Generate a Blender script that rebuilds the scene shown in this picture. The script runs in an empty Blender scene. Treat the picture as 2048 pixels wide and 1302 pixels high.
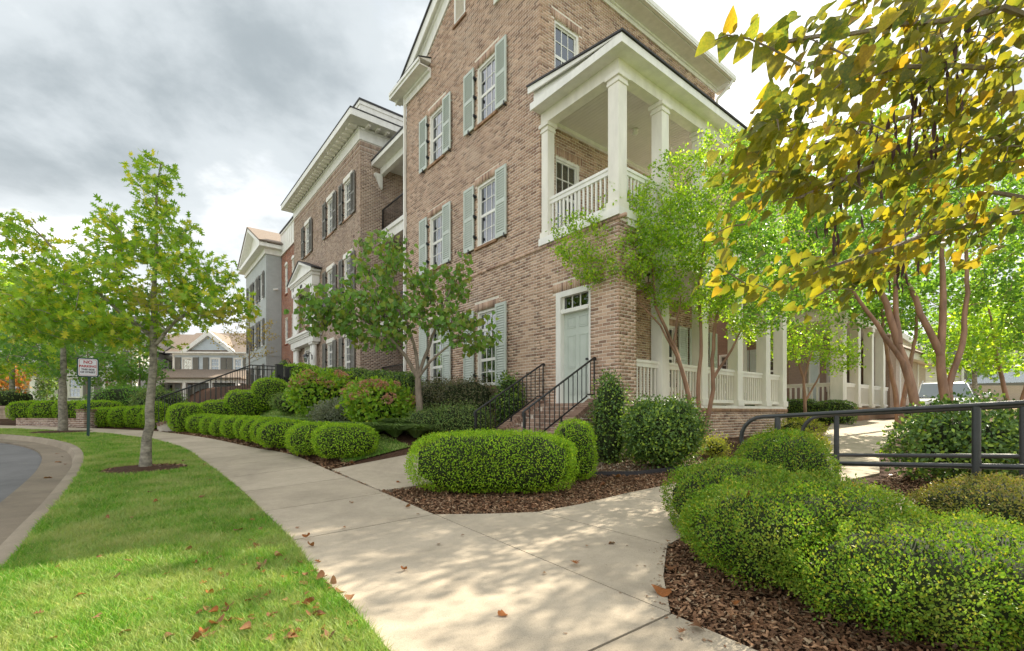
import bpy, bmesh, math, random
import numpy as np
from mathutils import Vector, Matrix
R = math.radians
random.seed(7)
rng = np.random.default_rng(11)
scene = bpy.context.scene
col = scene.collection

# ------------------------------------------------------------------ camera
EYE = 1.3
F = 945.0 / 2048.0
cam_d = bpy.data.cameras.new('camera')
cam_d.sensor_width = 36.0
cam_d.lens = 36.0 * F
cam_d.shift_x = 0.0
cam_d.shift_y = (825 - 651) / 2048.0
cam_d.clip_start = 0.05
cam_d.clip_end = 3000
cam = bpy.data.objects.new('camera', cam_d)
cam.location = (0, 0, EYE)
cam.rotation_euler = (R(90), 0, 0)
col.objects.link(cam)
scene.camera = cam

# ------------------------------------------------------------------ sky and sun
SUN_AZ = math.atan2(0.75, 0.66)          # clockwise from +Y: direction (sin, cos)
SUN_EL = R(37)
world = bpy.data.worlds.new('World')
scene.world = world
world.use_nodes = True
wn, wl = world.node_tree.nodes, world.node_tree.links
wn.clear()
def WN(t, **kw):
    n = wn.new(t)
    for k, v in kw.items(): setattr(n, k, v)
    return n
w_out = WN('ShaderNodeOutputWorld')
w_bg = WN('ShaderNodeBackground')
w_sky = WN('ShaderNodeTexSky', sky_type='NISHITA', sun_disc=False, sun_elevation=SUN_EL, sun_rotation=SUN_AZ)
w_tc = WN('ShaderNodeTexCoord')
w_sep = WN('ShaderNodeSeparateXYZ')
wl.new(w_tc.outputs['Generated'], w_sep.inputs[0])
def wmath(op, a, b=None):
    n = WN('ShaderNodeMath', operation=op)
    for i, v in enumerate((a, b)):
        if v is None: continue
        if isinstance(v, (int, float)): n.inputs[i].default_value = v
        else: wl.new(v, n.inputs[i])
    return n.outputs[0]
zz = wmath('ADD', wmath('MAXIMUM', w_sep.outputs['Z'], 0.0), 0.22)
w_cmb = WN('ShaderNodeCombineXYZ')
wl.new(wmath('DIVIDE', w_sep.outputs['X'], zz), w_cmb.inputs[0])
wl.new(wmath('DIVIDE', w_sep.outputs['Y'], zz), w_cmb.inputs[1])
def wnoise(scale, detail, rough, off, dist=0.3):
    m = WN('ShaderNodeMapping'); m.inputs['Location'].default_value = off
    wl.new(w_cmb.outputs[0], m.inputs[0])
    n = WN('ShaderNodeTexNoise'); n.inputs['Scale'].default_value = scale
    n.inputs['Detail'].default_value = detail; n.inputs['Roughness'].default_value = rough
    n.inputs['Distortion'].default_value = dist
    wl.new(m.outputs[0], n.inputs['Vector'])
    return n.outputs['Fac']
def wramp(fac, stops):
    r = WN('ShaderNodeValToRGB'); r.color_ramp.interpolation = 'EASE'
    e = r.color_ramp.elements
    while len(e) < len(stops): e.new(0.5)
    for q, (p, c) in zip(e, stops): q.position = p; q.color = (*c, 1)
    wl.new(fac, r.inputs[0]); return r.outputs[0]
big = wnoise(0.62, 3.0, 0.5, (4.13, 1.457, 0.0), 0.2)
fine = wnoise(1.9, 7.0, 0.55, (3.1, 7.7, 2.0), 0.1)
cl = wmath('ADD', wmath('MULTIPLY', big, 0.56), wmath('MULTIPLY', fine, 0.44))
cloud = wramp(cl, [(0.37, (7.8, 7.75, 7.55)), (0.47, (5.6, 5.65, 5.65)), (0.545, (3.1, 3.35, 3.5)), (0.64, (1.85, 2.1, 2.25))])
# thinner, brighter cloud towards the horizon all the way round
hz = wramp(w_sep.outputs['Z'], [(0.0, (1, 1, 1)), (0.42, (0, 0, 0))])
w_m1 = WN('ShaderNodeMixRGB'); w_m1.inputs[2].default_value = (6.9, 6.9, 6.75, 1)
wl.new(wmath('MULTIPLY', hz, 0.42), w_m1.inputs[0]); wl.new(cloud, w_m1.inputs[1])
gap = wramp(fine, [(0.30, (1, 1, 1)), (0.42, (0, 0, 0))])
w_m2 = WN('ShaderNodeMixRGB')
wl.new(wmath('MULTIPLY', gap, 0.35), w_m2.inputs[0])
wl.new(w_m1.outputs[0], w_m2.inputs[1]); wl.new(w_sky.outputs[0], w_m2.inputs[2])
wl.new(w_m2.outputs[0], w_bg.inputs[0])
w_bg.inputs[1].default_value = 0.085
wl.new(w_bg.outputs[0], w_out.inputs[0])

sun_d = bpy.data.lights.new('sun', 'SUN')
sun_d.energy = 3.6
sun_d.angle = R(0.5)
sun_d.color = (1.0, 0.90, 0.74)
sun = bpy.data.objects.new('sun', sun_d)
sd = Vector((math.sin(SUN_AZ) * math.cos(SUN_EL), math.cos(SUN_AZ) * math.cos(SUN_EL), math.sin(SUN_EL)))
sun.rotation_euler = (-sd).to_track_quat('-Z', 'Y').to_euler()
sun.location = sd * 60
col.objects.link(sun)

vs = scene.view_settings
vs.view_transform = 'Standard'; vs.look = 'None'; vs.exposure = 1.56; vs.gamma = 1.0
vs.use_curve_mapping = False
scene.render.engine = 'CYCLES'
scene.cycles.max_bounces = 8
scene.cycles.diffuse_bounces = 4
scene.cycles.glossy_bounces = 3
scene.cycles.transmission_bounces = 4
scene.cycles.transparent_max_bounces = 8
scene.cycles.use_denoising = True
scene.cycles.sample_clamp_indirect = 6.0
scene.cycles.caustics_reflective = False
scene.cycles.caustics_refractive = False

# ------------------------------------------------------------------ materials
def nt(name):
    m = bpy.data.materials.new(name); m.use_nodes = True
    n = m.node_tree.nodes; b = n['Principled BSDF']
    return m, n, m.node_tree.links, b
def ramp(n, l, fac, stops, interp='LINEAR'):
    r = n.new('ShaderNodeValToRGB'); r.color_ramp.interpolation = interp
    e = r.color_ramp.elements
    while len(e) < len(stops): e.new(0.5)
    for q, (p, c) in zip(e, stops): q.position = p; q.color = (*c, 1)
    l.new(fac, r.inputs[0]); return r.outputs[0]
def noise(n, l, scale, detail=4, rough=0.55, coord='Object', dist=0.0, stretch=None):
    tc = n.new('ShaderNodeTexCoord'); src = tc.outputs[coord]
    if stretch:
        mp = n.new('ShaderNodeMapping'); mp.inputs['Scale'].default_value = stretch
        l.new(src, mp.inputs[0]); src = mp.outputs[0]
    t = n.new('ShaderNodeTexNoise'); t.inputs['Scale'].default_value = scale
    t.inputs['Detail'].default_value = detail; t.inputs['Roughness'].default_value = rough
    t.inputs['Distortion'].default_value = dist
    l.new(src, t.inputs['Vector']); return t.outputs['Fac']
def mixc(n, l, fac, a, b, mode='MIX'):
    m = n.new('ShaderNodeMixRGB'); m.blend_type = mode
    for i, v in enumerate((fac, a, b)):
        if isinstance(v, (int, float)): m.inputs[i].default_value = v
        elif isinstance(v, tuple): m.inputs[i].default_value = (*v, 1)
        else: l.new(v, m.inputs[i])
    return m.outputs[0]
def bump(n, l, b, h, strength, dist=0.01):
    k = n.new('ShaderNodeBump'); k.inputs['Strength'].default_value = strength
    k.inputs['Distance'].default_value = dist
    l.new(h, k.inputs['Height']); l.new(k.outputs[0], b.inputs['Normal'])
def mul(c, f): return tuple(min(1, x * f) for x in c)
def plain(name, c, rough=0.6, var=0.12, scale=6, metal=0.0, bs=0.0, bscale=80, spec=0.4, stretch=None, bdist=0.004):
    m, n, l, b = nt(name)
    f = noise(n, l, scale, 6, 0.6, stretch=stretch)
    l.new(ramp(n, l, f, [(0.3, mul(c, 1 - var)), (0.7, mul(c, 1 + var))]), b.inputs['Base Color'])
    b.inputs['Roughness'].default_value = rough; b.inputs['Metallic'].default_value = metal
    b.inputs['Specular IOR Level'].default_value = spec
    if bs: bump(n, l, b, noise(n, l, bscale, 4, 0.6, stretch=stretch), bs, bdist)
    return m
def rnd(n, l):
    g = n.new('ShaderNodeNewGeometry'); o = n.new('ShaderNodeObjectInfo')
    a = n.new('ShaderNodeMath'); a.operation = 'ADD'
    l.new(g.outputs['Random Per Island'], a.inputs[0]); l.new(o.outputs['Random'], a.inputs[1])
    f = n.new('ShaderNodeMath'); f.operation = 'FRACT'; l.new(a.outputs[0], f.inputs[0])
    return f.outputs[0]
def brickmat(name, cols, rough=0.85):
    m, n, l, b = nt(name)
    k = len(cols)
    c = ramp(n, l, rnd(n, l), [((i) / k, q) for i, q in enumerate(cols)], 'CONSTANT')
    f = noise(n, l, 38, 5, 0.65)
    c = mixc(n, l, 0.55, c, ramp(n, l, f, [(0.3, (0.66, 0.64, 0.62)), (0.72, (1.1, 1.08, 1.05))]), 'MULTIPLY')
    w = noise(n, l, 0.7, 4, 0.6)
    c = mixc(n, l, ramp(n, l, w, [(0.5, (0, 0, 0)), (0.75, (0.35, 0.35, 0.35))]), c, (0.50, 0.43, 0.37))
    st = noise(n, l, 1.6, 5, 0.65, stretch=(1, 1, 0.16)); c = mixc(n, l, 0.8, c, ramp(n, l, st, [(0.32, (0.80, 0.78, 0.77)), (0.55, (1, 1, 1)), (0.75, (1.07, 1.06, 1.05))]), 'MULTIPLY')
    l.new(c, b.inputs['Base Color']); b.inputs['Roughness'].default_value = rough
    b.inputs['Specular IOR Level'].default_value = 0.2
    bump(n, l, b, noise(n, l, 130, 4, 0.7), 0.5, 0.004)
    return m
def leafmat(name, cols, trans=0.38, rough=0.45, spec=0.35, spots=0.0, patch=None):
    m, n, l, b = nt(name)
    k = len(cols)
    c = ramp(n, l, rnd(n, l), [((i + 0.5) / k, q) for i, q in enumerate(cols)])
    f = noise(n, l, 2.2, 3, 0.6)
    c = mixc(n, l, 0.5, c, ramp(n, l, f, [(0.35, (0.62, 0.66, 0.6)), (0.65, (1.0, 1.0, 0.95))]), 'MULTIPLY')
    f3 = noise(n, l, 13, 3, 0.6)
    c = mixc(n, l, 0.55, c, ramp(n, l, f3, [(0.32, (0.62, 0.66, 0.62)), (0.66, (1.18, 1.14, 1.0))]), 'MULTIPLY')
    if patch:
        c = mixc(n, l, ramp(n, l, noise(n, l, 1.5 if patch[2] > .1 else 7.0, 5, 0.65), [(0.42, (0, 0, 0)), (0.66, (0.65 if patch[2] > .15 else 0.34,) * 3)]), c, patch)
    if spots:
        s = noise(n, l, 60, 3, 0.6)
        c = mixc(n, l, ramp(n, l, s, [(0.60, (0, 0, 0)), (0.68, (spots,) * 3)]), c, (0.16, 0.07, 0.025))
    l.new(c, b.inputs['Base Color']); b.inputs['Roughness'].default_value = rough
    b.inputs['Specular IOR Level'].default_value = spec
    t = n.new('ShaderNodeBsdfTranslucent')
    ct = mixc(n, l, 1.0, c, (1.5, 1.45, 0.8), 'MULTIPLY'); l.new(ct, t.inputs[0])
    x = n.new('ShaderNodeMixShader'); x.inputs[0].default_value = trans
    l.new(b.outputs[0], x.inputs[1]); l.new(t.outputs[0], x.inputs[2])
    l.new(x.outputs[0], n['Material Output'].inputs[0])
    return m
M = {}
M['brick'] = brickmat('tumbled brown brick', [(0.617, 0.417, 0.306), (0.500, 0.323, 0.229), (0.591, 0.404, 0.300), (0.394, 0.249, 0.182), (0.683, 0.485, 0.364), (0.539, 0.361, 0.264), (0.315, 0.200, 0.147), (0.578, 0.392, 0.288), (0.446, 0.292, 0.211)])
M['brick_dark'] = brickmat('dark brown brick', [(0.515, 0.377, 0.288), (0.403, 0.286, 0.217), (0.470, 0.340, 0.262), (0.325, 0.227, 0.177), (0.560, 0.420, 0.323), (0.426, 0.301, 0.232)])
M['brick_step'] = brickmat('red brown step brick', [(0.36, 0.24, 0.18), (0.30, 0.195, 0.145), (0.41, 0.28, 0.21), (0.25, 0.16, 0.12), (0.44, 0.31, 0.24)])
M['brick_red'] = brickmat('red brick', [(0.42, 0.155, 0.09), (0.36, 0.13, 0.08), (0.46, 0.19, 0.115), (0.31, 0.11, 0.07)])
M['brick_base'] = brickmat('orange brown brick', [(0.42, 0.26, 0.16), (0.36, 0.22, 0.14), (0.47, 0.30, 0.19), (0.32, 0.19, 0.12)])
M['mortar'] = plain('mortar', (0.80, 0.715, 0.61), 0.95, 0.12, 12, bs=0.5, bscale=160)
M['mortar_dark'] = plain('mortar grey', (0.74, 0.66, 0.58), 0.95, 0.12, 12, bs=0.5, bscale=160)
M['white'] = plain('white painted trim', (0.84, 0.825, 0.775), 0.45, 0.09, 4.5, bs=0.05, stretch=(1, 1, 0.3), bscale=30)
M['cream'] = plain('cream painted wood', (0.82, 0.785, 0.70), 0.5, 0.09, 4.5, bs=0.05, stretch=(1, 1, 0.3), bscale=30)
M['ceil'] = plain('beadboard ceiling paint', (0.70, 0.67, 0.60), 0.5, 0.05, 3)
M['sage'] = plain('sage green paint', (0.55, 0.60, 0.545), 0.45, 0.06, 3, bs=0.05, bscale=30)
M['taupe'] = plain('dark taupe paint', (0.17, 0.16, 0.135), 0.5, 0.08, 3)
M['black'] = plain('black painted steel', (0.016, 0.017, 0.018), 0.32, 0.25, 9, spec=0.6, bs=0.05, bscale=60)
M['graymetal'] = plain('dark pipe paint', (0.028, 0.031, 0.034), 0.34, 0.25, 14, spec=0.6, bs=0.08, bscale=70)
M['gray_brick'] = None
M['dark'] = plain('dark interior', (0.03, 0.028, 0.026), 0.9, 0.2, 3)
M['blind'] = plain('white blinds', (0.74, 0.73, 0.70), 0.6, 0.05, 4)
M['shingle'] = plain('brown shingles', (0.25, 0.20, 0.16), 0.9, 0.3, 9, bs=0.5, bscale=40, stretch=(1, 1, 4))
M['shingle_dark'] = plain('charcoal shingles', (0.075, 0.072, 0.075), 0.9, 0.3, 9, bs=0.5, bscale=40)
M['flash'] = plain('dark roof edge', (0.045, 0.043, 0.045), 0.6, 0.2, 6)
M['bluesiding'] = plain('pale blue siding', (0.58, 0.64, 0.68), 0.6, 0.05, 3)
M['creamsiding'] = plain('pale cream siding', (0.70, 0.66, 0.56), 0.6, 0.06, 3)
M['whitesiding'] = plain('white siding', (0.74, 0.73, 0.69), 0.6, 0.06, 3)
M['bark_oak'] = plain('grey oak bark', (0.30, 0.27, 0.21), 0.9, 0.62, 9, bs=0.9, bscale=34, stretch=(1, 1, 1.6), bdist=0.03)
M['bark_red'] = plain('grey brown redbud bark', (0.25, 0.20, 0.155), 0.9, 0.4, 14, bs=0.8, bscale=60, stretch=(1, 1, 0.3), bdist=0.012)
M['bark_crepe'] = plain('smooth cinnamon bark', (0.29, 0.165, 0.105), 0.6, 0.42, 7, bs=0.35, bscale=24, stretch=(1, 1, 0.35), bdist=0.012)
M['twig'] = plain('brown twigs', (0.13, 0.09, 0.06), 0.9, 0.4, 14)
M['core'] = plain('shaded inner twigs and leaves', (0.022, 0.032, 0.008), 0.95, 0.5, 18, bs=0.8, bscale=60)  # solid bush core; near black colour stands in for shade between the leaves
M['pod'] = plain('dry purple brown seed pods', (0.085, 0.045, 0.045), 0.8, 0.4, 30)
M['bloom'] = leafmat('fading pink flower heads', [(0.66, 0.30, 0.24), (0.72, 0.40, 0.32), (0.58, 0.22, 0.17), (0.74, 0.50, 0.42)], 0.25)
M['oak'] = leafmat('oak leaves', [(0.190, 0.372, 0.045), (0.306, 0.506, 0.049), (0.420, 0.607, 0.059), (0.249, 0.456, 0.069), (0.535, 0.675, 0.069), (0.712, 0.675, 0.079)], 0.42)
M['oak2'] = leafmat('darker oak leaves', [(0.130, 0.292, 0.061), (0.194, 0.389, 0.068), (0.276, 0.486, 0.081), (0.162, 0.356, 0.095)], 0.4)
M['redbud'] = leafmat('redbud leaves', [(0.145, 0.306, 0.054), (0.233, 0.416, 0.064), (0.194, 0.376, 0.085), (0.331, 0.455, 0.071), (0.293, 0.298, 0.071), (0.174, 0.337, 0.085)], 0.4)
M['redbud_y'] = leafmat('yellowing redbud leaves', [(0.298, 0.294, 0.027), (0.168, 0.218, 0.032), (0.119, 0.180, 0.036), (0.090, 0.153, 0.036), (0.457, 0.382, 0.027), (0.149, 0.196, 0.054), (0.239, 0.262, 0.032), (0.298, 0.316, 0.032), (0.109, 0.169, 0.045), (0.397, 0.262, 0.027)], 0.6, 0.4, spots=0.6, patch=(0.50, 0.37, 0.03))
M['crepe'] = leafmat('crepe myrtle leaves', [(0.237, 0.424, 0.040), (0.367, 0.586, 0.049), (0.516, 0.726, 0.054), (0.280, 0.505, 0.078), (0.615, 0.750, 0.059), (0.215, 0.402, 0.069)], 0.45)
M['crepe2'] = leafmat('crepe myrtle leaves deep', [(0.131, 0.278, 0.043), (0.204, 0.391, 0.055), (0.296, 0.502, 0.061), (0.167, 0.353, 0.087)], 0.45)
M['box'] = leafmat('boxwood leaves', [(0.208, 0.397, 0.028), (0.313, 0.544, 0.035), (0.417, 0.688, 0.039), (0.251, 0.479, 0.035), (0.543, 0.705, 0.049)], 0.3, 0.5, 0.2)
M['box_near'] = leafmat('dappled boxwood leaves', [(0.112, 0.245, 0.024), (0.166, 0.334, 0.027), (0.226, 0.408, 0.027), (0.136, 0.294, 0.033), (0.301, 0.440, 0.033), (0.390, 0.408, 0.047)], 0.3, 0.5, 0.22, patch=(0.34, 0.34, 0.11))  # pale patches: browning leaves, plus sunlit tops put into the colour
M['box_yellow'] = leafmat('yellowing boxwood leaves', [(0.208, 0.247, 0.046), (0.312, 0.312, 0.052), (0.390, 0.351, 0.078), (0.169, 0.221, 0.052), (0.429, 0.312, 0.117)], 0.3, 0.4, 0.4)
M['holly'] = leafmat('glossy holly leaves', [(0.081, 0.167, 0.043), (0.125, 0.233, 0.050), (0.178, 0.300, 0.057), (0.089, 0.191, 0.057), (0.393, 0.550, 0.071)], 0.22, 0.35, 0.4)
M['hydr'] = leafmat('hydrangea leaves', [(0.220, 0.416, 0.040), (0.303, 0.535, 0.050), (0.413, 0.625, 0.060), (0.165, 0.327, 0.040), (0.454, 0.535, 0.060)], 0.4)
M['loro'] = leafmat('purple green shrub leaves', [(0.154, 0.147, 0.084), (0.210, 0.175, 0.119), (0.126, 0.168, 0.070), (0.266, 0.203, 0.140), (0.168, 0.210, 0.084)], 0.25)
M['shrub'] = leafmat('mid green shrub leaves', [(0.126, 0.231, 0.070), (0.182, 0.308, 0.084), (0.238, 0.364, 0.098), (0.308, 0.364, 0.112)], 0.3)
M['shrub_grey'] = leafmat('grey green shrub leaves', [(0.24, 0.27, 0.20), (0.30, 0.33, 0.26), (0.20, 0.24, 0.15), (0.36, 0.37, 0.31)], 0.25)
M['spirea'] = leafmat('yellow green shrub leaves', [(0.33, 0.38, 0.05), (0.42, 0.45, 0.07), (0.25, 0.33, 0.05), (0.48, 0.46, 0.08)], 0.4)
M['lirio'] = leafmat('grassy border blades', [(0.201, 0.328, 0.097), (0.292, 0.437, 0.130), (0.365, 0.493, 0.162), (0.238, 0.383, 0.145)], 0.3)
M['gold'] = leafmat('sparse golden leaves', [(0.50, 0.38, 0.07), (0.58, 0.46, 0.12), (0.42, 0.33, 0.06)], 0.45)
M['maple'] = leafmat('orange maple leaves', [(0.52, 0.23, 0.07), (0.45, 0.16, 0.05), (0.55, 0.33, 0.10)], 0.45)
M['grass'] = leafmat('lawn grass blades', [(0.121, 0.302, 0.035), (0.171, 0.385, 0.043), (0.220, 0.458, 0.053), (0.139, 0.344, 0.047), (0.292, 0.500, 0.068), (0.191, 0.406, 0.053), (0.523, 0.521, 0.189)], 0.35, 0.5, 0.3, patch=(0.52, 0.52, 0.24))
M['dryleaf'] = leafmat('dry brown leaves', [(0.24, 0.11, 0.055), (0.31, 0.15, 0.075), (0.17, 0.075, 0.04), (0.38, 0.21, 0.12), (0.28, 0.11, 0.045), (0.36, 0.13, 0.04)], 0.2, 0.7, 0.2, spots=0.4)
M['orangeleaf'] = leafmat('orange fallen leaf', [(0.62, 0.25, 0.03), (0.60, 0.29, 0.05)], 0.3, 0.6)
M['chips'] = leafmat('bark mulch chips', [(0.160, 0.081, 0.046), (0.236, 0.125, 0.073), (0.110, 0.059, 0.038), (0.337, 0.186, 0.109), (0.186, 0.100, 0.062), (0.471, 0.274, 0.167), (0.40, 0.29, 0.20)], 0.0, 0.85, 0.2)
M['pebble'] = leafmat('pale river pebbles', [(0.50, 0.42, 0.32), (0.60, 0.52, 0.41), (0.42, 0.34, 0.26), (0.55, 0.45, 0.36)], 0.0, 0.7, 0.3)
def concrete(name, c, joint_dirt=0.0, speck=0.35):
    m, n, l, b = nt(name)
    a = noise(n, l, 0.9, 6, 0.62, dist=0.4); f2 = noise(n, l, 7, 6, 0.65); f3 = noise(n, l, 190, 3, 0.6)
    k = ramp(n, l, a, [(0.3, mul(c, 0.76)), (0.52, c), (0.72, mul(c, 1.14))])
    k = mixc(n, l, 0.5, k, ramp(n, l, f2, [(0.3, (0.80, 0.79, 0.76)), (0.65, (1.04, 1.03, 1.0))]), 'MULTIPLY')
    k = mixc(n, l, speck, k, ramp(n, l, f3, [(0.30, (0.42, 0.40, 0.37)), (0.50, (1, 1, 1)), (0.72, (1.15, 1.14, 1.1))]), 'MULTIPLY')
    st = noise(n, l, 2.3, 5, 0.7, dist=1.2)
    k = mixc(n, l, ramp(n, l, st, [(0.60, (0, 0, 0)), (0.74, (0.28, 0.28, 0.28))]), k, mul((0.36, 0.29, 0.21), 1.0))
    oi_ = n.new('ShaderNodeObjectInfo'); k = mixc(n, l, 1.0, k, ramp(n, l, oi_.outputs['Random'], [(0.0, (0.89, 0.885, 0.87)), (1.0, (1.05, 1.05, 1.05))]), 'MULTIPLY')
    l.new(k, b.inputs['Base Color']); b.inputs['Roughness'].default_value = 0.88
    b.inputs['Specular IOR Level'].default_value = 0.25
    bump(n, l, b, f3, 0.35, 0.004)
    return m
M['walk'] = concrete('broom finished concrete', (0.465, 0.40, 0.31), speck=0.55)
M['kerb'] = concrete('weathered kerb concrete', (0.36, 0.305, 0.235), speck=0.5)
M['gutter'] = concrete('stained gutter concrete', (0.27, 0.225, 0.17), speck=0.6)
M['asphalt'] = concrete('grey asphalt', (0.20, 0.20, 0.205), speck=0.6)
M['stone'] = plain('tan ledge stone', (0.46, 0.36, 0.27), 0.9, 0.3, 5, bs=0.6, bscale=25)
def ground_mat(name, cols, sc=9, fine=70, bs=0.8):
    m, n, l, b = nt(name)
    c = ramp(n, l, noise(n, l, sc, 8, 0.7, dist=0.3), [(0.28 + 0.44 * i / (len(cols) - 1), q) for i, q in enumerate(cols)])
    f = noise(n, l, fine, 5, 0.7)
    c = mixc(n, l, 0.8, c, ramp(n, l, f, [(0.3, (0.45, 0.45, 0.45)), (0.7, (1.25, 1.2, 1.1))]), 'MULTIPLY')
    l.new(c, b.inputs['Base Color']); b.inputs['Roughness'].default_value = 0.95
    b.inputs['Specular IOR Level'].default_value = 0.15
    bump(n, l, b, f, bs, 0.03)
    return m
M['mulch'] = ground_mat('dark bark mulch', [(0.05, 0.028, 0.02), (0.10, 0.056, 0.037), (0.16, 0.09, 0.06)], 14, 90)
M['turf'] = ground_mat('lawn soil and thatch', [(0.09, 0.16, 0.03), (0.13, 0.22, 0.04), (0.17, 0.24, 0.06)], 3, 120)
M['field'] = ground_mat('distant mown ground', [(0.13, 0.18, 0.05), (0.17, 0.23, 0.07), (0.22, 0.25, 0.09)], 0.4, 6)
M['pebbles'] = ground_mat('pebble bed', [(0.38, 0.30, 0.22), (0.48, 0.40, 0.31), (0.56, 0.48, 0.38)], 16, 60)
M['straw'] = ground_mat('dry tan ground cover', [(0.38, 0.28, 0.17), (0.48, 0.36, 0.23), (0.55, 0.43, 0.29)], 4, 60)
def glassmat():
    m, n, l, b = nt('window glass')
    n.remove(b)
    g = n.new('ShaderNodeBsdfGlossy'); g.inputs['Roughness'].default_value = 0.03; g.inputs[0].default_value = (0.92, 0.95, 1, 1)
    t = n.new('ShaderNodeBsdfTransparent'); t.inputs[0].default_value = (0.80, 0.86, 0.86, 1)
    f = n.new('ShaderNodeFresnel'); f.inputs[0].default_value = 1.6
    a = n.new('ShaderNodeMath'); a.operation = 'MULTIPLY_ADD'; l.new(f.outputs[0], a.inputs[0]); a.inputs[1].default_value = 1.6; a.inputs[2].default_value = 0.12
    bb = n.new('ShaderNodeBump'); bb.inputs['Strength'].default_value = 0.03; bb.inputs['Distance'].default_value = 0.02
    l.new(noise(n, l, 2.5, 2), bb.inputs['Height']); l.new(bb.outputs[0], g.inputs['Normal'])
    x = n.new('ShaderNodeMixShader'); l.new(a.outputs[0], x.inputs[0]); l.new(t.outputs[0], x.inputs[1]); l.new(g.outputs[0], x.inputs[2])
    l.new(x.outputs[0], n['Material Output'].inputs[0]); return m
M['glass'] = glassmat()
def painted_brick(name, c):
    m, n, l, b = nt(name)
    tc = n.new('ShaderNodeTexCoord'); mp = n.new('ShaderNodeMapping'); mp.inputs['Rotation'].default_value = (R(90), 0, 0)
    sx = n.new('ShaderNodeSeparateXYZ'); l.new(tc.outputs['Object'], sx.inputs[0])
    ad = n.new('ShaderNodeMath'); l.new(sx.outputs[0], ad.inputs[0]); l.new(sx.outputs[1], ad.inputs[1])
    cb = n.new('ShaderNodeCombineXYZ'); l.new(ad.outputs[0], cb.inputs[0]); l.new(sx.outputs[2], cb.inputs[1])
    t = n.new('ShaderNodeTexBrick'); t.inputs['Scale'].default_value = 1.0
    t.inputs['Brick Width'].default_value = 0.204; t.inputs['Row Height'].default_value = 0.0677; t.inputs['Mortar Size'].default_value = 0.006
    t.inputs['Color1'].default_value = (*mul(c, 1.04), 1); t.inputs['Color2'].default_value = (*mul(c, 0.94), 1); t.inputs['Mortar'].default_value = (*mul(c, 0.7), 1)
    l.new(cb.outputs[0], t.inputs[0])
    l.new(mixc(n, l, 0.5, t.outputs[0], ramp(n, l, noise(n, l, 1.5, 5), [(0.3, (0.85, 0.85, 0.85)), (0.7, (1.05, 1.05, 1.05))]), 'MULTIPLY'), b.inputs['Base Color'])
    b.inputs['Roughness'].default_value = 0.7
    bump(n, l, b, t.outputs[1], -0.5, 0.01)
    return m
M['gray_brick'] = painted_brick('grey painted brick', (0.47, 0.50, 0.49))
M['red_brick_far'] = painted_brick('red brick wall', (0.40, 0.145, 0.09))
M['pale_brick_far'] = painted_brick('pale pink brick wall', (0.52, 0.43, 0.37))
M['brown_brick_far'] = painted_brick('brown brick wall', (0.30, 0.20, 0.14))
M['carpaint'] = plain('white car paint', (0.78, 0.79, 0.80), 0.2, 0.02, 2, spec=0.6)
M['carglass'] = plain('car glass', (0.10, 0.135, 0.15), 0.05, 0.1, 2, spec=0.8)
M['tyre'] = plain('tyre rubber', (0.02, 0.02, 0.02), 0.85)
M['rim'] = plain('alloy rim', (0.5, 0.5, 0.52), 0.3, metal=0.8)
M['lamp'] = plain('headlamp lens', (0.75, 0.77, 0.8), 0.1, spec=0.8)
M['signgreen'] = plain('dark green sign post', (0.012, 0.055, 0.045), 0.4, spec=0.5)
M['signwhite'] = plain('white sign sheet', (0.72, 0.72, 0.74), 0.4, 0.04)
M['signred'] = plain('red sign print', (0.42, 0.02, 0.025), 0.5, 0.05)
M['signdark'] = plain('dark sign print', (0.10, 0.08, 0.09), 0.5, 0.05)

# ------------------------------------------------------------------ mesh helpers
def np_mesh(name, V, quads=None, tris=None):
    me = bpy.data.meshes.new(name)
    V = np.asarray(V, dtype=np.float32).reshape(-1, 3)
    parts, sizes = [], []
    if quads is not None and len(quads):
        q = np.asarray(quads, dtype=np.int32).reshape(-1, 4); parts.append(q.ravel()); sizes.append(np.full(len(q), 4, np.int32))
    if tris is not None and len(tris):
        t = np.asarray(tris, dtype=np.int32).reshape(-1, 3); parts.append(t.ravel()); sizes.append(np.full(len(t), 3, np.int32))
    loops = np.concatenate(parts); sz = np.concatenate(sizes)
    st = np.zeros(len(sz), np.int32); st[1:] = np.cumsum(sz)[:-1]
    me.vertices.add(len(V)); me.vertices.foreach_set('co', V.ravel())
    me.loops.add(len(loops)); me.loops.foreach_set('vertex_index', loops)
    me.polygons.add(len(sz)); me.polygons.foreach_set('loop_start', st); me.polygons.foreach_set('loop_total', sz)
    me.update(calc_edges=True)
    return me
def link(name, me, mat=None, parent=None, loc=None, smooth=False):
    o = bpy.data.objects.new(name, me); col.objects.link(o)
    if me is not None and mat is not None and not me.materials: me.materials.append(mat)
    if smooth: me.polygons.foreach_set('use_smooth', np.ones(len(me.polygons), dtype=bool))
    if parent is not None: o.parent = parent
    if loc is not None: o.location = loc
    return o
def tag(o, label, cat, group=None):
    o['label'] = label; o['category'] = cat
    if group: o['group'] = group
    return o
def thing(name, label, cat, loc=(0, 0, 0), rotz=0.0, group=None):
    o = bpy.data.objects.new(name, None); col.objects.link(o)
    o.empty_display_size = 0.2
    o.location = loc; o.rotation_euler = (0, 0, rotz)
    return tag(o, label, cat, group)
def kind(o, k): o['kind'] = k; return o
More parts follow.
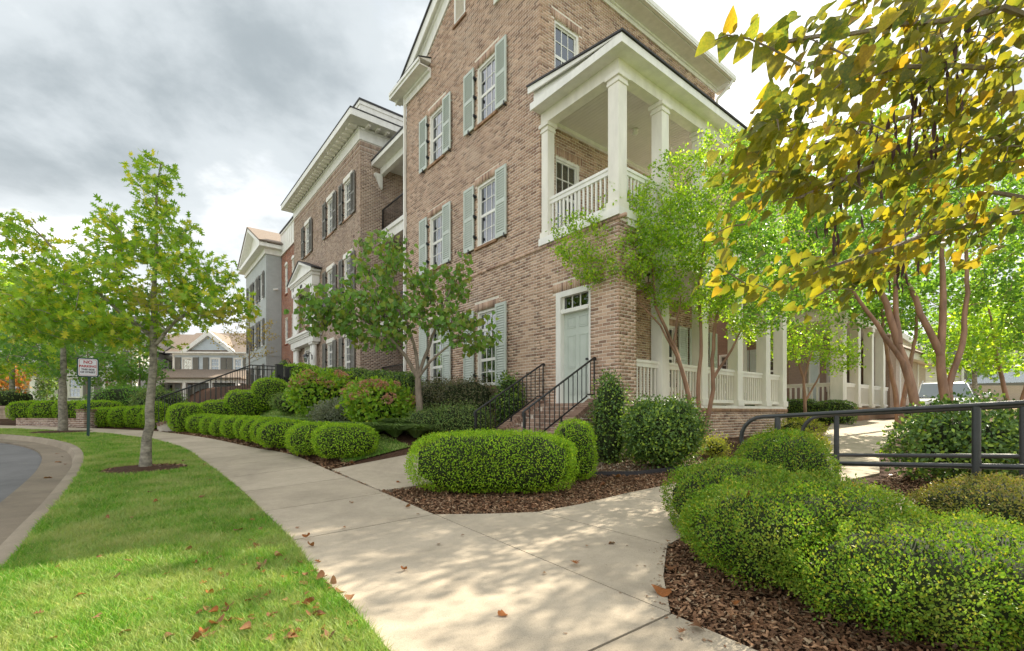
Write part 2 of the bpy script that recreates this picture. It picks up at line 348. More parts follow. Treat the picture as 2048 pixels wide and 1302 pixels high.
class MB:
    def __init__(s, tf=None): s.V = []; s.Fq = []; s.tf = tf
    def v(s, p): s.V.append(tuple(p)); return len(s.V) - 1
    def face(s, pts): s.Fq.append([s.v(p) for p in pts])
    def box(s, x0, x1, y0, y1, z0, z1):
        if x0 > x1: x0, x1 = x1, x0
        if y0 > y1: y0, y1 = y1, y0
        b = len(s.V)
        for z in (z0, z1): s.V += [(x0, y0, z), (x1, y0, z), (x1, y1, z), (x0, y1, z)]
        for f in ((0, 3, 2, 1), (4, 5, 6, 7), (0, 1, 5, 4), (1, 2, 6, 5), (2, 3, 7, 6), (3, 0, 4, 7)): s.Fq.append([b + i for i in f])
        return s
    def bar(s, p, q, w, h, up=(0, 0, 1)):
        p, q = Vector(p), Vector(q); d = (q - p).normalized(); sx = d.cross(Vector(up))
        if sx.length < 1e-4: sx = Vector((1, 0, 0))
        sx.normalize(); u = sx.cross(d); b = len(s.V)
        for e in (p, q):
            for a, c in ((-1, -1), (1, -1), (1, 1), (-1, 1)): s.V.append(tuple(e + sx * (a * w / 2) + u * (c * h / 2)))
        for f in ((0, 1, 2, 3), (7, 6, 5, 4), (0, 4, 5, 1), (1, 5, 6, 2), (2, 6, 7, 3), (3, 7, 4, 0)): s.Fq.append([b + i for i in f])
        return s
    def prism(s, poly, axis, a, b):
        # polygon in the two other axes, extruded along axis from a to b
        def P(p, t):
            return {'x': (t, p[0], p[1]), 'y': (p[0], t, p[1]), 'z': (p[0], p[1], t)}[axis]
        n = len(poly); k = len(s.V)
        s.V += [P(p, a) for p in poly] + [P(p, b) for p in poly]
        s.Fq.append(list(range(k, k + n))); s.Fq.append(list(range(k + 2 * n - 1, k + n - 1, -1)))
        for i in range(n): s.Fq.append([k + i, k + (i + 1) % n, k + n + (i + 1) % n, k + n + i][::-1])
        return s
    def tube(s, path, radii, n=8, cap=True):
        P = [Vector(p) for p in path]; b = len(s.V)
        if not hasattr(radii, '__len__'): radii = [radii] * len(P)
        ref = None
        for i, p in enumerate(P):
            t = (P[min(i + 1, len(P) - 1)] - P[max(i - 1, 0)]).normalized()
            if ref is None:
                ref = t.cross(Vector((0, 0, 1)))
                if ref.length < 0.05: ref = t.cross(Vector((1, 0, 0)))
            ref = (ref - t * ref.dot(t)).normalized(); bi = t.cross(ref)
            for k in range(n):
                a = 2 * math.pi * k / n; s.V.append(tuple(p + (ref * math.cos(a) + bi * math.sin(a)) * radii[i]))
        for i in range(len(P) - 1):
            for k in range(n):
                a, c = b + i * n + k, b + i * n + (k + 1) % n
                s.Fq.append([a, c, c + n, a + n])
        if cap:
            s.Fq.append([b + k for k in range(n)][::-1]); s.Fq.append([b + (len(P) - 1) * n + k for k in range(n)])
        return s
    def lathe(s, prof, c=(0, 0, 0), n=14):
        b = len(s.V)
        for r, z in prof:
            for k in range(n):
                a = 2 * math.pi * k / n; s.V.append((c[0] + r * math.cos(a), c[1] + r * math.sin(a), c[2] + z))
        for i in range(len(prof) - 1):
            for k in range(n):
                a, d = b + i * n + k, b + i * n + (k + 1) % n
                s.Fq.append([a, d, d + n, a + n])
        return s
    def mesh(s, name, fix=True):
        V = [s.tf(*p) for p in s.V] if s.tf else s.V
        me = bpy.data.meshes.new(name); me.from_pydata(V, [], s.Fq); me.update()
        if fix:
            bm = bmesh.new(); bm.from_mesh(me); bmesh.ops.recalc_face_normals(bm, faces=bm.faces); bm.to_mesh(me); bm.free()
        return me
    def build(s, name, mat, parent=None, smooth=False, bevel=0, loc=None):
        me = s.mesh(name); o = link(name, me, mat, parent, loc, smooth)
        if bevel:
            m = o.modifiers.new('bevel', 'BEVEL'); m.width = bevel; m.segments = 2; m.limit_method = 'ANGLE'
        if smooth:
            me.set_sharp_from_angle(angle=R(42))
        return o
def smoothstep(t): t = np.clip(t, 0, 1); return t * t * (3 - 2 * t)

# ------------------------------------------------------------------ site frame
AX = np.array([0.6232, -0.7821]); BY = np.array([0.7821, 0.6232])   # along the street front (to the right), into the block
P0 = np.array([2.1212, 9.41])
ROT = math.atan2(AX[1], AX[0])
def W(lx, ly, z=None):
    p = P0 + AX * lx + BY * ly
    return (float(p[0]), float(p[1]), g(p[0], p[1]) if z is None else z)
def loc2(X, Y):
    dx, dy = X - P0[0], Y - P0[1]
    return dx * AX[0] + dy * AX[1], dx * BY[0] + dy * BY[1]
def gv(X, Y):
    X = np.asarray(X, float); Y = np.asarray(Y, float)
    z = 0.045 * (np.minimum(Y, 44) - 2)
    lx, ly = loc2(X, Y)
    A = np.interp(lx, [-45, -22, -9, -3.9, -1.2, 0], [1.7, 1.8, 0.85, 0.5, 0.03, 0])
    z = z + A * smoothstep((ly + 5.5) / 3.1)
    z = z + 0.2 * smoothstep(1 - lx / 2.6) * smoothstep((ly + 1) / 2.0) * (lx > -2.5)
    return z
def g(X, Y): return float(gv(X, Y))
def ground(px, py):
    Y = 1.39 / (0.045 + (py - 825) / 945.0)
    return ((px - 1024) / 945.0 * Y, Y)
def pt(px, py, Y): return Vector(((px - 1024) / 945.0 * Y, Y, EYE - (py - 825) / 945.0 * Y))

# ================================================================== ground and paving
def catmull(pts, step=0.3):
    P = [np.array(p, float) for p in pts]; P = [2 * P[0] - P[1]] + P + [2 * P[-1] - P[-2]]
    out = []
    for i in range(1, len(P) - 2):
        n = max(2, int(np.linalg.norm(P[i + 1] - P[i]) / step))
        for k in range(n):
            t = k / n
            out.append(0.5 * ((2 * P[i]) + (-P[i - 1] + P[i + 1]) * t + (2 * P[i - 1] - 5 * P[i] + 4 * P[i + 1] - P[i + 2]) * t * t + (-P[i - 1] + 3 * P[i] - 3 * P[i + 1] + P[i + 2]) * t ** 3))
    out.append(P[-2]); return np.array(out)
def resample(L, step):
    L = np.asarray(L); d = np.r_[0, np.cumsum(np.linalg.norm(np.diff(L, axis=0), axis=1))]
    n = max(1, int(round(d[-1] / step))); s = np.linspace(0, d[-1], n + 1)
    return np.c_[np.interp(s, d, L[:, 0]), np.interp(s, d, L[:, 1])]
def sheet(name, poly, mat, zoff=0.0, res=0.5, wob=0.0, parent=None):
    bm = bmesh.new()
    f = bm.faces.new([bm.verts.new((p[0], p[1], 0)) for p in poly])
    bmesh.ops.triangulate(bm, faces=[f])
    xs = [p[0] for p in poly]; ys = [p[1] for p in poly]
    for ax, lo, hi in ((0, min(xs), max(xs)), (1, min(ys), max(ys))):
        t = lo + res
        while t < hi:
            co = [0, 0, 0]; co[ax] = t; no = [0, 0, 0]; no[ax] = 1
            bmesh.ops.bisect_plane(bm, geom=bm.verts[:] + bm.edges[:] + bm.faces[:], plane_co=co, plane_no=no, dist=1e-5)
            t += res
    for v in bm.verts:
        x, y = v.co.x, v.co.y
        v.co.z = g(x, y) + zoff + (wob * (math.sin(x * 5.1 + y * 3.3) * math.sin(y * 4.3 - x * 2.1)) if wob else 0)
    for fc in bm.faces:
        if fc.normal.z < 0: pass
    bmesh.ops.recalc_face_normals(bm, faces=bm.faces)
    if sum(fc.normal.z for fc in bm.faces) < 0: bmesh.ops.reverse_faces(bm, faces=bm.faces)
    me = bpy.data.meshes.new(name); bm.to_mesh(me); bm.free()
    return link(name, me, mat, parent)
def in_poly(X, Y, poly):
    inside = np.zeros(len(X), bool); n = len(poly)
    for i in range(n):
        x1, y1 = poly[i]; x2, y2 = poly[(i + 1) % n]
        c = ((y1 > Y) != (y2 > Y)) & (X < (x2 - x1) * (Y - y1) / (y2 - y1 + 1e-12) + x1)
        inside ^= c
    return inside

# the land itself, one sheet out to the horizon
gx = np.r_[np.linspace(-900, -70, 12), np.arange(-60, 61, 2.0), np.linspace(70, 900, 12)]
gy = np.r_[np.array([-60, -20]), np.arange(-8, 61, 2.0), np.linspace(70, 1500, 14)]
GX, GY = np.meshgrid(gx, gy)
GZ = gv(GX, GY) - 0.30
ny, nx = GX.shape
idx = np.arange(nx * ny).reshape(ny, nx)
q = np.stack([idx[:-1, :-1], idx[:-1, 1:], idx[1:, 1:], idx[1:, :-1]], -1).reshape(-1, 4)
kind(link('ground', np_mesh('ground', np.c_[GX.ravel(), GY.ravel(), GZ.ravel()], q), M['field'], smooth=True), 'structure')

LW = catmull([(0.75, 0.5), (-0.1, 1.7), (-0.68, 2.53), (-1.03, 3.01), (-1.48, 3.57), (-2.02, 4.34), (-2.71, 5.22), (-3.84, 6.65), (-5.3, 8.39), (-7.47, 10.9), (-8.9, 12.33), (-10.41, 13.61), (-12.33, 14.84), (-14.9, 16.11), (-18.85, 17.39), (-26, 19.3)], 0.25)
KO = catmull([(-0.2, -2.0), (-1.9, 0.7), (-3.05, 2.35), (-3.93, 3.62), (-4.8, 4.77), (-6.05, 6.40), (-8.35, 9.22), (-10.5, 11.47), (-12.5, 13.1), (-14.84, 14.5), (-17.6, 15.5), (-26, 17.4)], 0.25)
# lawn strip
lawn_poly = [tuple(p) for p in LW] + [tuple(p) for p in KO[::-1]]
kind(sheet('lawn', lawn_poly, M['turf'], 0.0, 0.6), 'structure')
# road with gutter and kerb
def offset(L, d):
    t = np.gradient(L, axis=0); t /= np.linalg.norm(t, axis=1)[:, None]
    return L + np.c_[-t[:, 1], t[:, 0]] * d
K1, K2, K3, K4 = offset(KO, 0.03), offset(KO, 0.15), offset(KO, 0.19), offset(KO, 0.66)
road_poly = [tuple(p) for p in K4] + [(-60, 22), (-70, -10), (-12, -10)]
kind(sheet('road', road_poly, M['asphalt'], -0.125, 3.0), 'structure')
kerb = thing('kerb', 'pale weathered concrete kerb and gutter curving along the lawn', 'kerb'); kind(kerb, 'structure')
prof = [(KO, 0.012), (KO, 0.012), (K1, 0.02), (K2, 0.012), (K3, -0.115), (K4, -0.105), (K4, -0.2)]
seg = 11
for a in range(0, len(KO) - 1, seg):
    b = min(a + seg, len(KO) - 1); V, Q = [], []
    ii = list(range(a, b + 1))
    for i in ii:
        for k, (L, dz) in enumerate(prof):
            t = 0.004 * ((i == a) - (i == b))
            j = L[i] + (L[min(i + 1, len(L) - 1)] - L[max(i - 1, 0)]) * t
            V.append((j[0], j[1], g(*KO[i]) + (dz if k else -0.2)))
    m = len(prof)
    for nm_, mt_, k0, k1 in (('kerb_section', 'kerb', 0, 4), ('gutter_section', 'gutter', 4, m - 1)):
        Q = [(r * m + k, r * m + k + 1, (r + 1) * m + k + 1, (r + 1) * m + k) for r in range(len(ii) - 1) for k in range(k0, k1)]
        o = link(nm_, np_mesh(nm_, V, [x[::-1] for x in Q]), M[mt_], kerb, smooth=True)
        o.data.set_sharp_from_angle(angle=R(40))

# mulched planting ground, everywhere between the walk and the houses
mid = [tuple(p + np.array([0.45, 0.35])) for p in LW]
mulch_poly = mid + [(-30, 24), (-30, 60), (10, 50), (30, 34), (26, 6), (9, -3), (0.9, -0.5)]
kind(sheet('mulch_bed', mulch_poly, M['mulch'], -0.015, 0.5, 0.012), 'structure')
def Lp(*pts): return [W(a, b)[:2] for a, b in pts]
bed_lawn = Lp((-2.6, -4.55), (-2.75, -3.15), (-5.2, -3.3), (-8, -3.3), (-11, -3.0), (-15, -2.6), (-19, -2.6), (-19, -5.4), (-13.5, -5.6), (-9, -4.7), (-5.5, -4.2))
kind(sheet('lawn_slope', bed_lawn, M['turf'], 0.012, 0.4), 'structure')
# sunlit pebble strip by the porch corner
peb_poly = Lp((-0.25, -1.95), (-0.25, -0.05), (0.35, -0.05), (0.75, 1.2), (1.6, 0.7), (1.2, -1.0), (0.55, -2.05))
kind(sheet('pebble_bed', peb_poly, M['pebbles'], 0.0, 0.35), 'structure')

SLABS = []
def slab(parent, poly, thick=0.12, top=0.022, gap=0.008):
    SLABS.append([tuple(p) for p in poly])
    c = np.mean(np.array(poly), axis=0); P = []
    for p in poly:
        d = np.array(p) - c; n = np.linalg.norm(d); P.append(c + d * (1 - gap * 1.4 / n))
    m = MB(); k = len(P)
    m.V = [(p[0], p[1], g(*p) + top) for p in P] + [(p[0], p[1], g(*p) + top - thick) for p in P]
    m.Fq = [list(range(k))] + [[i, k + i, k + (i + 1) % k, (i + 1) % k] for i in range(k)]
    return m.build('slab', M['walk'], parent)
walk = thing('sidewalk', 'curving pale concrete sidewalk of jointed slabs', 'sidewalk'); kind(walk, 'structure')
i0 = int(np.argmin(np.linalg.norm(LW - np.array([-2.02, 4.34]), axis=1)))
La = LW[i0:]
Rw = catmull([(-0.86, 5.26), (-1.81, 6.49), (-3.15, 8.13), (-4.69, 9.99), (-5.97, 11.18), (-8.79, 13.75), (-11.7, 15.9), (-12.65, 16.4), (-16.3, 17.75), (-20.2, 18.9), (-26.5, 20.6)], 0.25)
nS = 22
dl = np.r_[0, np.cumsum(np.linalg.norm(np.diff(La, axis=0), axis=1))]; dr = np.r_[0, np.cumsum(np.linalg.norm(np.diff(Rw, axis=0), axis=1))]
def on(L, d, t): s = t * d[-1]; return (float(np.interp(s, d, L[:, 0])), float(np.interp(s, d, L[:, 1])))
for i in range(nS):
    ts = np.linspace(i / nS, (i + 1) / nS, 4)
    slab(walk, [on(La, dl, t) for t in ts] + [on(Rw, dr, t) for t in ts[::-1]])
slab(walk, [(-2.02, 4.34), (-0.86, 5.26), (0.985, 2.915), (-0.25, 2.0), (-0.68, 2.53), (-1.03, 3.01), (-1.48, 3.57)])
slab(walk, [(-0.25, 2.0), (0.985, 2.915), (1.30, 2.50), (1.7, 1.7), (1.5, 0.3), (0.75, 0.5), (-0.1, 1.7)])
slab(walk, [(-0.86, 5.26), (-0.3, 5.285), (0.29, 5.37), (1.39, 4.2), (1.13, 3.5), (0.985, 2.915)])
slab(walk, [(0.29, 5.37), (0.85, 5.76), (1.46, 6.29), (2.35, 5.25), (1.39, 4.2)])
slab(walk, [(1.46, 6.29), (2.63, 7.2), (3.30, 7.72), (3.9, 6.95), (2.72, 5.86), (2.35, 5.25)])
pw = thing('garden_path', 'sunlit concrete garden path leading back past the porches', 'path'); kind(pw, 'structure')
pl = [(3.30, 7.72), (4.6, 8.0), (5.6, 8.75), (7.3, 11.2), (9.2, 13.9), (11.4, 16.9), (14, 20)]
pr = [(3.9, 6.95), (4.9, 7.1), (6.15, 7.9), (8.7, 11.2), (11.3, 13.8), (14.6, 16.9), (17, 20)]
for i in range(len(pl) - 1): slab(pw, [pl[i], pl[i + 1], pr[i + 1], pr[i]])
cw = thing('step_walk', 'short concrete walk from the sidewalk to the brick steps', 'path'); kind(cw, 'structure')
for a, b in ((-4.88, -3.42), (-3.42, -1.98)):
    slab(cw, [W(-2.28, a)[:2], W(-2.28, b)[:2], W(-0.17, b)[:2], W(-0.17, a)[:2]])
# ramp beside the near hedge
def ramp_z(lx): return 0.175 + 0.062 * (lx - 3.2)
rampo = thing('concrete_ramp', 'pale concrete ramp rising between the pipe railings', 'ramp')
for a, b in ((3.12, 4.6), (4.6, 6.1), (6.1, 7.6), (7.6, 9.4)):
    m = MB(); V = []
    for lx, ly in ((a + .005, -1.80), (b - .005, -1.80), (b - .005, -0.10), (a + .005, -0.10)):
        x, y, _ = W(lx, ly); V.append((x, y, ramp_z(lx)))
    m.V = V + [(x, y, -0.3) for x, y, z in V]
    m.Fq = [[0, 1, 2, 3]] + [[i, 4 + i, 4 + (i + 1) % 4, (i + 1) % 4] for i in range(4)]
    m.build('slab', M['walk'], rampo)
# round mulch rings under the street trees
OAK1 = (-6.48, 8.34); OAK2 = (-15.14, 15.92)
def disc(name, c, rx, ry, label):
    m = MB(); n = 40; m.V = [(0, 0, 0.075)]
    for k in range(n):
        a = 2 * math.pi * k / n; w = 1 + 0.10 * math.sin(3 * a + c[0]) + 0.05 * math.sin(7 * a)
        m.V.append((rx * w * math.cos(a) * .55, ry * w * math.sin(a) * .55, 0.055 + 0.045 * rx * 0))
    for k in range(n):
        a = 2 * math.pi * k / n; w = 1 + 0.10 * math.sin(3 * a + c[0]) + 0.05 * math.sin(7 * a)
        x, y = rx * w * math.cos(a), ry * w * math.sin(a)
        m.V.append((x, y, g(c[0] + x, c[1] + y) - g(*c) + 0.012))
    m.Fq = [[0, 1 + k, 1 + (k + 1) % n] for k in range(n)] + [[1 + k, 1 + n + k, 1 + n + (k + 1) % n, 1 + (k + 1) % n] for k in range(n)]
    o = m.build(name, M['mulch'], smooth=True, loc=(c[0], c[1], g(*c))); kind(o, 'structure'); o['label'] = label
    return o
disc('mulch_ring', OAK1, 0.72, 0.62, 'dark mulch ring round the near street tree')
disc('mulch_ring', OAK2, 0.95, 0.8, 'dark mulch ring round the far street tree')

# ================================================================== brickwork helpers
PH, BL, BH, PITCH = 0.0700, 0.1905, 0.0560, 0.2045
def brick_field(u0, u1, v0, v1, holes=(), clip=None):
    out = []; i0 = int(math.floor(v0 / PH)); i = i0
    while i * PH < v1 - 0.02:
        va = max(i * PH, v0); vb = min(i * PH + BH, v1)
        if vb - va > 0.015:
            a, b = u0, u1
            if clip: a, b = clip(vb); a, b = max(a, u0), min(b, u1)
            iv = [(a, b)] if b > a else []
            for (ha, hb, hc, hd) in holes:
                if hd <= va + 0.004 or hc >= vb - 0.004: continue
                nx_ = []
                for (s, e) in iv:
                    if hb <= s or ha >= e: nx_.append((s, e)); continue
                    if ha > s: nx_.append((s, ha))
                    if hb < e: nx_.append((hb, e))
                iv = nx_
            off = (i % 2) * PITCH / 2
            for (s, e) in iv:
                k = math.floor((s - off) / PITCH); row_ = []
                while off + k * PITCH < e:
                    ua, ub = max(s, off + k * PITCH), min(e, off + k * PITCH + BL)
                    if ub - ua > 0.045: row_.append([ua, ub, va, vb])
                    k += 1
                if row_: row_[0][0] = s; row_[-1][1] = e; out += [tuple(r) for r in row_]
        i += 1
    return out
def soldiers(u0, u1, v0, v1):
    out = []; n = max(1, int(round((u1 - u0) / PH))); w = (u1 - u0) / n
    for k in range(n): out.append((u0 + k * w, u0 + (k + 1) * w - 0.010, v0, v1 - 0.008))
    return out
FACE5 = np.array([[0, 1, 5, 4], [1, 2, 6, 5], [2, 3, 7, 6], [3, 0, 4, 7], [4, 5, 6, 7]])
def bricks_np(L, d_front, d_back, jit=0.0015):
    """boxes in wall space: u along, d inward, v up"""
    L = np.array(L); n = len(L)
    df = d_front + rng.uniform(-jit, jit, n); b = np.full(n, d_back)
    j = rng.uniform(-0.0012, 0.0012, (n, 4)); L = L + j
    ua, ub, va, vb = L.T
    V = np.stack([np.stack([ua, b, va], 1), np.stack([ub, b, va], 1), np.stack([ub, b, vb], 1), np.stack([ua, b, vb], 1),
                  np.stack([ua, df, va], 1), np.stack([ub, df, va], 1), np.stack([ub, df, vb], 1), np.stack([ua, df, vb], 1)], 1).reshape(-1, 3)
    Q = (FACE5[None] + 8 * np.arange(n)[:, None, None]).reshape(-1, 4)
    return V, Q
def front(y0=0.0): return lambda u, d, v: (u, y0 + d, v)
def sidef(x0=0.0): return lambda u, d, v: (x0 - d, u, v)
def npf(tf, V): return np.stack(tf(V[:, 0], V[:, 1], V[:, 2]), 1)
def brickwork(parent, L, tf, mat, d_front=0.0, d_back=0.03, name='brickwork', single=None):
    """single: list of indices that become bricks of their own"""
    L = list(L)
    if single:
        s = set(single); mb = MB().box(-BL / 2, BL / 2, -0.02, 0.02, -BH / 2, BH / 2); me = mb.mesh('brick')
        me.materials.append(mat)
        for i in single:
            ua, ub, va, vb = L[i]; o = bpy.data.objects.new('brick', me); col.objects.link(o); o.parent = parent
            o.location = tf((ua + ub) / 2, d_front + 0.02 + random.uniform(-0.0015, 0.0015), (va + vb) / 2)
        L = [b for i, b in enumerate(L) if i not in s]
    V, Q = bricks_np(L, d_front, d_back)
    o = link(name, np_mesh(name, npf(tf, V), Q), mat, parent); kind(o, 'stuff'); return o
def wall_cells(m, u0, u1, v0, v1, holes, d0, d1):
    us = sorted({u0, u1, *[min(max(h[i], u0), u1) for h in holes for i in (0, 1)]})
    vs_ = sorted({v0, v1, *[min(max(h[i], v0), v1) for h in holes for i in (2, 3)]})
    for a, b in zip(us, us[1:]):
        run = None
        for c, d in zip(vs_, vs_[1:]):
            cu, cv = (a + b) / 2, (c + d) / 2
            if any(h[0] < cu < h[1] and h[2] < cv < h[3] for h in holes):
                if run: m.box(a, b, d0, d1, *run); run = None
            else: run = (run[0], d) if run else (c, d)
        if run: m.box(a, b, d0, d1, *run)
    return m

_pane = {}
def pane_mesh(tf, w, h, key):
    k = (round(w, 3), round(h, 3), key)
    if k not in _pane:
        m = MB(lambda u, d, v: Vector(tf(u, d, v)) - Vector(tf(0, 0, 0))); m.box(-w / 2, w / 2, -0.003, 0.003, -h / 2, h / 2)
        me = m.mesh('pane'); me.materials.append(M['glass']); _pane[k] = me
    return _pane[k]
def window(parent, tf, key, u0, u1, v0, v1, cols=3, sashes=((0.5, 2), (0.5, 2)), depth=0.13, blinds=True, single_panes=True, sill=None, casing=0.07, simple=False):
    """sashes listed from the top down: (share of the height, rows of panes)"""
    f = MB(tf); d0, d1 = depth - 0.09, depth + 0.06; c = casing
    f.box(u0, u0 + c, d0, d1, v0, v1).box(u1 - c, u1, d0, d1, v0, v1)
    f.box(u0 + c, u1 - c, d0, d1, v1 - c, v1).box(u0 + c, u1 - c, d0 - 0.02, d1, v0, v0 + c * 0.8)
    a0, a1 = u0 + c, u1 - c; top = v1 - c; H = (v1 - c) - (v0 + c * 0.8); panes = []
    for si, (sh, rows) in enumerate(sashes):
        bot = top - H * sh; dd = depth - 0.045 + 0.03 * min(si, 1) * 0 ; r = 0.038
        f.box(a0, a0 + r, dd, dd + 0.035, bot, top).box(a1 - r, a1, dd, dd + 0.035, bot, top)
        f.box(a0 + r, a1 - r, dd, dd + 0.035, top - r, top).box(a0 + r, a1 - r, dd, dd + 0.035, bot, bot + r * 1.1)
        b0, b1, z0, z1 = a0 + r, a1 - r, bot + r * 1.1, top - r
        cw_, rh = (b1 - b0) / cols, (z1 - z0) / rows; mw = 0.011
        for k in range(1, cols): f.box(b0 + k * cw_ - mw, b0 + k * cw_ + mw, dd + 0.006, dd + 0.03, z0, z1)
        for k in range(1, rows): f.box(b0, b1, dd + 0.007, dd + 0.029, z0 + k * rh - mw, z0 + k * rh + mw)
        for i in range(cols):
            for j in range(rows): panes.append((b0 + (i + .5) * cw_, dd + 0.02, z0 + (j + .5) * rh, cw_, rh))
        top = bot
    w = f.build('window', M['white'], parent)
    if single_panes:
        for (u, d, v, pw_, ph_) in panes:
            o = bpy.data.objects.new('pane', pane_mesh(tf, pw_, ph_, key)); col.objects.link(o); o.parent = w; o.location = tf(u, d, v)
    else:
        m = MB(tf).box(a0, a1, depth - 0.02, depth - 0.014, v0 + c * .8, v1 - c); m.build('pane', M['glass'], w)
    if blinds:
        b = MB(tf); n = max(3, int((v1 - v0) / 0.075)); y = v0 + c
        step = (v1 - v0 - 2 * c) / n
        for k in range(n):
            z = y + k * step
            b.face([(a0, depth + 0.062, z), (a1, depth + 0.062, z), (a1, depth + 0.105, z + step * 0.93), (a0, depth + 0.105, z + step * 0.93)])
        b.build('blind', M['blind'], w)
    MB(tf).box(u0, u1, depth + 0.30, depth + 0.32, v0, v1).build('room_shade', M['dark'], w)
    if sill:
        n = int((u1 - u0 + 0.10) / PH); s = MB(tf); ww = (u1 - u0 + 0.10) / n
        for k in range(n): s.box(u0 - 0.05 + k * ww, u0 - 0.05 + (k + 1) * ww - 0.009, -0.055, depth - 0.08, v0 - 0.075, v0 - 0.004)
        s.build('sill', sill, w)
    return w
_slat = {}
def shutter(parent, tf, key, u0, u1, v0, v1, mat, single=True, mid=0.5):
    m = MB(tf); d0, d1 = -0.085, -0.045; s = 0.058
    m.box(u0, u0 + s, d0, d1, v0, v1).box(u1 - s, u1, d0, d1, v0, v1)
    vm = v0 + (v1 - v0) * mid
    for a, b in ((v0, v0 + 0.10), (vm - 0.045, vm + 0.045), (v1 - 0.08, v1)): m.box(u0 + s, u1 - s, d0 + .002, d1 - .002, a, b)
    zones = ((v0 + 0.10, vm - 0.045), (vm + 0.045, v1 - 0.08)); w = u1 - u0 - 2 * s
    def sl(mm, u, z): 
        p = [(u - w / 2, d0 + 0.004, z - 0.032), (u - w / 2, d0 + 0.014, z - 0.036), (u - w / 2, d1 - 0.002, z + 0.022), (u - w / 2, d1 - 0.012, z + 0.030)]
        qd = [(u + w / 2, b, c) for a, b, c in p]; mm.face(p); mm.face(qd[::-1])
        for i in range(4): mm.face([p[i], p[(i + 1) % 4], qd[(i + 1) % 4], qd[i]])
    zs = []
    for a, b in zones:
        n = max(2, int(round((b - a) / 0.066))); st = (b - a) / n
        zs += [a + (i + .5) * st for i in range(n)]
    um = (u0 + u1) / 2
    if not single:
        for z in zs: sl(m, um, z)
    for v in (v0 + 0.25, v1 - 0.25): m.box(u0 + 0.01, u0 + 0.04, d1, 0.0, v - 0.015, v + 0.015).box(u1 - 0.04, u1 - 0.01, d1, 0.0, v - 0.015, v + 0.015)
    o = m.build('shutter', mat, parent)
    MB(tf).box(u0 + s + .004, u1 - s - .004, d1 - 0.006, d1 - 0.003, v0 + .1, v1 - .09).build('backing', mat, o)
    if single:
        k = (round(w, 3), key, mat.name)
        if k not in _slat:
            mm = MB(lambda u, d, v: Vector(tf(u, d, v)) - Vector(tf(0, 0, 0))); sl(mm, 0, 0); me = mm.mesh('slat'); me.materials.append(mat); _slat[k] = me
        for z in zs:
            e = bpy.data.objects.new('slat', _slat[k]); col.objects.link(e); e.parent = o; e.location = tf(um, 0, z)
    return o
def hinges(parent, tf, u, zs):
    m = MB(tf)
    for z in zs: m.box(u - 0.035, u + 0.035, -0.06, 0.005, z - 0.03, z + 0.03).box(u - 0.02, u + 0.02, -0.1, -0.05, z - 0.015, z + 0.05)
    m.build('hinge', M['black'], parent)

# ================================================================== corner house
house = thing('corner_house', 'three storey brown brick corner house with sage shutters and stacked side porches', 'house', W(0, 0, 0), ROT)
XL, XR, XG = -9.41, -2.34, 0.0
def gable(z): # clip for the front gable: wall between the two rakes
    if z < 12.14: return (XL, XR)
    k = (z - 12.14) / 0.577; return (XL + k, XR - k)
wins = []
for cx in (-7.28, -4.53):
    wins += [(cx - 0.475, cx + 0.475, 9.34, 11.0), (cx - 0.475, cx + 0.475, 5.93, 7.68), (cx - 0.475, cx + 0.475, 2.03, 4.14)]
door = (-1.80, -0.74, 1.50, 4.03)
vent = (-6.17, -5.58, 12.93, 14.02)
# front wall backing (mortar)
fw = MB(front()); holes = wins + [door]
wall_cells(fw, XL, XR - .006, 0.2, 12.14, holes, 0.004, 0.26)
wall_cells(fw, XR - .006, XG - .006, 0.2, 5.22, holes, 0.004, 0.26)
fw.prism([(XL, 12.14), (XR, 12.14), ((XL + XR) / 2, 12.14 + 3.535 * .577)], 'y', 0.004, 0.26)
fwall = fw.build('front_wall', M['mortar'], house)
sold = [(w[0] - 0.10, w[1] + 0.10, w[3], w[3] + 0.205) for w in wins] + [(door[0] - .1, door[1] + .1, door[3], door[3] + .205)]
sold += [(vent[0] - .1, vent[1] + .1, vent[3], vent[3] + .2)]
hb = wins + [door, vent] + sold
belt = (5.155, 5.235)
L = brick_field(XL, XR, 0.2, belt[0], hb) + brick_field(XL, XR, belt[1], 14.15, hb, gable) + brick_field(XR, XG + 0.006, 0.2, belt[0], hb)
for s_ in sold: L += soldiers(*s_)
cl_ = np.array(L); full = np.where((np.abs(cl_[:, 1] - cl_[:, 0] - BL) < 0.004) & (cl_[:, 3] - cl_[:, 2] > BH - 0.004) & (cl_[:, 2] > 2.3) & (cl_[:, 0] > -5.9))[0]
wp = np.array([W(u, 0, z) for u, z in zip(cl_[full, 0] + .1, cl_[full, 2])]); near = full[np.argsort(np.linalg.norm(wp - np.array([0, 0, EYE]), axis=1))[:300]]
brickwork(fwall, L, front(), M['brick'], single=[int(i) for i in near])
nb = int((XG - XL) / PITCH); brickwork(fwall, [(XL + k * PITCH, XL + k * PITCH + BL, belt[0] + .006, belt[1] - .008) for k in range(nb + 1)], front(), M['brick'], d_front=-0.022, name='belt_course')
WF = front()
for (a, b, c, d) in wins:
    grd = c < 3
    w = window(house, WF, 'f', a, b, c, d, 3, ((0.24, 1), (0.42, 2), (0.34, 2)) if grd else ((0.5, 2), (0.5, 2)), sill=M['brick_base'])
    for (p, q_) in ((a - 0.56, a - 0.055), (b + 0.03, b + 0.49)):
        shutter(house, WF, 'f', p, q_, c - 0.03, d + 0.03, M['sage'])
    hinges(house, WF, a - 0.03, (c + .3, (c + d) / 2, d - .3))
    m = MB(WF)
    for u in (a - 0.30, b + 0.42): m.box(u - .02, u + .02, -0.10, -0.086, c - 0.09, c + 0.02).box(u - .02, u + .02, -0.10, 0, c - 0.09, c - 0.065)
    m.build('shutter_catch', M['black'], house)
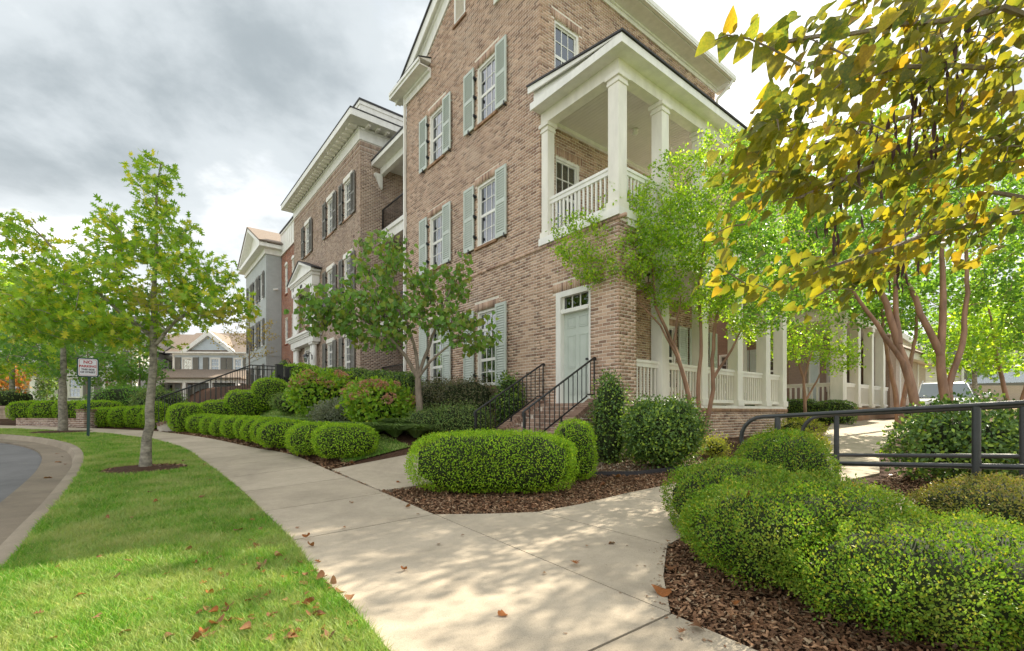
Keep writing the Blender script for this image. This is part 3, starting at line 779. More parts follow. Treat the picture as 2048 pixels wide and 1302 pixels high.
m = MB(WF); m.box(vent[0], vent[0] + .06, -.02, .03, vent[2], vent[3]).box(vent[1] - .06, vent[1], -.02, .03, vent[2], vent[3]).box(vent[0] + .06, vent[1] - .06, -.02, .03, vent[2], vent[2] + .07)
z = vent[2] + .1
while z < vent[3]: m.face([(vent[0] + .06, -.012, z), (vent[1] - .06, -.012, z), (vent[1] - .06, .02, z + .055), (vent[0] + .06, .02, z + .055)]); z += 0.06
m.build('gable_vent', M['white'], house)
MB(WF).box(vent[0] - .06, vent[1] + .06, -.05, .0, vent[2] - .075, vent[2] - .004).build('sill', M['brick_base'], house)
# sage panelled door with a transom light
df = MB(WF); a, b, c, d = door
df.box(a, a + .15, .0, .2, c, d).box(b - .10, b, .05, .2, c, d).box(a + .15, b - .10, .0, .2, d - .13, d).box(a + .15, b - .10, .02, .2, 3.53, 3.62)
frame = df.build('door_frame', M['white'], house, bevel=0.006)
tp = MB(WF); tp.box(a + .15, a + .19, .09, .13, 3.62, d - .13).box(b - .14, b - .10, .09, .13, 3.62, d - .13)
tw = (b - .14 - (a + .19)) / 3
for k in (1, 2): tp.box(a + .19 + k * tw - .011, a + .19 + k * tw + .011, .095, .125, 3.62, d - .13)
tr = tp.build('transom', M['white'], house)
for k in range(3):
    o = bpy.data.objects.new('pane', pane_mesh(WF, tw, d - .13 - 3.62, 'f')); col.objects.link(o); o.parent = tr; o.location = WF(a + .19 + (k + .5) * tw, .11, (3.62 + d - .13) / 2)
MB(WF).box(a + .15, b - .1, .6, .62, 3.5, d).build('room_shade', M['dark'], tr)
dl_ = MB(WF); x0, x1 = a + .15, b - .10; dl_.box(x0, x1, .13, .17, c + .01, 3.53)
dleaf = dl_.build('door', M['sage'], house)
hw = (x1 - x0 - .36) / 2
for row, (p, q_) in enumerate(((c + .22, c + .62), (c + .80, c + 1.52), (c + 1.70, c + 1.93))):
    for k in (0, 1):
        u = x0 + .11 + k * (hw + .14); mm = MB(WF)
        for e, (aa, bb) in enumerate(((.114, 0), (.122, .03))): mm.box(u + bb, u + hw - bb, aa if e else .116, .131, p + bb, q_ - bb) if e else None
        mm.box(u - .012, u + hw + .012, .120, .131, p - .012, p + .012).box(u - .012, u + hw + .012, .120, .131, q_ - .012, q_ + .012).box(u - .012, u + .012, .120, .131, p, q_).box(u + hw - .012, u + hw + .012, .120, .131, p, q_)
        mm.build('door_panel', M['sage'], dleaf)
MB(WF).tube([(x1 - .07, .13, c + .95), (x1 - .07, .07, c + .95)], .012).lathe([(0, 0), (.03, .005), (.03, .05), (0, .055)], (x1 - .07, .07, c + .925), 10).build('door_knob', M['black'], dleaf)

# right hand walls: upper storeys and porch recess share one plane
SX = sidef(XR); YE = 8.1
sh = [(0.48, 1.36, 9.3, 10.95), (0.52, 1.38, 5.75, 7.63), (3.6, 4.6, 5.75, 7.63), (4.0, 4.9, 9.3, 10.95), (6.2, 7.1, 9.3, 10.95)]
gdoor = (2.62, 3.66, 1.55, 4.15); gw = [(4.9, 5.75, 2.0, 4.0), (6.9, 7.6, 2.0, 4.0)]
sw = MB(SX); wall_cells(sw, 0.26, YE, 0.2, 12.3, sh + [gdoor] + gw, 0.004, 0.24); swall = sw.build('side_wall', M['mortar'], house)
ss = [(w[0] - .1, w[1] + .1, w[3], w[3] + .205) for w in sh + [gdoor] + gw]
L = brick_field(0.0, YE, 1.5, 12.3, sh + [gdoor] + gw + ss)
for s_ in ss: L += soldiers(*s_)
brickwork(swall, L, SX, M['brick'])
for (a, b, c, d) in sh: window(house, SX, 's', a, b, c, d, 3, ((0.5, 2), (0.5, 2)), sill=M['brick_base'])
for (a, b, c, d) in gw:
    window(house, SX, 's', a, b, c, d, 3, ((0.5, 2), (0.5, 2)))
    for p, q_ in ((a - .5, a - .03), (b + .03, b + .5)): shutter(house, SX, 's', p, q_, c, d, M['sage'], single=False)
a, b, c, d = gdoor
gd = MB(SX).box(a, a + .09, .0, .2, c, d).box(b - .09, b, .0, .2, c, d).box(a + .09, b - .09, .0, .2, d - .1, d).box(a + .09, b - .09, .02, .2, 3.55, 3.66)
gdo = gd.build('porch_door_frame', M['cream'], house)
gl = MB(SX).box(a + .09, a + .21, .09, .13, c, 3.55).box(b - .21, b - .09, .09, .13, c, 3.55).box(a + .21, b - .21, .09, .13, c, c + .85).box(a + .21, b - .21, .09, .13, 3.43, 3.55)
pu = (b - a - .42) / 3
for k in (1, 2): gl.box(a + .21 + k * pu - .012, a + .21 + k * pu + .012, .095, .125, c + .85, 3.43)
for k in range(1, 4): zz_ = c + .85 + k * (3.43 - c - .85) / 4; gl.box(a + .21, b - .21, .096, .124, zz_ - .012, zz_ + .012)
gdl = gl.build('door', M['cream'], house)
MB(SX).box(a + .21, b - .21, .11, .116, c + .85, 3.43).build('pane', M['glass'], gdl)
MB(SX).box(a + .09, b - .09, .11, .116, 3.66, d - .1).build('pane', M['glass'], gdo)
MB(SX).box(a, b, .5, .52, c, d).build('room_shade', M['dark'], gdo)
# block closing the back and far side of the house
bk = MB(); bk.box(XL, XL + .25, .27, YE, .2, 12.14).box(XL + .25, XR - .25, YE - .25, YE, .2, 12.14); bk.build('back_wall', M['brown_brick_far'], house)

# porch: pier, floor, base wall, posts, rails, roof
SG = sidef(XG)
pm = MB(SG).box(0.262, 0.58, .004, .40, .2, 5.155).box(0.262, 8.0, .004, .25, .2, 1.38)
pier = pm.build('porch_base', M['mortar'], house)
L = brick_field(0.0, .58, 0.2, 5.155) + brick_field(.58, 8.0, .2, 1.30)
brickwork(pier, L, SG, M['brick'])
cap = soldiers(.58, 8.0, 1.34, 1.5); brickwork(pier, [(a, b, 1.315, 1.405) for a, b, c, d in cap], SG, M['brick_base'], d_front=-.03, d_back=.25, name='cap_course')
MB().box(XR, XG + .012, .585, 7.98, 1.405, 1.475).build('porch_floor', M['cream'], house)
def post(x, y, z0, z1, s=.26, name='post'):
    m = MB(); h = s / 2
    m.box(x - h, x + h, y - h, y + h, z0 + .16, z1 - .2).box(x - h - .03, x + h + .03, y - h - .03, y + h + .03, z0, z0 + .16)
    m.box(x - h - .022, x + h + .022, y - h - .022, y + h + .022, z1 - .2, z1 - .15).box(x - h - .012, x + h + .012, y - h - .012, y + h + .012, z1 - .15, z1 - .09).box(x - h - .05, x + h + .05, y - h - .05, y + h + .05, z1 - .09, z1)
    return m.build(name, M['cream'], house, bevel=.006)
PX = -.14; PYS = [1.62, 3.28, 5.05, 6.72]
for y in PYS: post(PX, y, 1.475, 4.62, .28)
post(PX, 7.85, 1.475, 4.62, .28)
def railing(p, q_, z, parent=house, h=.95, first=.07, n=None, s=.036, mat='cream', axis='y'):
    """white rail between two posts with balusters of their own"""
    x = p[0]; length = abs(q_[1] - p[1]) if axis == 'y' else abs(q_[0] - p[0])
    m = MB()
    def bx(a, b, w, z0, z1):
        if axis == 'y': m.box(x - w, x + w, a, b, z0, z1)
        else: m.box(a, b, p[1] - w, p[1] + w, z0, z1)
    a, b = (p[1], q_[1]) if axis == 'y' else (p[0], q_[0])
    bx(a, b, .055, z + h - .06, z + h); bx(a, b, .035, z + h - .15, z + h - .06)
    r = m.build('railing', M[mat], parent)
    m = MB(); bx(a, b, .045, z + .07, z + .15); m.build('bottom_rail', M[mat], r)
    n = n or max(3, int(length / .118)); st = length / n
    bm_ = MB().box(-s / 2, s / 2, -s / 2, s / 2, z + .15, z + h - .15).mesh('baluster'); bm_.materials.append(M[mat])
    for k in range(n):
        o = bpy.data.objects.new('baluster', bm_); col.objects.link(o); o.parent = r
        o.location = (x, a + (k + .5) * st, 0) if axis == 'y' else (a + (k + .5) * st, p[1], 0)
    return r
ys = [.58] + [v for y in PYS for v in (y - .14, y + .14)] + [7.71]
for i in range(0, len(ys), 2): railing((PX, ys[i]), (PX, ys[i + 1]), 1.475)
railing((XR + .02, 7.85), (PX - .14, 7.85), 1.475, axis='x')
m = MB().box(-.28, XG - .002, .582, 8.0, 4.62, 5.10).box(XR, -.28, 7.72, 8.0, 4.62, 5.10); m.build('porch_beam', M['cream'], house)
MB().box(XR + .01, -.282, .3, 7.72, 4.80, 4.86).build('porch_ceiling', M['ceil'], house)
MB().box(XR + .003, .05, -.05, 8.05, 5.238, 5.40).box(XR + .003, .02, .265, 8.02, 5.10, 5.236).build('balcony_floor', M['white'], house)
# upper porch
post(-.14, .14, 5.40, 8.12, .27); post(XR + .13, .14, 5.40, 8.12, .22)
for y in PYS + [7.85]: post(-.14, y, 5.40, 8.12, .27)
ys = [.275] + [v for y in PYS for v in (y - .135, y + .135)] + [7.715]
for i in range(0, len(ys), 2): railing((-.14, ys[i]), (-.14, ys[i + 1]), 5.40, mat='white')
railing((XR + .24, .14), (-.275, .14), 5.40, axis='x', mat='white')
m = MB().box(XR + .003, -.02, .02, .26, 8.12, 8.42).box(-.26, -.02, .26, 8.0, 8.121, 8.42).box(XR + .003, -.26, 7.76, 8.0, 8.12, 8.42); m.build('porch_beam', M['cream'], house)
cm = MB(); k = 0; y = .262
while y < 7.75: cm.box(XR + .004, -.262, y, min(y + .088, 7.75), 8.35 + (.0), 8.37); y += .095
cm.box(XR + .004, -.262, .262, 7.75, 8.358, 8.39); cm.build('porch_ceiling', M['ceil'], house)
MB().box(XR + .01, XR + .09, .262, 7.75, 8.26, 8.35).build('ceiling_trim', M['white'], house)
MB().lathe([(.0, 0), (.07, -.005), (.08, -.03), (.05, -.05), (.05, -.06), (.075, -.10), (.05, -.14), (0, -.15)], (-1.25, 2.2, 8.35), 14).build('ceiling_light', M['white'], house, smooth=True)
pr_ = MB().box(XR - .02, .32, -.30, -.262, 8.36, 8.53).box(.285, .32, -.262, 8.25, 8.36, 8.53).box(XR - .02, .285, -.262, 8.25, 8.40, 8.44)
pr_.prism([(XR - .10, 8.80), (XR - .10, 8.955), (.318, 8.535), (.24, 8.525)], 'y', -.30, -.262)
pr_.build('porch_fascia', M['white'], house)
MB().prism([(XR + .003, 8.53), (XR + .003, 8.93), (.24, 8.535)], 'y', -.20, -.17).build('shed_end', M['white'], house)
MB().prism([(XR - .12, 8.962), (XR - .12, 9.0), (.36, 8.575), (.36, 8.54)], 'y', -.33, -.012).prism([(XR + .003, 8.946), (XR + .003, 8.99), (.36, 8.575), (.36, 8.54)], 'y', -.012, 8.3).build('porch_roof', M['flash'], house)

# main roof, eaves, rakes and returns
XM = (XL + XR) / 2; SL = .577; OV = .42
ZR = 12.14 + (XR - XL) / 2 * SL
def roofz(x): return ZR - abs(x - XM) * SL
rf = MB(); t = .82; RO_ = .22
e0, e1 = XL - .52, XR + .52
rf.prism([(e0, roofz(e0) + t), (XM, ZR + t), (e1, roofz(e1) + t), (e1, roofz(e1) + t + .05), (XM, ZR + t + .06), (e0, roofz(e0) + t + .05)], 'y', -RO_ - .05, YE + .35)
rf.build('roof', M['shingle_dark'], house)
rk = MB()
for s_ in (-1, 1):
    xe = XM + s_ * ((XR - XL) / 2 + .45); xw = XM + s_ * (XR - XL) / 2
    rk.prism([(xe, roofz(xe) + .44), (XM, ZR + .44), (XM, ZR + t - .002), (xe, roofz(xe) + t - .002)], 'y', -RO_, -RO_ + .04)
    rk.prism([(xe, roofz(xe) + .50), (XM, ZR + .50), (XM, ZR + .54), (xe, roofz(xe) + .54)], 'y', -RO_ + .04, -.012)
    rk.prism([(xw, roofz(xw)), (XM, ZR), (XM, ZR + .50), (xw, roofz(xw) + .50)], 'y', -.04, -.010)
    rk.prism([(xw, roofz(xw) + .40), (XM, ZR + .40), (XM, ZR + .50), (xw, roofz(xw) + .50)], 'y', -.10, -.04)
rk.build('rake_trim', M['white'], house)
MB().prism([(XL, 12.14), (XR, 12.14), (XR, 12.60), (XM, ZR + .6), (XL, 12.60)], 'y', .02, .2).build('gable_backing', M['white'], house)
ev = MB()
ev.box(XR + .002, XR + .04, .0, YE, 12.30, 12.46).box(XR + .04, XR + .08, .0, YE, 12.41, 12.46).box(XR + .003, XR + .50, -.20, YE + .2, 12.46, 12.50).box(XR + .47, XR + .50, -.20, YE + .2, 12.50, 12.62)
ev.box(XR, XR + .45, YE, YE + .18, 12.3, 12.46)
for s_, xe in ((-1, XL), (1, XR)):
    a, b = (xe - .45, xe + 1.8) if s_ < 0 else (xe - 1.8, xe + .45)
    ev.box(a, b, -.40, -.012, 12.452, 12.492).box(a, b, -.43, -.40, 12.452, 12.60).box(a, b, -.47, -.43, 12.56, 12.66).box(max(a, XL), min(b, XR), -.05, -.011, 12.18, 12.45).box(max(a, XL), min(b, XR), -.12, -.05, 12.38, 12.45)
    ev.prism([(-.45, 12.66), (-.012, 12.66), (-.012, 12.80)], 'x', a, b)
ev.box(XL - .45, XL - .003, -.01, YE, 12.452, 12.49).box(XL - .48, XL - .45, -.45, YE, 12.452, 12.64).box(XL - .04, XL - .003, -.01, YE, 12.14, 12.45)
ev.build('eave_trim', M['white'], house)
MB().box(XR + .502, XR + .62, -.22, YE + .25, 12.53, 12.66).box(XR + .52, XR + .605, -.20, YE + .23, 12.48, 12.53).build('gutter', M['white'], house)
MB().tube([(XR + .56, YE + .1, 12.5), (XR + .52, YE + .05, 12.35), (XR + .1, YE - .02, 12.05), (XR + .07, YE - .03, 11.8), (XR + .07, YE - .03, 9.1)], .045, 8).build('downspout', M['white'], house, smooth=True)
MB().prism([(-.45, 12.67), (-.012, 12.81), (-.012, 12.84), (-.47, 12.69)], 'x', XL + .2, XL + 1.82).build('return_roof', M['flash'], house)
MB().box(XL - .06, XL + .02, -.10, -.02, 1.6, 12.4).box(XL - .07, XL + .03, -.11, -.015, 1.6, 1.75).build('corner_downspout', M['white'], house)
fan = thing('ceiling_fan', 'brown bladed ceiling fan under the lower porch ceiling', 'fan', W(-1.15, 2.6, 4.42), ROT)
MB().tube([(0, 0, .38), (0, 0, .06)], .012, 8).lathe([(.06, .38), (.06, .34), (.01, .32)], (0, 0, 0), 10).build('rod', M['flash'], fan)
MB().lathe([(0, .10), (.09, .09), (.12, .04), (.10, -.02), (.04, -.06), (0, -.06)], (0, 0, 0), 14).build('motor', M['flash'], fan, smooth=True)
for k in range(5):
    a = k * 2 * math.pi / 5 + .3; c_, s_ = math.cos(a), math.sin(a)
    MB(lambda x, y, z: (x * c_ - y * s_, x * s_ + y * c_, z + .12 * y)).prism([(.13, -.05), (.55, -.075), (.60, -.05), (.60, .05), (.55, .075), (.13, .05)], 'z', .0, .012).build('blade', M['bark_crepe'], fan)

# ================================================================== brick steps with two hand rails
SZ0, SZ1, NR = 0.30, 1.50, 7
stairs = thing('brick_steps', 'red brown brick steps with sloping brick kerbs up to the sage door', 'steps', W(0, 0, 0), ROT)
rise = (SZ1 - SZ0) / NR; run = 0.275; y_top = -0.05
bmesh_step = None
me_b = MB().box(-BL / 2, BL / 2, -.048, .048, -.034, .034).mesh('brick'); me_b.materials.append(M['brick_step'])
ua, ub = -2.06, -0.61
for i in range(NR):
    z1 = SZ0 + (i + 1) * rise; yf = y_top - .22 - (NR - 1 - i) * run
    st = MB().box(ua, ub, yf + .012, (yf + run + .05) if i < NR - 1 else -.012, SZ0 - .25, z1 - .012).build('step', M['mortar'], stairs)
    n = 7; w = (ub - ua) / n
    for c_ in range(2):
        for k in range(n + (c_ % 2)):
            u = ua + (k + .5 - .5 * (c_ % 2)) * w
            if u < ua + .02 or u > ub - .02: continue
            o = bpy.data.objects.new('brick', me_b); col.objects.link(o); o.parent = st
            o.location = (u, yf + .045 + random.uniform(-.003, .003), z1 - .034 - c_ * rise / 2); o.scale = ((w - .017) / BL, 1, (rise / 2 - .015) / .068)
        if c_ == 0:
            for r_ in range(1, 3 if i < NR - 1 else 3):
                for k in range(n):
                    o = bpy.data.objects.new('brick', me_b); col.objects.link(o); o.parent = st
                    o.location = (ua + (k + .5) * w, yf + .045 + r_ * .108, z1 - .034); o.scale = ((w - .017) / BL, 1, 1)
sy0 = y_top - .22 - (NR - 1) * run
me_r = MB().box(-.115, .115, -.027, .027, -.05, .05).mesh('brick'); me_r.materials.append(M['brick_step'])
ang = math.atan2(SZ1 - SZ0 - .10, -.25 - sy0)
for c0 in (-2.185, -0.485):
    ck = MB(); zA, zB = SZ0 + .16, SZ1 - .02
    ck.prism([(sy0 - .06, SZ0 - .25), (-.012, SZ0 - .25), (-.012, zB), (-.25, zB), (sy0 - .06, zA)], 'x', c0 - .1, c0 + .1)
    cko = ck.build('cheek_wall', M['mortar'], stairs)
    tf = sidef(c0 + .1) if c0 > -1 else (lambda u, d, v: (c0 - .1 + d, u, v))
    def cclip(z, zA=zA, zB=zB): return (sy0 - .06 + max(0, (z - zA)) / (zB - zA) * (-.25 - sy0 + .06), -.012)
    Lb = brick_field(sy0 - .06, -.012, SZ0 - .2, zB - .01, (), cclip)
    V, Q = bricks_np(Lb, -.003, .03)
    o = link('brickwork', np_mesh('brickwork', npf(sidef(c0 + .1), V), Q), M['brick_step'], cko); kind(o, 'stuff')
    Ls = math.hypot(-.25 - sy0 + .06, zB - zA); nr = int(Ls / .072)
    for k in range(nr + 1):
        t = (k + .3) / nr; o = bpy.data.objects.new('brick', me_r); col.objects.link(o); o.parent = cko
        o.location = (c0, sy0 - .06 + t * (-.25 - sy0 + .06), zA + t * (zB - zA) + .04); o.rotation_euler = (math.atan2(zB - zA, -.25 - sy0 + .06), 0, random.uniform(-.02, .02))
    for k in range(3):
        o = bpy.data.objects.new('brick', me_r); col.objects.link(o); o.parent = cko; o.location = (c0, -.21 + k * .072, zB + .04)
def handrail(lx, label):
    h = thing('handrail', label, 'handrail', W(0, 0, 0), ROT, 'black hand rails of the brick steps')
    a = Vector((lx, -1.98, 1.33)); b = Vector((lx, -.08, 2.44)); sl = (b.z - a.z) / (b.y - a.y)
    def ztop(y): return a.z + (y - a.y) * sl
    def zc(y): return max(.42, min(SZ1 - .02, SZ0 + .16 + (y - sy0 + .06) / (-.25 - sy0 + .06) * (1.5 - .02 - SZ0 - .16))) + .09
    MB().tube([a + Vector((0, -.03, -.10)), a + Vector((0, -.035, -.03)), a, b, b + Vector((0, .03, -.01)), b + Vector((0, .035, -.06))], .021, 8).build('top_rail', M['black'], h, smooth=True)
    MB().bar((lx, -1.98, zc(-1.98) + .12), (lx, -.30, zc(-.30) + .10), .014, .03).bar((lx, -.30, zc(-.25) + .10), (lx, -.08, zc(-.25) + .10), .014, .03).build('bottom_rail', M['black'], h)
    MB().box(lx - .02, lx + .02, -2.0, -1.96, .33, 1.30).box(lx - .05, lx + .05, -2.03, -1.93, .33, .345).build('newel', M['black'], h)
    MB().box(lx - .012, lx + .012, -.10, -.076, 1.52, 2.42).build('end_post', M['black'], h)
    MB().box(lx - .012, lx + .012, -1.05, -1.02, zc(-1.03) - .02, zc(-1.03) + .12).box(lx - .03, lx + .03, -1.07, -1.0, zc(-1.03) - .012, zc(-1.03) + .002).build('foot', M['black'], h)
    n = 15
    for k in range(1, n):
        y = -1.98 + k * 1.9 / n
        MB().box(lx - .007, lx + .007, y - .007, y + .007, zc(y) + .10, ztop(y)).build('baluster', M['black'], h)
    return h
handrail(-2.13, 'black steel hand rail on the left kerb of the brick steps')
handrail(-.56, 'black steel hand rail on the right kerb of the brick steps')

# ================================================================== pipe railings of the ramp
def pipe_rail(ly, posts, x_end, label, dz=0.0):
    h = thing('pipe_railing', label, 'railing', W(0, 0, 0), ROT, 'dark pipe railings of the ramp')
    top, mid_ = 1.055 + dz, .52 + dz; rr = (top - mid_) / 2; x0 = posts[0] - .42 + rr
    P = [(x_end, ly, ramp_z(x_end) + top)]
    n = 10; xs = np.linspace(x_end, x0, 8)[1:]
    P += [(x, ly, ramp_z(x) + top) for x in xs]
    for k in range(1, n):
        a = math.pi / 2 + math.pi * k / n
        P.append((x0 + rr * math.cos(a), ly, ramp_z(x0) + (top + mid_) / 2 + rr * math.sin(a)))
    P += [(x, ly, ramp_z(x) + mid_) for x in np.linspace(x0, x_end, 8)]
    MB().tube(P, .0245, 12).build('rail', M['graymetal'], h, smooth=True)
    for p in posts:
        zt = ramp_z(p) + top - .01
        MB().tube([(p, ly, ramp_z(p) - .02), (p, ly, zt)], .031, 12).lathe([(.06, 0), (.06, .012), (.032, .02)], (p, ly, ramp_z(p) - .004), 14).build('post', M['graymetal'], h, smooth=True)
        MB().tube([(p, ly, ramp_z(p) + mid_ - .05), (p, ly, ramp_z(p) + mid_ + .05)], .034, 12).build('collar', M['graymetal'], h, smooth=True)
    return h
pipe_rail(-1.72, (3.68, 5.33, 7.0), 9.3, 'dark pipe railing on the hedge side of the ramp, nearest the camera')
pipe_rail(-.19, (3.80, 5.5, 7.2), 9.3, 'dark pipe railing on the planting side of the ramp, behind the other railing')

# ================================================================== neighbouring houses along the street front
dark = thing('flat_roofed_house', 'brown brick flat roofed house with taupe shutters and white columned doorway', 'house', W(0, 0, 0), ROT)
DL, DR = -24.63, -13.85; DB = 2.2
dw = []
for cx, w_ in ((-15.35, .5), (-17.80, .5), (-21.75, .5)): dw.append((cx - w_, cx + w_, 10.1, 11.85))
for cx, w_ in ((-15.35, .5), (-17.80, .5)): dw += [(cx - w_, cx + w_, 6.55, 8.35), (cx - w_, cx + w_, 2.9, 4.75)]
pw_ = (-21.75 - .55, -21.75 + .55, 6.2, 8.0); dd = (-22.35, -21.15, 2.75, 5.0)
hol = dw + [pw_, dd]; tops = [(w[0] - .1, w[1] + .1, w[3], w[3] + .2) for w in dw]
m = MB(); wall_cells(m, DL, DR - .006, DB - 1, 13.05, hol, .004, .25); dwall = m.build('front_wall', M['mortar_dark'], dark)
L = brick_field(DL, DR + .006, DB - 1, 12.52, hol + tops) + soldiers(DL, DR, 12.54, 12.74) + soldiers(DL, DR, 12.76, 12.96)
brickwork(dwall, L, front(), M['brick_dark'])
SD = sidef(DR)
m = MB(SD).box(.255, 6, .004, .25, DB - 1, 13.05); dsw = m.build('side_wall', M['mortar_dark'], dark)
L = brick_field(0, 6, DB - 1, 12.52) + soldiers(0, 6, 12.54, 12.74) + soldiers(0, 6, 12.76, 12.96)
brickwork(dsw, L, SD, M['brick_dark'])  # darker brick colour also carries the shade on this side wall
MB().box(DL, DL + .2, .255, 6, DB - 1, 13.05).box(DL + .2, DR - .26, 5.8, 6, DB - 1, 13.05).build('back_wall', M['brown_brick_far'], dark)
for (a, b, c, d) in dw:
    window(dark, front(), 'f', a, b, c, d, 3, ((.5, 2), (.5, 2)) if c > 5 else ((.22, 1), (.40, 2), (.38, 2)), single_panes=False, sill=M['brick_base'])
    MB(front()).box(a - .06, b + .06, -.03, .03, d + .002, d + .20).build('lintel', M['cream'], dark)
    if abs(a + b + 2 * 15.35) < .1: pr2 = ((a - .52, a - .05), (b + .05, b + .52))
    else: pr2 = ((a - .52, a - .05), (b + .05, b + .52))
    for p, q_ in pr2: shutter(dark, front(), 'f', p, q_, c - .03, d + .03, M['taupe'], single=False)
    hinges(dark, front(), a - .03, (c + .3, (c + d) / 2, d - .3))
cor = MB()
cor.box(DL - .02, DR + .02, -.035, -.002, 13.0, 13.5).box(DR - .0, DR + .035, -.002, 6, 13.0, 13.5).box(DL - .02, DR + .06, -.08, -.036, 13.42, 13.5).box(DR + .036, DR + .08, -.002, 6, 13.42, 13.5)
cor.box(DL - .45, DR + .58, -.60, 6.2, 13.55, 13.60).box(DL - .45, DR + .60, -.64, -.60, 13.55, 13.82).box(DR + .58, DR + .62, -.60, 6.2, 13.55, 13.82)
cor.build('cornice', M['white'], dark)
mm_ = MB().box(-.06, .06, -.16, .16, -.05, .05).mesh('modillion'); mm_.materials.append(M['cream'])
for k in range(27):
    o = bpy.data.objects.new('modillion', mm_); col.objects.link(o); o.parent = dark; o.location = (DL + .2 + k * .405, -.30, 13.498)
for k in range(6):
    o = bpy.data.objects.new('modillion', mm_); col.objects.link(o); o.parent = dark; o.location = (DR + .28, .25 + k * .42, 13.498); o.rotation_euler = (0, 0, R(90))
MB().box(DL - .47, DR + .64, -.66, 6.2, 13.822, 13.87).build('cornice_flashing', M['flash'], dark)
MB().box(DL, DR, .0, .2, 13.87, 14.68).box(DR - .2, DR, .2, 6, 13.87, 14.68).box(DL - .02, DR + .03, -.03, .0, 14.52, 14.68).box(DR, DR + .03, .0, 6, 14.52, 14.68).build('parapet', M['white'], dark)
MB().box(DL - .05, DR + .06, -.06, .25, 14.68, 14.76).box(DR - .25, DR + .06, .25, 6, 14.68, 14.76).build('parapet_cap', M['flash'], dark)
# doorway: two tiers of paired columns, entablature and pediment
dp = MB(); YP = -.42
dp.box(-24.2, -18.9, YP - .12, -.012, 5.50, 5.62).box(-24.1, -19.0, YP - .06, -.012, 5.40, 5.50).box(-23.75, -19.35, YP + .02, -.012, 4.98, 5.40).box(-24.0, -19.1, YP - .03, -.012, 5.32, 5.40)
dp.build('lower_entablature', M['white'], dark); dp = MB()
dp.box(-23.6, -19.5, YP + .03, -.012, 8.05, 8.45).box(-23.85, -19.25, YP - .1, -.012, 8.60, 8.70).box(-23.7, -19.4, YP - .02, -.012, 8.45, 8.60)
dent = dp.build('upper_entablature', M['white'], dark)
MB().prism([(-23.75, 8.702), (-19.35, 8.702), (-21.55, 9.45)], 'y', YP + .06, -.012).build('pediment', M['white'], dark)
pt_ = MB()
for s_ in (-1, 1):
    pt_.prism([(-21.55 + s_ * 2.42, 8.702), (-21.55 + s_ * 2.2, 8.702), (-21.55, 9.44), (-21.55, 9.58)], 'y', YP - .1, YP + .06)
pt_.build('pediment_trim', M['white'], dark)
rp = MB()
for s_ in (-1, 1): rp.prism([(-21.55 + s_ * 2.48, 8.71), (-21.55, 9.585), (-21.55, 9.63), (-21.55 + s_ * 2.5, 8.755)], 'y', YP - .14, -.012)
rp.build('pediment_roof', M['flash'], dark)
md = MB()
for k in range(16): md.box(-23.5 + k * .26, -23.4 + k * .26, YP - .07, YP - .025, 8.50, 8.58)
md.build('dentils', M['cream'], dark)
for tier, (z0, z1) in enumerate(((2.75, 4.98), (5.62, 8.05))):
    for x in (-23.42, -23.05, -20.05, -19.68):
        c_ = MB().lathe([(.13, .12), (.125, .2), (.115, z1 - z0 - .2), (.105, z1 - z0 - .16), (.13, z1 - z0 - .14), (.14, z1 - z0 - .10)], (x, YP + .2, z0), 12).box(x - .16, x + .16, YP + .04, YP + .36, z0, z0 + .12).box(x - .16, x + .16, YP + .04, YP + .36, z1 - .10, z1)
        c_.build('column', M['white'], dark, smooth=True)
window(dark, front(), 'f', *pw_[:2], *pw_[2:], 3, ((.5, 2), (.5, 2)), single_panes=False, blinds=False, sill=M['brick_base'])
fr = MB().box(dd[0], dd[0] + .1, .0, .2, dd[2], dd[3]).box(dd[1] - .1, dd[1], .0, .2, dd[2], dd[3]).box(dd[0] + .1, dd[1] - .1, .0, .2, dd[3] - .35, dd[3]).build('door_frame', M['white'], dark)
dq = MB().box(dd[0] + .1, dd[1] - .1, .12, .17, dd[2], dd[2] + .8).box(dd[0] + .1, dd[0] + .25, .12, .17, dd[2] + .8, dd[3] - .35).box(dd[1] - .25, dd[1] - .1, .12, .17, dd[2] + .8, dd[3] - .35).box(-21.8, -21.7, .12, .17, dd[2] + .8, dd[3] - .35).build('door', M['white'], dark)
MB().box(dd[0] + .2, dd[1] - .2, .14, .15, dd[2] + .8, dd[3] - .35).build('pane', M['glass'], dq)
MB().box(dd[0], dd[1], .3, .32, dd[2], dd[3]).build('room_shade', M['dark'], dq)
def to_mesh(o, mat):
    bpy.context.view_layer.update(); dg = bpy.context.evaluated_depsgraph_get()
    me = bpy.data.meshes.new_from_object(o.evaluated_get(dg)); me.materials.clear(); me.materials.append(mat)
    n = link('print', me, None, o.parent, o.location); n.rotation_euler = o.rotation_euler; nm_ = o.name.split('.')[0]; bpy.data.objects.remove(o); n.name = nm_; return n
tx = bpy.data.curves.new('house_number', 'FONT'); tx.body = '618'; tx.size = .26; tx.extrude = .01; tx.align_x = 'CENTER'
hn = bpy.data.objects.new('house_number', tx); col.objects.link(hn); hn.parent = dark; hn.location = (-21.55, YP + .015, 8.14); hn.rotation_euler = (R(90), 0, 0); to_mesh(hn, M['flash'])
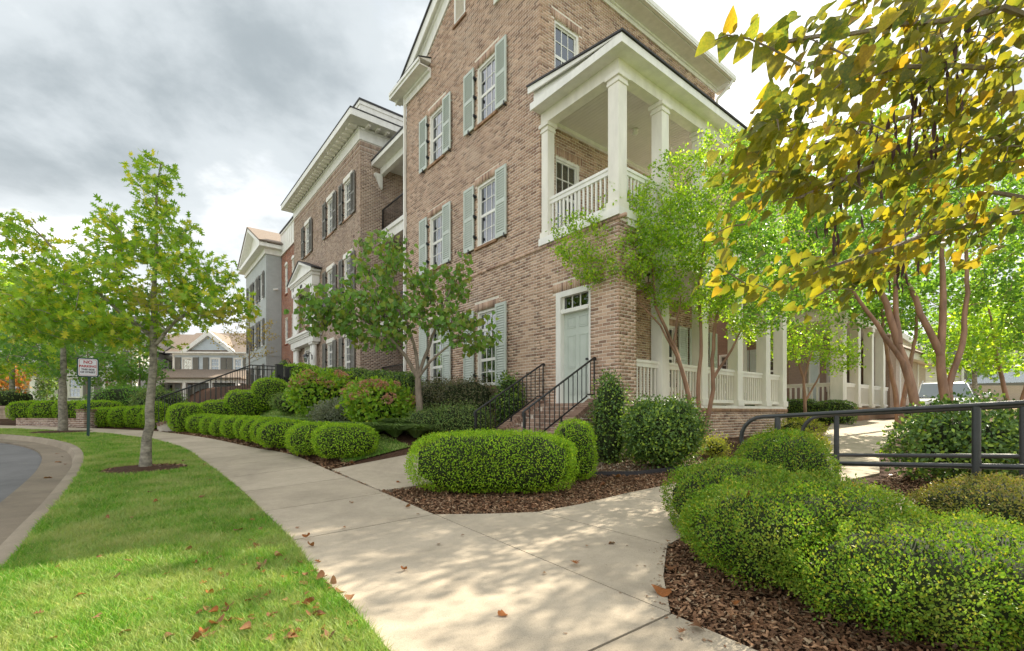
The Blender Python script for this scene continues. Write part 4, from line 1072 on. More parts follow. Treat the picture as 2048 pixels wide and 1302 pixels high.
def lantern(x, z, label):
    l = thing('wall_lantern', label, 'lantern', W(x, YP - .02, z), ROT, 'black lanterns by the white doorway')
    MB().box(-.04, .04, .0, .04, -.12, .12).build('wall_plate', M['black'], l)
    MB().tube([(0, 0, .08), (0, -.05, .22), (0, -.16, .30), (0, -.26, .26), (0, -.28, .16)], .014, 8).build('arm', M['black'], l, smooth=True)
    MB().lathe([(0, .17), (.04, .15), (.16, .04), (.17, .02), (.12, .02)], (0, -.28, 0), 12).build('hood', M['black'], l, smooth=True)
    MB().lathe([(.09, .02), (.10, -.06), (.06, -.26), (0, -.28)], (0, -.28, 0), 8).build('lamp_glass', M['glass'], l)
    MB().lathe([(.025, .0), (.03, -.1), (.02, -.18), (0, -.18)], (0, -.28, 0), 8).build('bulb', M['blind'], l)
    f = MB()
    for k in range(4): a = k * math.pi / 2 + .4; f.bar((.11 * math.cos(a), -.28 + .11 * math.sin(a), .02), (.05 * math.cos(a), -.28 + .05 * math.sin(a), -.28), .012, .012)
    f.build('cage', M['black'], l)
lantern(-23.75, 4.15, 'black hooded lantern left of the white columned doorway')
lantern(-19.40, 4.15, 'black hooded lantern right of the white columned doorway')

lk = thing('recessed_link', 'recessed brick link with stacked balconies between the two brown brick houses', 'house', W(0, 0, 0), ROT)
m = MB().box(DR + .012, XL - .012, 3.4, 3.6, 1, 12.0); lkw = m.build('back_wall', M['mortar_dark'], lk)
brickwork(lkw, brick_field(DR, XL, 2, 12.0), front(3.392), M['brick_dark'])
for z0 in (5.0, 9.0):
    MB().box(DR + .012, XL - .012, .95, 3.39, z0, z0 + .22).box(DR + .012, XL - .012, .88, .95, z0 + .08, z0 + .25).box(DR + .012, XL - .012, .95, 1.1, z0 - .28, z0).build('balcony_floor', M['white'], lk)
for z0 in (2.3, 5.25, 9.25):
    r = MB().box(DR + .012, XL - .012, .98, 1.03, z0 + .95, z0 + 1.0)
    rb_ = MB().box(DR + .06, XL - .06, .985, 1.025, z0 + .08, z0 + .11)
    r.box(DR + .012, DR + .06, .98, 1.03, z0, z0 + .95).box(XL - .06, XL - .012, .98, 1.03, z0, z0 + .95)
    ro = r.build('railing', M['black'], lk); rb_.build('bottom_rail', M['black'], ro)
    bm_ = MB().box(-.008, .008, -.008, .008, z0 + .11, z0 + .95).mesh('baluster'); bm_.materials.append(M['black'])
    for k in range(1, 40): o = bpy.data.objects.new('baluster', bm_); col.objects.link(o); o.parent = ro; o.location = (DR + .02 + k * .11, 1.005, 0)
MB().box(DR + .012, XL - .012, .55, 3.39, 12.02, 12.08).box(DR + .012, XL - .012, .50, .55, 12.02, 12.2).box(DR + .012, XL - .012, .9, 1.08, 11.72, 12.02).build('roof_beam', M['white'], lk)
MB().prism([(.47, 12.20), (3.6, 13.3), (3.6, 13.38), (.47, 12.27)], 'x', DR + .012, XL - .012).build('roof', M['flash'], lk)
bkt = MB()
bkt.prism([(.95, 11.72), (.60, 11.72), (.60, 11.64), (.72, 11.50), (.84, 11.2), (.95, 11.1)], 'x', DR + .02, DR + .16)
bkt.build('bracket', M['white'], lk)
MB().box(DR + .01, DR + 1.2, 3.30, 3.36, 9.22, 11.4).build('balcony_door', M['white'], lk)

red = thing('red_brick_house', 'narrow red brick house with arched windows under a white panelled parapet', 'house', W(0, 0, 0), ROT)
RL = -28.88; rw = [(-27.9, -27.2, 9.1, 11.0), (-26.2, -25.5, 9.1, 11.0), (-27.9, -27.2, 5.8, 7.5), (-26.2, -25.5, 5.8, 7.5), (-27.9, -27.2, 2.9, 4.6)]
m = MB(); wall_cells(m, RL, DL, 1.2, 11.9, rw, .25, .5); rwall = m.build('front_wall', M['mortar_dark'], red)
brickwork(rwall, brick_field(RL, DL, 1.2, 11.9, rw), front(.246), M['brick_red'])
for (a, b, c, d) in rw:
    w = window(red, front(.246), 'f', a, b, c, d, 2, ((.5, 2), (.5, 2)), single_panes=False, sill=M['brick_red'])
    if c > 9:
        ar = MB(); cxm, rad = (a + b) / 2, .36
        ar.prism([(cxm + (rad) * math.cos(t), d + rad * .55 * math.sin(t)) for t in np.linspace(0, math.pi, 12)], 'y', .215, .245); ar.build('arch_head', M['white'], red)
pp = MB().box(RL, DL - .1, .22, .3, 11.9, 13.4)
for k in range(8): pp.box(RL + k * .55, RL + .05 + k * .55, .19, .22, 11.9, 13.3)
pp.box(RL, DL - .1, .16, .22, 13.3, 13.42).box(RL, DL - .1, .15, .22, 11.86, 11.98).build('parapet', M['white'], red)
MB().box(RL, DL - .1, .1, .5, 13.42, 13.5).build('parapet_cap', M['flash'], red)

gy_ = thing('grey_painted_house', 'pale grey painted brick house with dark shutters and a pedimented roof', 'house', W(0, 0, 0), ROT)
GL, GR_, GY0 = -36.2, -28.9, -.70
gwn = []
for cx in (-30.3, -32.5, -34.7):
    for c, d in ((9.1, 10.9), (5.9, 7.7), (2.7, 4.6)): gwn.append((cx - .45, cx + .45, c, d))
m = MB(front(GY0)); wall_cells(m, GL, GR_, 1.2, 12.0, gwn, 0, .25); m.build('front_wall', M['gray_brick'], gy_)
MB().box(GR_ - .25, GR_, GY0 + .25, 6, 1.2, 12.0).box(GL, GL + .25, GY0 + .25, 6, 1.2, 12.0).build('side_wall', M['gray_brick'], gy_)
MB().box(GL, GR_ + .025, GY0 - .025, GY0 - .002, 5.1, 5.18).box(GR_ + .002, GR_ + .025, GY0, 1, 5.1, 5.18).build('belt_course', M['gray_brick'], gy_)
for (a, b, c, d) in gwn:
    window(gy_, front(GY0), 'f', a, b, c, d, 2, ((.5, 2), (.5, 2)), single_panes=False)
    for p, q_ in ((a - .5, a - .04), (b + .04, b + .5)): shutter(gy_, front(GY0), 'f', p, q_, c, d, M['taupe'], single=False)
    hinges(gy_, front(GY0), a - .03, (c + .3, d - .3))
gm_ = (GL + GR_) / 2
cr = MB().box(GL - .5, GR_ + .5, GY0 - .5, 6, 12.25, 12.5).box(GL - .1, GR_ + .1, GY0 - .1, 6, 11.9, 12.25)
cr.prism([(GL - .2, 12.5), (GR_ + .2, 12.5), (gm_, 14.4)], 'y', GY0 - .05, GY0 + .1)
for s_ in (-1, 1): cr.prism([(gm_ + s_ * 4.2, 12.5), (gm_ + s_ * 3.7, 12.5), (gm_, 14.35), (gm_, 14.62)], 'y', GY0 - .5, GY0 - .05)
cr.build('cornice', M['white'], gy_)
rf2 = MB()
for s_ in (-1, 1): rf2.prism([(gm_ + s_ * 4.25, 12.52), (gm_, 14.62), (gm_, 14.72), (gm_ + s_ * 4.3, 12.6)], 'y', GY0 - .55, 6)
rf2.build('roof', M['shingle'], gy_)
cam2 = thing('security_camera', 'small white security camera on the grey wall corner', 'camera', W(GR_ + .02, -.1, 9.6), ROT)
MB().tube([(0, 0, 0), (.18, -.02, 0)], .02).build('arm', M['white'], cam2); MB().tube([(.15, -.2, -.05), (.20, .1, .0)], .06, 10).build('camera_body', M['white'], cam2, smooth=True)

# ------------------------------------------------------------------ wing behind the corner house on the right
wing = thing('porch_house', 'brown brick house with white posted porch beyond the garden path', 'house', W(0, 0, 0), ROT)
WY = 13.2; WZ = 1.5
MB().box(-10, -2.3, WY + .9, 22, .2, 10.4).build('wall', M['brown_brick_far'], wing)
MB().box(-1.6, -.12, 20.1, 20.6, .2, 5.3).box(-.9, -.11, 19.55, 20.099, .2, 5.3).build('pier', M['brown_brick_far'], wing)
MB().box(-4.2, -.05, WY - .05, 20, .2, WZ).build('porch_floor', M['brick_base'], wing)
def wpost(x, y, s=.30):
    h = s / 2
    MB().box(x - h, x + h, y - h, y + h, WZ + .15, 4.7).box(x - h - .03, x + h + .03, y - h - .03, y + h + .03, WZ, WZ + .15).box(x - h - .03, x + h + .03, y - h - .03, y + h + .03, 4.7, 4.85).build('post', M['cream'], wing)
wpost(-.3, WY + .25, .42)
for y in (15.1, 16.85, 18.5): wpost(-.22, y)
wpost(-3.95, WY + .2, .3)
yy = [WY + .46, 14.95, 15.25, 16.7, 17.0, 18.35, 18.65, 19.54]
for i in range(0, 8, 2): railing((-.22, yy[i]), (-.22, yy[i + 1]), WZ, parent=wing)
railing((-3.8, WY + .2), (-.51, WY + .2), WZ, parent=wing, n=17, s=.06, axis='x')
MB().box(-4.3, -.02, WY, 20.4, 4.85, 5.35).build('porch_beam', M['cream'], wing)
MB().prism([(-4.6, 5.9), (-4.6, 5.36), (.35, 5.36), (.35, 5.5)], 'y', WY - .4, 20.8).build('porch_roof', M['shingle'], wing)
MB().prism([(-10.5, 10.4), (-1.9, 10.4), (-6.2, 13.2)], 'y', WY + .5, 22.4).build('roof', M['shingle_dark'], wing)
SWg = sidef(-2.3)
for (a, b, c, d) in ((16.2, 17.2, 1.52, 4.0),):
    o = MB(SWg).box(a, b, -.06, -.01, c, d).build('door', M['sage'], wing); MB(SWg).box(a - .1, a, -.08, -.01, c, d + .1).box(b, b + .1, -.08, -.01, c, d + .1).box(a, b, -.08, -.01, d, d + .1).build('door_frame', M['white'], wing)
window(wing, sidef(-2.28), 's', 18.4, 19.3, 2.3, 4.1, 3, ((.5, 2), (.5, 2)), depth=.0, single_panes=False)
FWg = front(WY + .88)
window(wing, FWg, 'f', -5.3, -4.4, 2.2, 4.0, 3, ((.5, 2), (.5, 2)), depth=.0, single_panes=False)
window(wing, FWg, 'f', -3.4, -2.5, 2.2, 4.0, 3, ((.5, 2), (.5, 2)), depth=.0, single_panes=False)
for p in ((-4.36, -3.93), (-3.88, -3.45)): shutter(wing, FWg, 'f', *p, 2.1, 4.1, M['sage'], single=False)
gar = thing('pale_brick_outbuilding', 'sunlit pale brick outbuilding with cream eaves beyond the porch house', 'outbuilding', W(0, 0, 0), ROT)
MB().box(-7, -.3, 21.2, 27.5, .2, 4.0).build('wall', M['pale_brick_far'], gar)
MB().box(-7.3, .05, 20.9, 27.8, 4.0, 4.35).build('eaves', M['cream'], gar)
MB().prism([(-7.4, 4.36), (.2, 4.36), (-3.6, 6.6)], 'y', 20.8, 28).build('roof', M['shingle'], gar)
MB(sidef(-.3)).box(22, 22.12, -.05, -.002, .6, 3.9).box(25.6, 25.75, -.05, -.002, .6, 3.9).build('corner_board', M['white'], gar)

# ================================================================== far houses, walls, car, sign
def siding(m, u0, u1, v0, v1, d=0.0, holes=()):
    z = v0
    while z < v1 - .01:
        t = min(z + .18, v1); iv = [(u0, u1)]
        for h in holes:
            if h[3] > z + .02 and h[2] < t - .02:
                nv = []
                for s, e in iv:
                    if h[1] <= s or h[0] >= e: nv.append((s, e)); continue
                    if h[0] > s: nv.append((s, h[0]))
                    if h[1] < e: nv.append((h[1], e))
                iv = nv
        for s, e in iv: m.face([(s, d - .035, z), (e, d - .035, z), (e, d, t), (s, d, t)]); m.face([(s, d, z), (e, d, z), (e, d - .035, z), (s, d - .035, z)])
        z = t
def far_house(name, label, loc, rotz, w, d, z_e, z_r, wallmat, roofmat, wins, gable=None, porch=None, doors=(), gablewall=None, shut='taupe'):
    h = thing(name, label, 'house', loc, rotz)
    m = MB(); siding(m, 0, w, -1.0, z_e, 0.0, wins); m.face([(0, .3, -1), (0, .3, z_e), (0, 0, z_e), (0, 0, -1)])
    if gable:
        g0, g1, gz = gable; gm = (g0 + g1) / 2; z = z_e
        while z < gz - .05:
            k = (z - z_e) / (gz - z_e); a, b = g0 + (gm - g0) * k, g1 - (g1 - gm) * k
            m.face([(a, -.035, z), (b, -.035, z), (b - .15, 0, min(z + .18, gz)), (a + .15, 0, min(z + .18, gz))]); z += .18
    m.build('wall', wallmat, h)
    MB().box(-.0, .12, .05, d, -1, z_e).box(w - .12, w, .05, d, -1, z_e).box(.12, w - .12, d - .1, d, -1, z_e).build('side_wall', wallmat, h)
    MB().box(-.04, .14, -.06, -.036, -1, z_e).box(w - .14, w + .04, -.06, -.036, -1, z_e).box(-.05, w + .05, -.08, -.037, z_e - .3, z_e).build('corner_trim', M['white'], h)
    r = MB(); o_ = .4
    r.prism([(-o_, z_e - .05), (d + o_, z_e - .05), (d / 2, z_r)], 'x', -o_, w + o_)
    if gable: r.prism([(g0 - .5, z_e - .02), (g1 + .5, z_e - .02), (gm, gz + .45)], 'y', .06, d / 2)
    ro = r.build('roof', roofmat, h)
    MB().box(-o_, w + o_, -o_ - .05, -o_ + .05, z_e - .16, z_e - .04).build('eave_trim', M['white'], h)
    if gable:
        t = MB()
        for s_, e in ((-1, g0), (1, g1)): t.prism([(e + s_ * .6, z_e - .1), (e + s_ * .1, z_e - .1), (gm, gz - .02), (gm, gz + .42)], 'y', -.35, .05)
        t.build('gable_trim', M['white'], h)
    for (a, b, c, e) in wins:
        window(h, front(0.0), 'f', a, b, c, e, 3, ((.5, 2), (.5, 2)), depth=.05, single_panes=False, casing=.12)
        if shut:
            for p, q_ in ((a - .55, a - .08), (b + .08, b + .55)): MB().box(p, q_, -.10, -.05, c, e).build('shutter', M[shut], h)
    for (a, b, c, e) in doors:
        q_ = MB().box(a, b, -.12, -.05, c, e).build('door', M['taupe'], h); MB().box(a - .15, a, -.14, -.04, c, e + .15).box(b, b + .15, -.14, -.04, c, e + .15).box(a, b, -.14, -.04, e, e + .15).build('door_frame', M['white'], h)
        MB().box(a + .15, b - .15, -.13, -.121, c + 1.1, e - .2).build('pane', M['glass'], q_)
    if porch:
        p0, p1, pd, pz, n = porch
        MB().box(p0, p1, -pd, -.05, -.9, .12).build('porch_floor', M['brick_base'], h)
        MB().box(p0, p1, -pd, -.05, pz - .35, pz).build('porch_beam', M['white'], h)
        MB().prism([(-pd - .4, pz + .002), (-.06, pz + .002), (-.06, pz + .95), (-pd - .4, pz + .08)], 'x', p0 - .4, p1 + .4).build('porch_roof', roofmat, h)
        for k in range(n):
            x = p0 + .2 + (p1 - p0 - .4) * k / (n - 1); MB().box(x - .14, x + .14, -pd + .05, -pd + .33, .12, pz - .35).build('column', M['white'], h)
    return h
far_house('blue_house', 'pale blue sided house with brown gabled roof at the end of the street', (-30.1, 42, 2.15), .05, 6.3, 8, 4.55, 6.9, M['bluesiding'], M['shingle'],
          [(.75, 1.65, 2.55, 4.05), (3.15, 4.05, 2.55, 4.05), (5.2, 6.0, 2.55, 4.05)], (1.3, 5.0, 6.0), (-.4, 6.6, 1.8, 2.05, 4), [(.85, 1.75, .12, 2.1)])
far_house('cream_house', 'cream sided house with brown roof half hidden by trees', (-37.2, 44, 2.1), .1, 6.0, 8, 4.6, 7.2, M['creamsiding'], M['shingle'],
          [(1.0, 1.9, 2.6, 4.1), (4.0, 4.9, 2.6, 4.1)], None, (.2, 5.8, 1.6, 2.1, 4), [(4.4, 5.3, .12, 2.1)])
far_house('white_sided_house', 'white sided house with columned porch behind the far street tree', (-39, 34.5, 1.5), .35, 9.5, 8, 5.2, 8.2, M['whitesiding'], M['shingle_dark'],
          [(5.2, 6.1, .9, 2.5), (7.4, 8.3, .9, 2.5), (1.0, 1.9, 3.2, 4.7), (4.4, 5.3, 3.2, 4.7), (7.6, 8.5, 3.2, 4.7)], (3, 7, 7.2), (-.2, 4.2, 2.0, 2.6, 3), [(1.6, 2.5, .12, 2.2)])
far_house('gabled_house', 'tan roofed house low behind the left trees', (-46, 52, 2.0), .2, 9, 8, 5.0, 8.0, M['creamsiding'], M['shingle'],
          [(1.0, 1.9, 2.9, 4.3), (6.6, 7.5, 2.9, 4.3)], (2.5, 6.5, 7.0), None, [])
far_house('garage', 'white garage with charcoal roof far behind the parked car', (33.2, 37, 2.6), -.55, 7, 7, 2.6, 5.4, M['creamsiding'], M['shingle_dark'], [], (1.0, 6.0, 4.4), None, [(1.6, 5.4, -.2, 2.1)], shut=None)
far_house('tan_garage', 'cream gabled outbuilding behind the myrtle trunks', (26.8, 37, 2.4), -.3, 6, 6, 2.6, 4.8, M['creamsiding'], M['shingle_dark'], [], (.5, 5.5, 4.6), None, [(2, 3, -.2, 2)], shut=None)
# far low brick wall and dry slope at the right edge
rwl = tag(MB().box(0, 14, 0, .3, -.5, .9).build('garden_wall', M['pale_brick_far'], loc=(22.5, 27.5, g(24, 27) + .65)), 'low brown brick garden wall far right behind the car', 'wall')
kind(sheet('dry_slope', [(18.5, 20), (36, 19), (36, 27.4), (21.5, 27.4)], M['straw'], .02, 2.0), 'structure')
for v in bpy.data.objects['dry_slope'].data.vertices: v.co.z += 0.085 * max(0, v.co.y - 19.0)

# brick planter wall and pier by the far sidewalk
pl_ = thing('planter_wall', 'low brown brick planter wall with a square end pier by the far sidewalk', 'wall', (-16.25, 18.05, g(-16.25, 18.05)), math.atan2(.95, -3.4))
mq = MB().box(.2, 3.7, -.14, .14, -.2, .31); bk_ = mq.build('wall', M['mortar_dark'], pl_)
brickwork(bk_, brick_field(.2, 3.7, 0, .26), lambda u, d, v: (u, .142 - d, v), M['brick_step']); brickwork(bk_, soldiers(.2, 3.7, .27, .36), lambda u, d, v: (u, .142 - d, v), M['brick_step'], d_back=.28, name='cap_course')
pq = MB().box(-.22, .2, -.22, .22, -.2, .62).build('pier', M['mortar_dark'], pl_)
brickwork(pq, brick_field(-.22, .2, 0, .64), lambda u, d, v: (u, .222 - d, v), M['brick_step'])
brickwork(pq, brick_field(-.22, .22, 0, .64), lambda u, d, v: (-.222 + d, u, v), M['brick_step'])
MB().box(-.25, .23, -.25, .25, .645, .70).build('pier_cap', M['brick_step'], pl_)
sw_ = thing('stone_wall', 'tan stone retaining wall at the far left edge', 'wall', (-29, 23.5, g(-29, 23.5)), .15)
for r_ in range(4):
    x = -.2 * (r_ % 2)
    while x < 8.5:
        w_ = random.uniform(.3, .7); MB().box(x, x + w_ - .015, random.uniform(-.03, .03), .4, r_ * .17, r_ * .17 + .16).build('stone', M['stone'], sw_); x += w_
MB().box(8.5, 9.0, -.1, .45, -.1, .85).build('pier', M['stone'], sw_)

# far brick steps with black railings up to the terrace
fs = thing('terrace_steps', 'far brick steps rising from the sidewalk to the terrace', 'steps', W(0, 0, 0), ROT)
for k in range(9): MB().box(-15.7, -14.3, -6.75 + k * .3, -3.6, .2, .70 + (k + 1) * .155).build('step', M['brick_step'], fs)
for x in (-15.85, -14.15):
    m = MB(); m.prism([(-6.9, .3), (-3.6, .3), (-3.6, 2.15), (-4.1, 2.15), (-6.9, .85)], 'x', x - .13, x + .13); c_ = m.build('cheek_wall', M['mortar_dark'], fs)
    for k in range(34):
        t = k / 33; MB().box(x - .16, x + .16, -6.9 + t * 2.8 - .033, -6.9 + t * 2.8 + .033, .84 + t * 1.3, .93 + t * 1.3).build('brick', M['brick_step'], c_)
for x, lab in ((-15.85, 'black steel railing on the left of the far terrace steps'), (-14.15, 'black steel railing on the right of the far terrace steps')):
    h = thing('step_railing', lab, 'railing', W(0, 0, 0), ROT, 'black railings of the terrace steps')
    MB().tube([(x, -6.9, 1.80), (x, -4.1, 3.10), (x, -2.6, 3.10)], .022, 6).build('top_rail', M['black'], h)
    for k in range(26):
        y = -6.9 + k * 4.2 / 25; zt = 1.8 + min(1, (y + 6.9) / 2.8) * 1.3
        MB().box(x - .01, x + .01, y - .01, y + .01, zt - .9, zt).build('baluster', M['black'], h)
for lx, ly, w_, lab in ((-13.75, -3.2, .12, 'dark steel gate post at the top of the terrace steps'), (-15.2, -2.6, .10, 'dark steel post at the back of the terrace landing')):
    o = tag(MB().box(-w_, w_, -w_, w_, -1.9, 0).box(-w_ - .02, w_ + .02, -w_ - .02, w_ + .02, -.002, .03).build('gate_post', M['black'], loc=W(lx, ly, 3.12)), lab, 'post'); o.rotation_euler = (0, 0, ROT)
tr_ = thing('terrace_railing', 'black railing with pale kerb along the terrace in front of the grey house', 'railing', W(0, 0, 0), ROT)
P_ = [(-13.2, -3.4, 1.75), (-15.4, -2.4, 1.75), (-19.5, -2.0, 2.05), (-26.5, -2.0, 2.7)]
for (a, b) in zip(P_, P_[1:]):
    A_, B_ = Vector(a), Vector(b); up = Vector((0, 0, .95))
    MB().bar(A_ - Vector((0, 0, .3)), B_ - Vector((0, 0, .3)), .25, .6).build('kerb', M['kerb'], tr_)
    MB().tube([A_ + up, B_ + up], .02, 6).tube([A_ + up * .12, B_ + up * .12], .012, 6).build('rail', M['black'], tr_)
    n = max(2, int((B_ - A_).length / 1.2))
    for k in range(n + 1): p = A_.lerp(B_, k / n); MB().box(p.x - .02, p.x + .02, p.y - .02, p.y + .02, p.z, p.z + .95).build('post', M['black'], tr_)

# no parking sign
sx, sy = ground(176, 875)
sg = thing('parking_sign', 'white no parking sign with red lettering on a dark green post', 'sign', (sx, sy, g(sx, sy)), R(40))
MB().bar((0, 0, -.1), (.03, 0, 2.0), .07, .045, up=(0, 1, 0)).build('post', M['signgreen'], sg)
def rrect(w, h, r, z0, n=5):
    pts = []
    for cx, cz, a0 in ((w - r, h - r, 0), (-w + r, h - r, 90), (-w + r, -h + r, 180), (w - r, -h + r, 270)):
        for k in range(n + 1): a = R(a0 + 90 * k / n); pts.append((cx + r * math.cos(a), z0 + cz + r * math.sin(a)))
    return pts
SZ = 2.10
MB().prism(rrect(.245, .285, .05, SZ), 'y', -.045, -.025).build('frame', M['signgreen'], sg)
bd = MB().prism(rrect(.215, .255, .04, SZ), 'y', -.051, -.046).build('board', M['signwhite'], sg)
ln = rrect(.195, .235, .03, SZ); li = rrect(.187, .227, .027, SZ); m = MB()
for i in range(len(ln)): j = (i + 1) % len(ln); m.face([(ln[i][0], -.053, ln[i][1]), (ln[j][0], -.053, ln[j][1]), (li[j][0], -.053, li[j][1]), (li[i][0], -.053, li[i][1])])
m.build('border_line', M['signred'], bd)
for t_, z, s_, mt in (('NO', .115, .13, 'signred'), ('PARKING', .005, .092, 'signred'), ('THIS SIDE', -.085, .07, 'signdark'), ('OF STREET', -.165, .07, 'signdark')):
    c_ = bpy.data.curves.new('lettering', 'FONT'); c_.body = t_; c_.size = s_; c_.align_x = 'CENTER'; c_.extrude = .001; c_.offset = .003
    o = bpy.data.objects.new('lettering', c_); col.objects.link(o); o.parent = bd; o.location = (0, -.054, SZ + z); o.rotation_euler = (R(90), 0, 0); to_mesh(o, M[mt])

# parked white SUV
car = thing('parked_suv', 'white parked SUV facing the camera behind the myrtle trunks', 'car', (16.7, 18.3, g(16.7, 18.3) + .05), R(-40))
secs = [(-2.3, .80, .35, .70), (-2.2, .88, .30, .92), (-1.2, .93, .28, 1.02), (-.95, .94, .28, 1.06), (.2, .95, .28, 1.06), (1.6, .94, .28, 1.06), (2.2, .90, .32, 1.0), (2.3, .84, .4, .9)]
def loft(secs_, prof_fn, name, mat, n):
    m = MB()
    for s_ in secs_:
        for p in prof_fn(*s_): m.V.append(p)
    for i in range(len(secs_) - 1):
        for k in range(n - 1): m.Fq.append([i * n + k, i * n + k + 1, (i + 1) * n + k + 1, (i + 1) * n + k])
    m.Fq.append(list(range(n))); m.Fq.append([(len(secs_) - 1) * n + k for k in range(n)][::-1])
    return m.build(name, mat, car, smooth=True)
def body_prof(y, w, z0, z1): return [(-w * .92, y, z0), (-w, y, z0 + .15), (-w, y, z0 + (z1 - z0) * .55), (-w * .95, y, z1 - .04), (-w * .80, y, z1), (w * .80, y, z1), (w * .95, y, z1 - .04), (w, y, z0 + (z1 - z0) * .55), (w, y, z0 + .15), (w * .92, y, z0)]
body = loft(secs, body_prof, 'body', M['carpaint'], 10)
cab = [(-1.15, .80, .80, 1.05), (-.35, .78, .66, 1.62), (.2, .78, .65, 1.68), (1.5, .78, .65, 1.66), (2.05, .80, .70, 1.10)]
loft(cab, lambda y, wb, wt, z: [(-wb - .06, y, 1.03), (-wt, y, z - .03), (-wt * .85, y, z), (wt * .85, y, z), (wt, y, z - .03), (wb + .06, y, 1.03)], 'cabin', M['carpaint'], 6)
MB().face([(-.72, -1.13, 1.09), (.72, -1.13, 1.09), (.60, -.40, 1.60), (-.60, -.40, 1.60)]); ws = MB(); ws.face([(-.76, -1.17, 1.08), (.76, -1.17, 1.08), (.62, -.42, 1.61), (-.62, -.42, 1.61)]); ws.face([(-.76, -1.16, 1.07), (-.62, -.41, 1.60), (.62, -.41, 1.60), (.76, -1.16, 1.07)]); ws.build('windshield', M['carglass'], car)
for s_ in (-1, 1):
    sg_ = MB()
    for y0, y1, t0, t1 in ((-.95, .25, -.32, .22), (.32, 1.2, .3, 1.15), (1.26, 1.85, 1.22, 1.52)):
        sg_.face([(s_ * .875, y0, 1.08), (s_ * .875, y1, 1.08), (s_ * .70, t1, 1.58), (s_ * .70, t0, 1.56)])
    sg_.build('side_window', M['carglass'], car)
    MB().box(s_ * 1.12 - .11, s_ * 1.12 + .11, -.85, -.72, 1.06, 1.22).build('mirror', M['carpaint'], car, bevel=.02)
    MB().box(s_ * .68 - .16, s_ * .68 + .16, -2.31, -2.2, .70, .86).build('headlight', M['lamp'], car, bevel=.02)
    MB().bar((s_ * .60, -.3, 1.72), (s_ * .60, 1.5, 1.72), .04, .04).bar((s_ * .6, -.25, 1.66), (s_ * .6, -.25, 1.72), .04, .04).bar((s_ * .6, 1.45, 1.66), (s_ * .6, 1.45, 1.72), .04, .04).build('roof_rail', M['carpaint'], car)
    for y in (-1.45, 1.4):
        w = MB().tube([(s_ * .93, y, .36), (s_ * .72, y, .36)], .36, 20).build('wheel', M['tyre'], car); MB().tube([(s_ * .945, y, .36), (s_ * .90, y, .36)], .24, 16).build('rim', M['rim'], w)
MB().box(-.45, .45, -2.325, -2.25, .55, .85).build('grille', M['flash'], car); MB().box(-.82, .82, -2.34, -2.2, .38, .50).build('bumper', M['taupe'], car, bevel=.02)

# ================================================================== plant helpers
def unit(v): return v / np.maximum(np.linalg.norm(v, axis=-1, keepdims=True), 1e-9)
def rdirs(n): return unit(rng.normal(size=(n, 3)))
def frames(axis, nrm):
    """rotation matrices with y = axis, z ~ nrm"""
    y = unit(axis); x = unit(np.cross(y, nrm)); z = np.cross(x, y)
    return np.stack([x, y, z], -1)
def leaf_t(kind_):
    """leaf templates, base at origin, tip along +y, length about 1"""
    if kind_ == 'rhomb': V = [(0, 0, 0), (.30, .45, .05), (0, 1, -.03), (-.30, .45, .05)]; return np.array(V), np.array([[0, 1, 2, 3]]), None
    if kind_ == 'oval': V = [(0, 0, 0), (.26, .3, .05), (.24, .68, .04), (0, 1, -.06), (-.24, .68, .04), (-.26, .3, .05)]; return np.array(V), np.array([[0, 1, 2, 3], [0, 3, 4, 5]]), None
    if kind_ == 'heart':
        h = [(0, .06), (.22, -.06), (.44, .05), (.52, .28), (.42, .58), (.18, .86), (0, 1.04)]
        V = [(x, y, .16 * abs(x) - .10 * y * y) for x, y in h] + [(0, .5, -.03)] + [(-x, y, .16 * abs(x) - .10 * y * y) for x, y in h[1:-1]]
        T = [(7, i, i + 1) for i in range(6)] + [(7, 6, 12)] + [(7, i + 1, i) for i in range(8, 12)] + [(7, 8, 0)]
        return np.array(V), None, np.array(T)
    if kind_ == 'drop':
        V, Q, T = leaf_t('heart'); V = V * np.array([.66, 1, 1.6]); V[:, 2] += .10 * np.sin(V[:, 1] * 5) * .5; return V, Q, T
    if kind_ == 'oak':
        r = [(.03, 0), (.04, .16), (.30, .20), (.10, .32), (.42, .52), (.10, .55), (.28, .82), (.06, .78), (0, 1.0)]
        V = [(x, y, .08 * abs(x) - .05 * y * y) for x, y in r] + [(-x, y, .08 * abs(x) - .05 * y * y) for x, y in r[:-1]]
        n = len(r); L_ = list(range(n, 2 * n - 1)); T = []
        R_ = list(range(n - 1))
        for a, b, c in ((1, 2, 3), (3, 4, 5), (5, 6, 7)): T += [(R_[a], R_[b], R_[c]), (L_[a], L_[c], L_[b])]
        Q = [(R_[0], R_[1], L_[1], L_[0]), (R_[1], R_[3], L_[3], L_[1]), (R_[3], R_[5], L_[5], L_[3]), (R_[5], R_[7], L_[7], L_[5])]
        T += [(R_[7], n - 1, L_[7])]
        return np.array(V), np.array(Q), np.array(T)
    if kind_ == 'cross':  # cheap lobed leaf for distant oaks
        V = [(0, 0, 0), (.12, .3, 0), (.42, .45, .05), (.12, .6, 0), (0, 1, -.05), (-.12, .6, 0), (-.42, .45, .05), (-.12, .3, 0)]
        return np.array(V), np.array([[0, 1, 3, 4], [0, 4, 5, 7]]), np.array([[1, 2, 3], [5, 6, 7]])
    if kind_ == 'chip': V = [(-.18, -.5, 0), (.18, -.45, .05), (.15, .5, .02), (-.2, .42, .08)]; return np.array(V), np.array([[0, 1, 2, 3]]), None
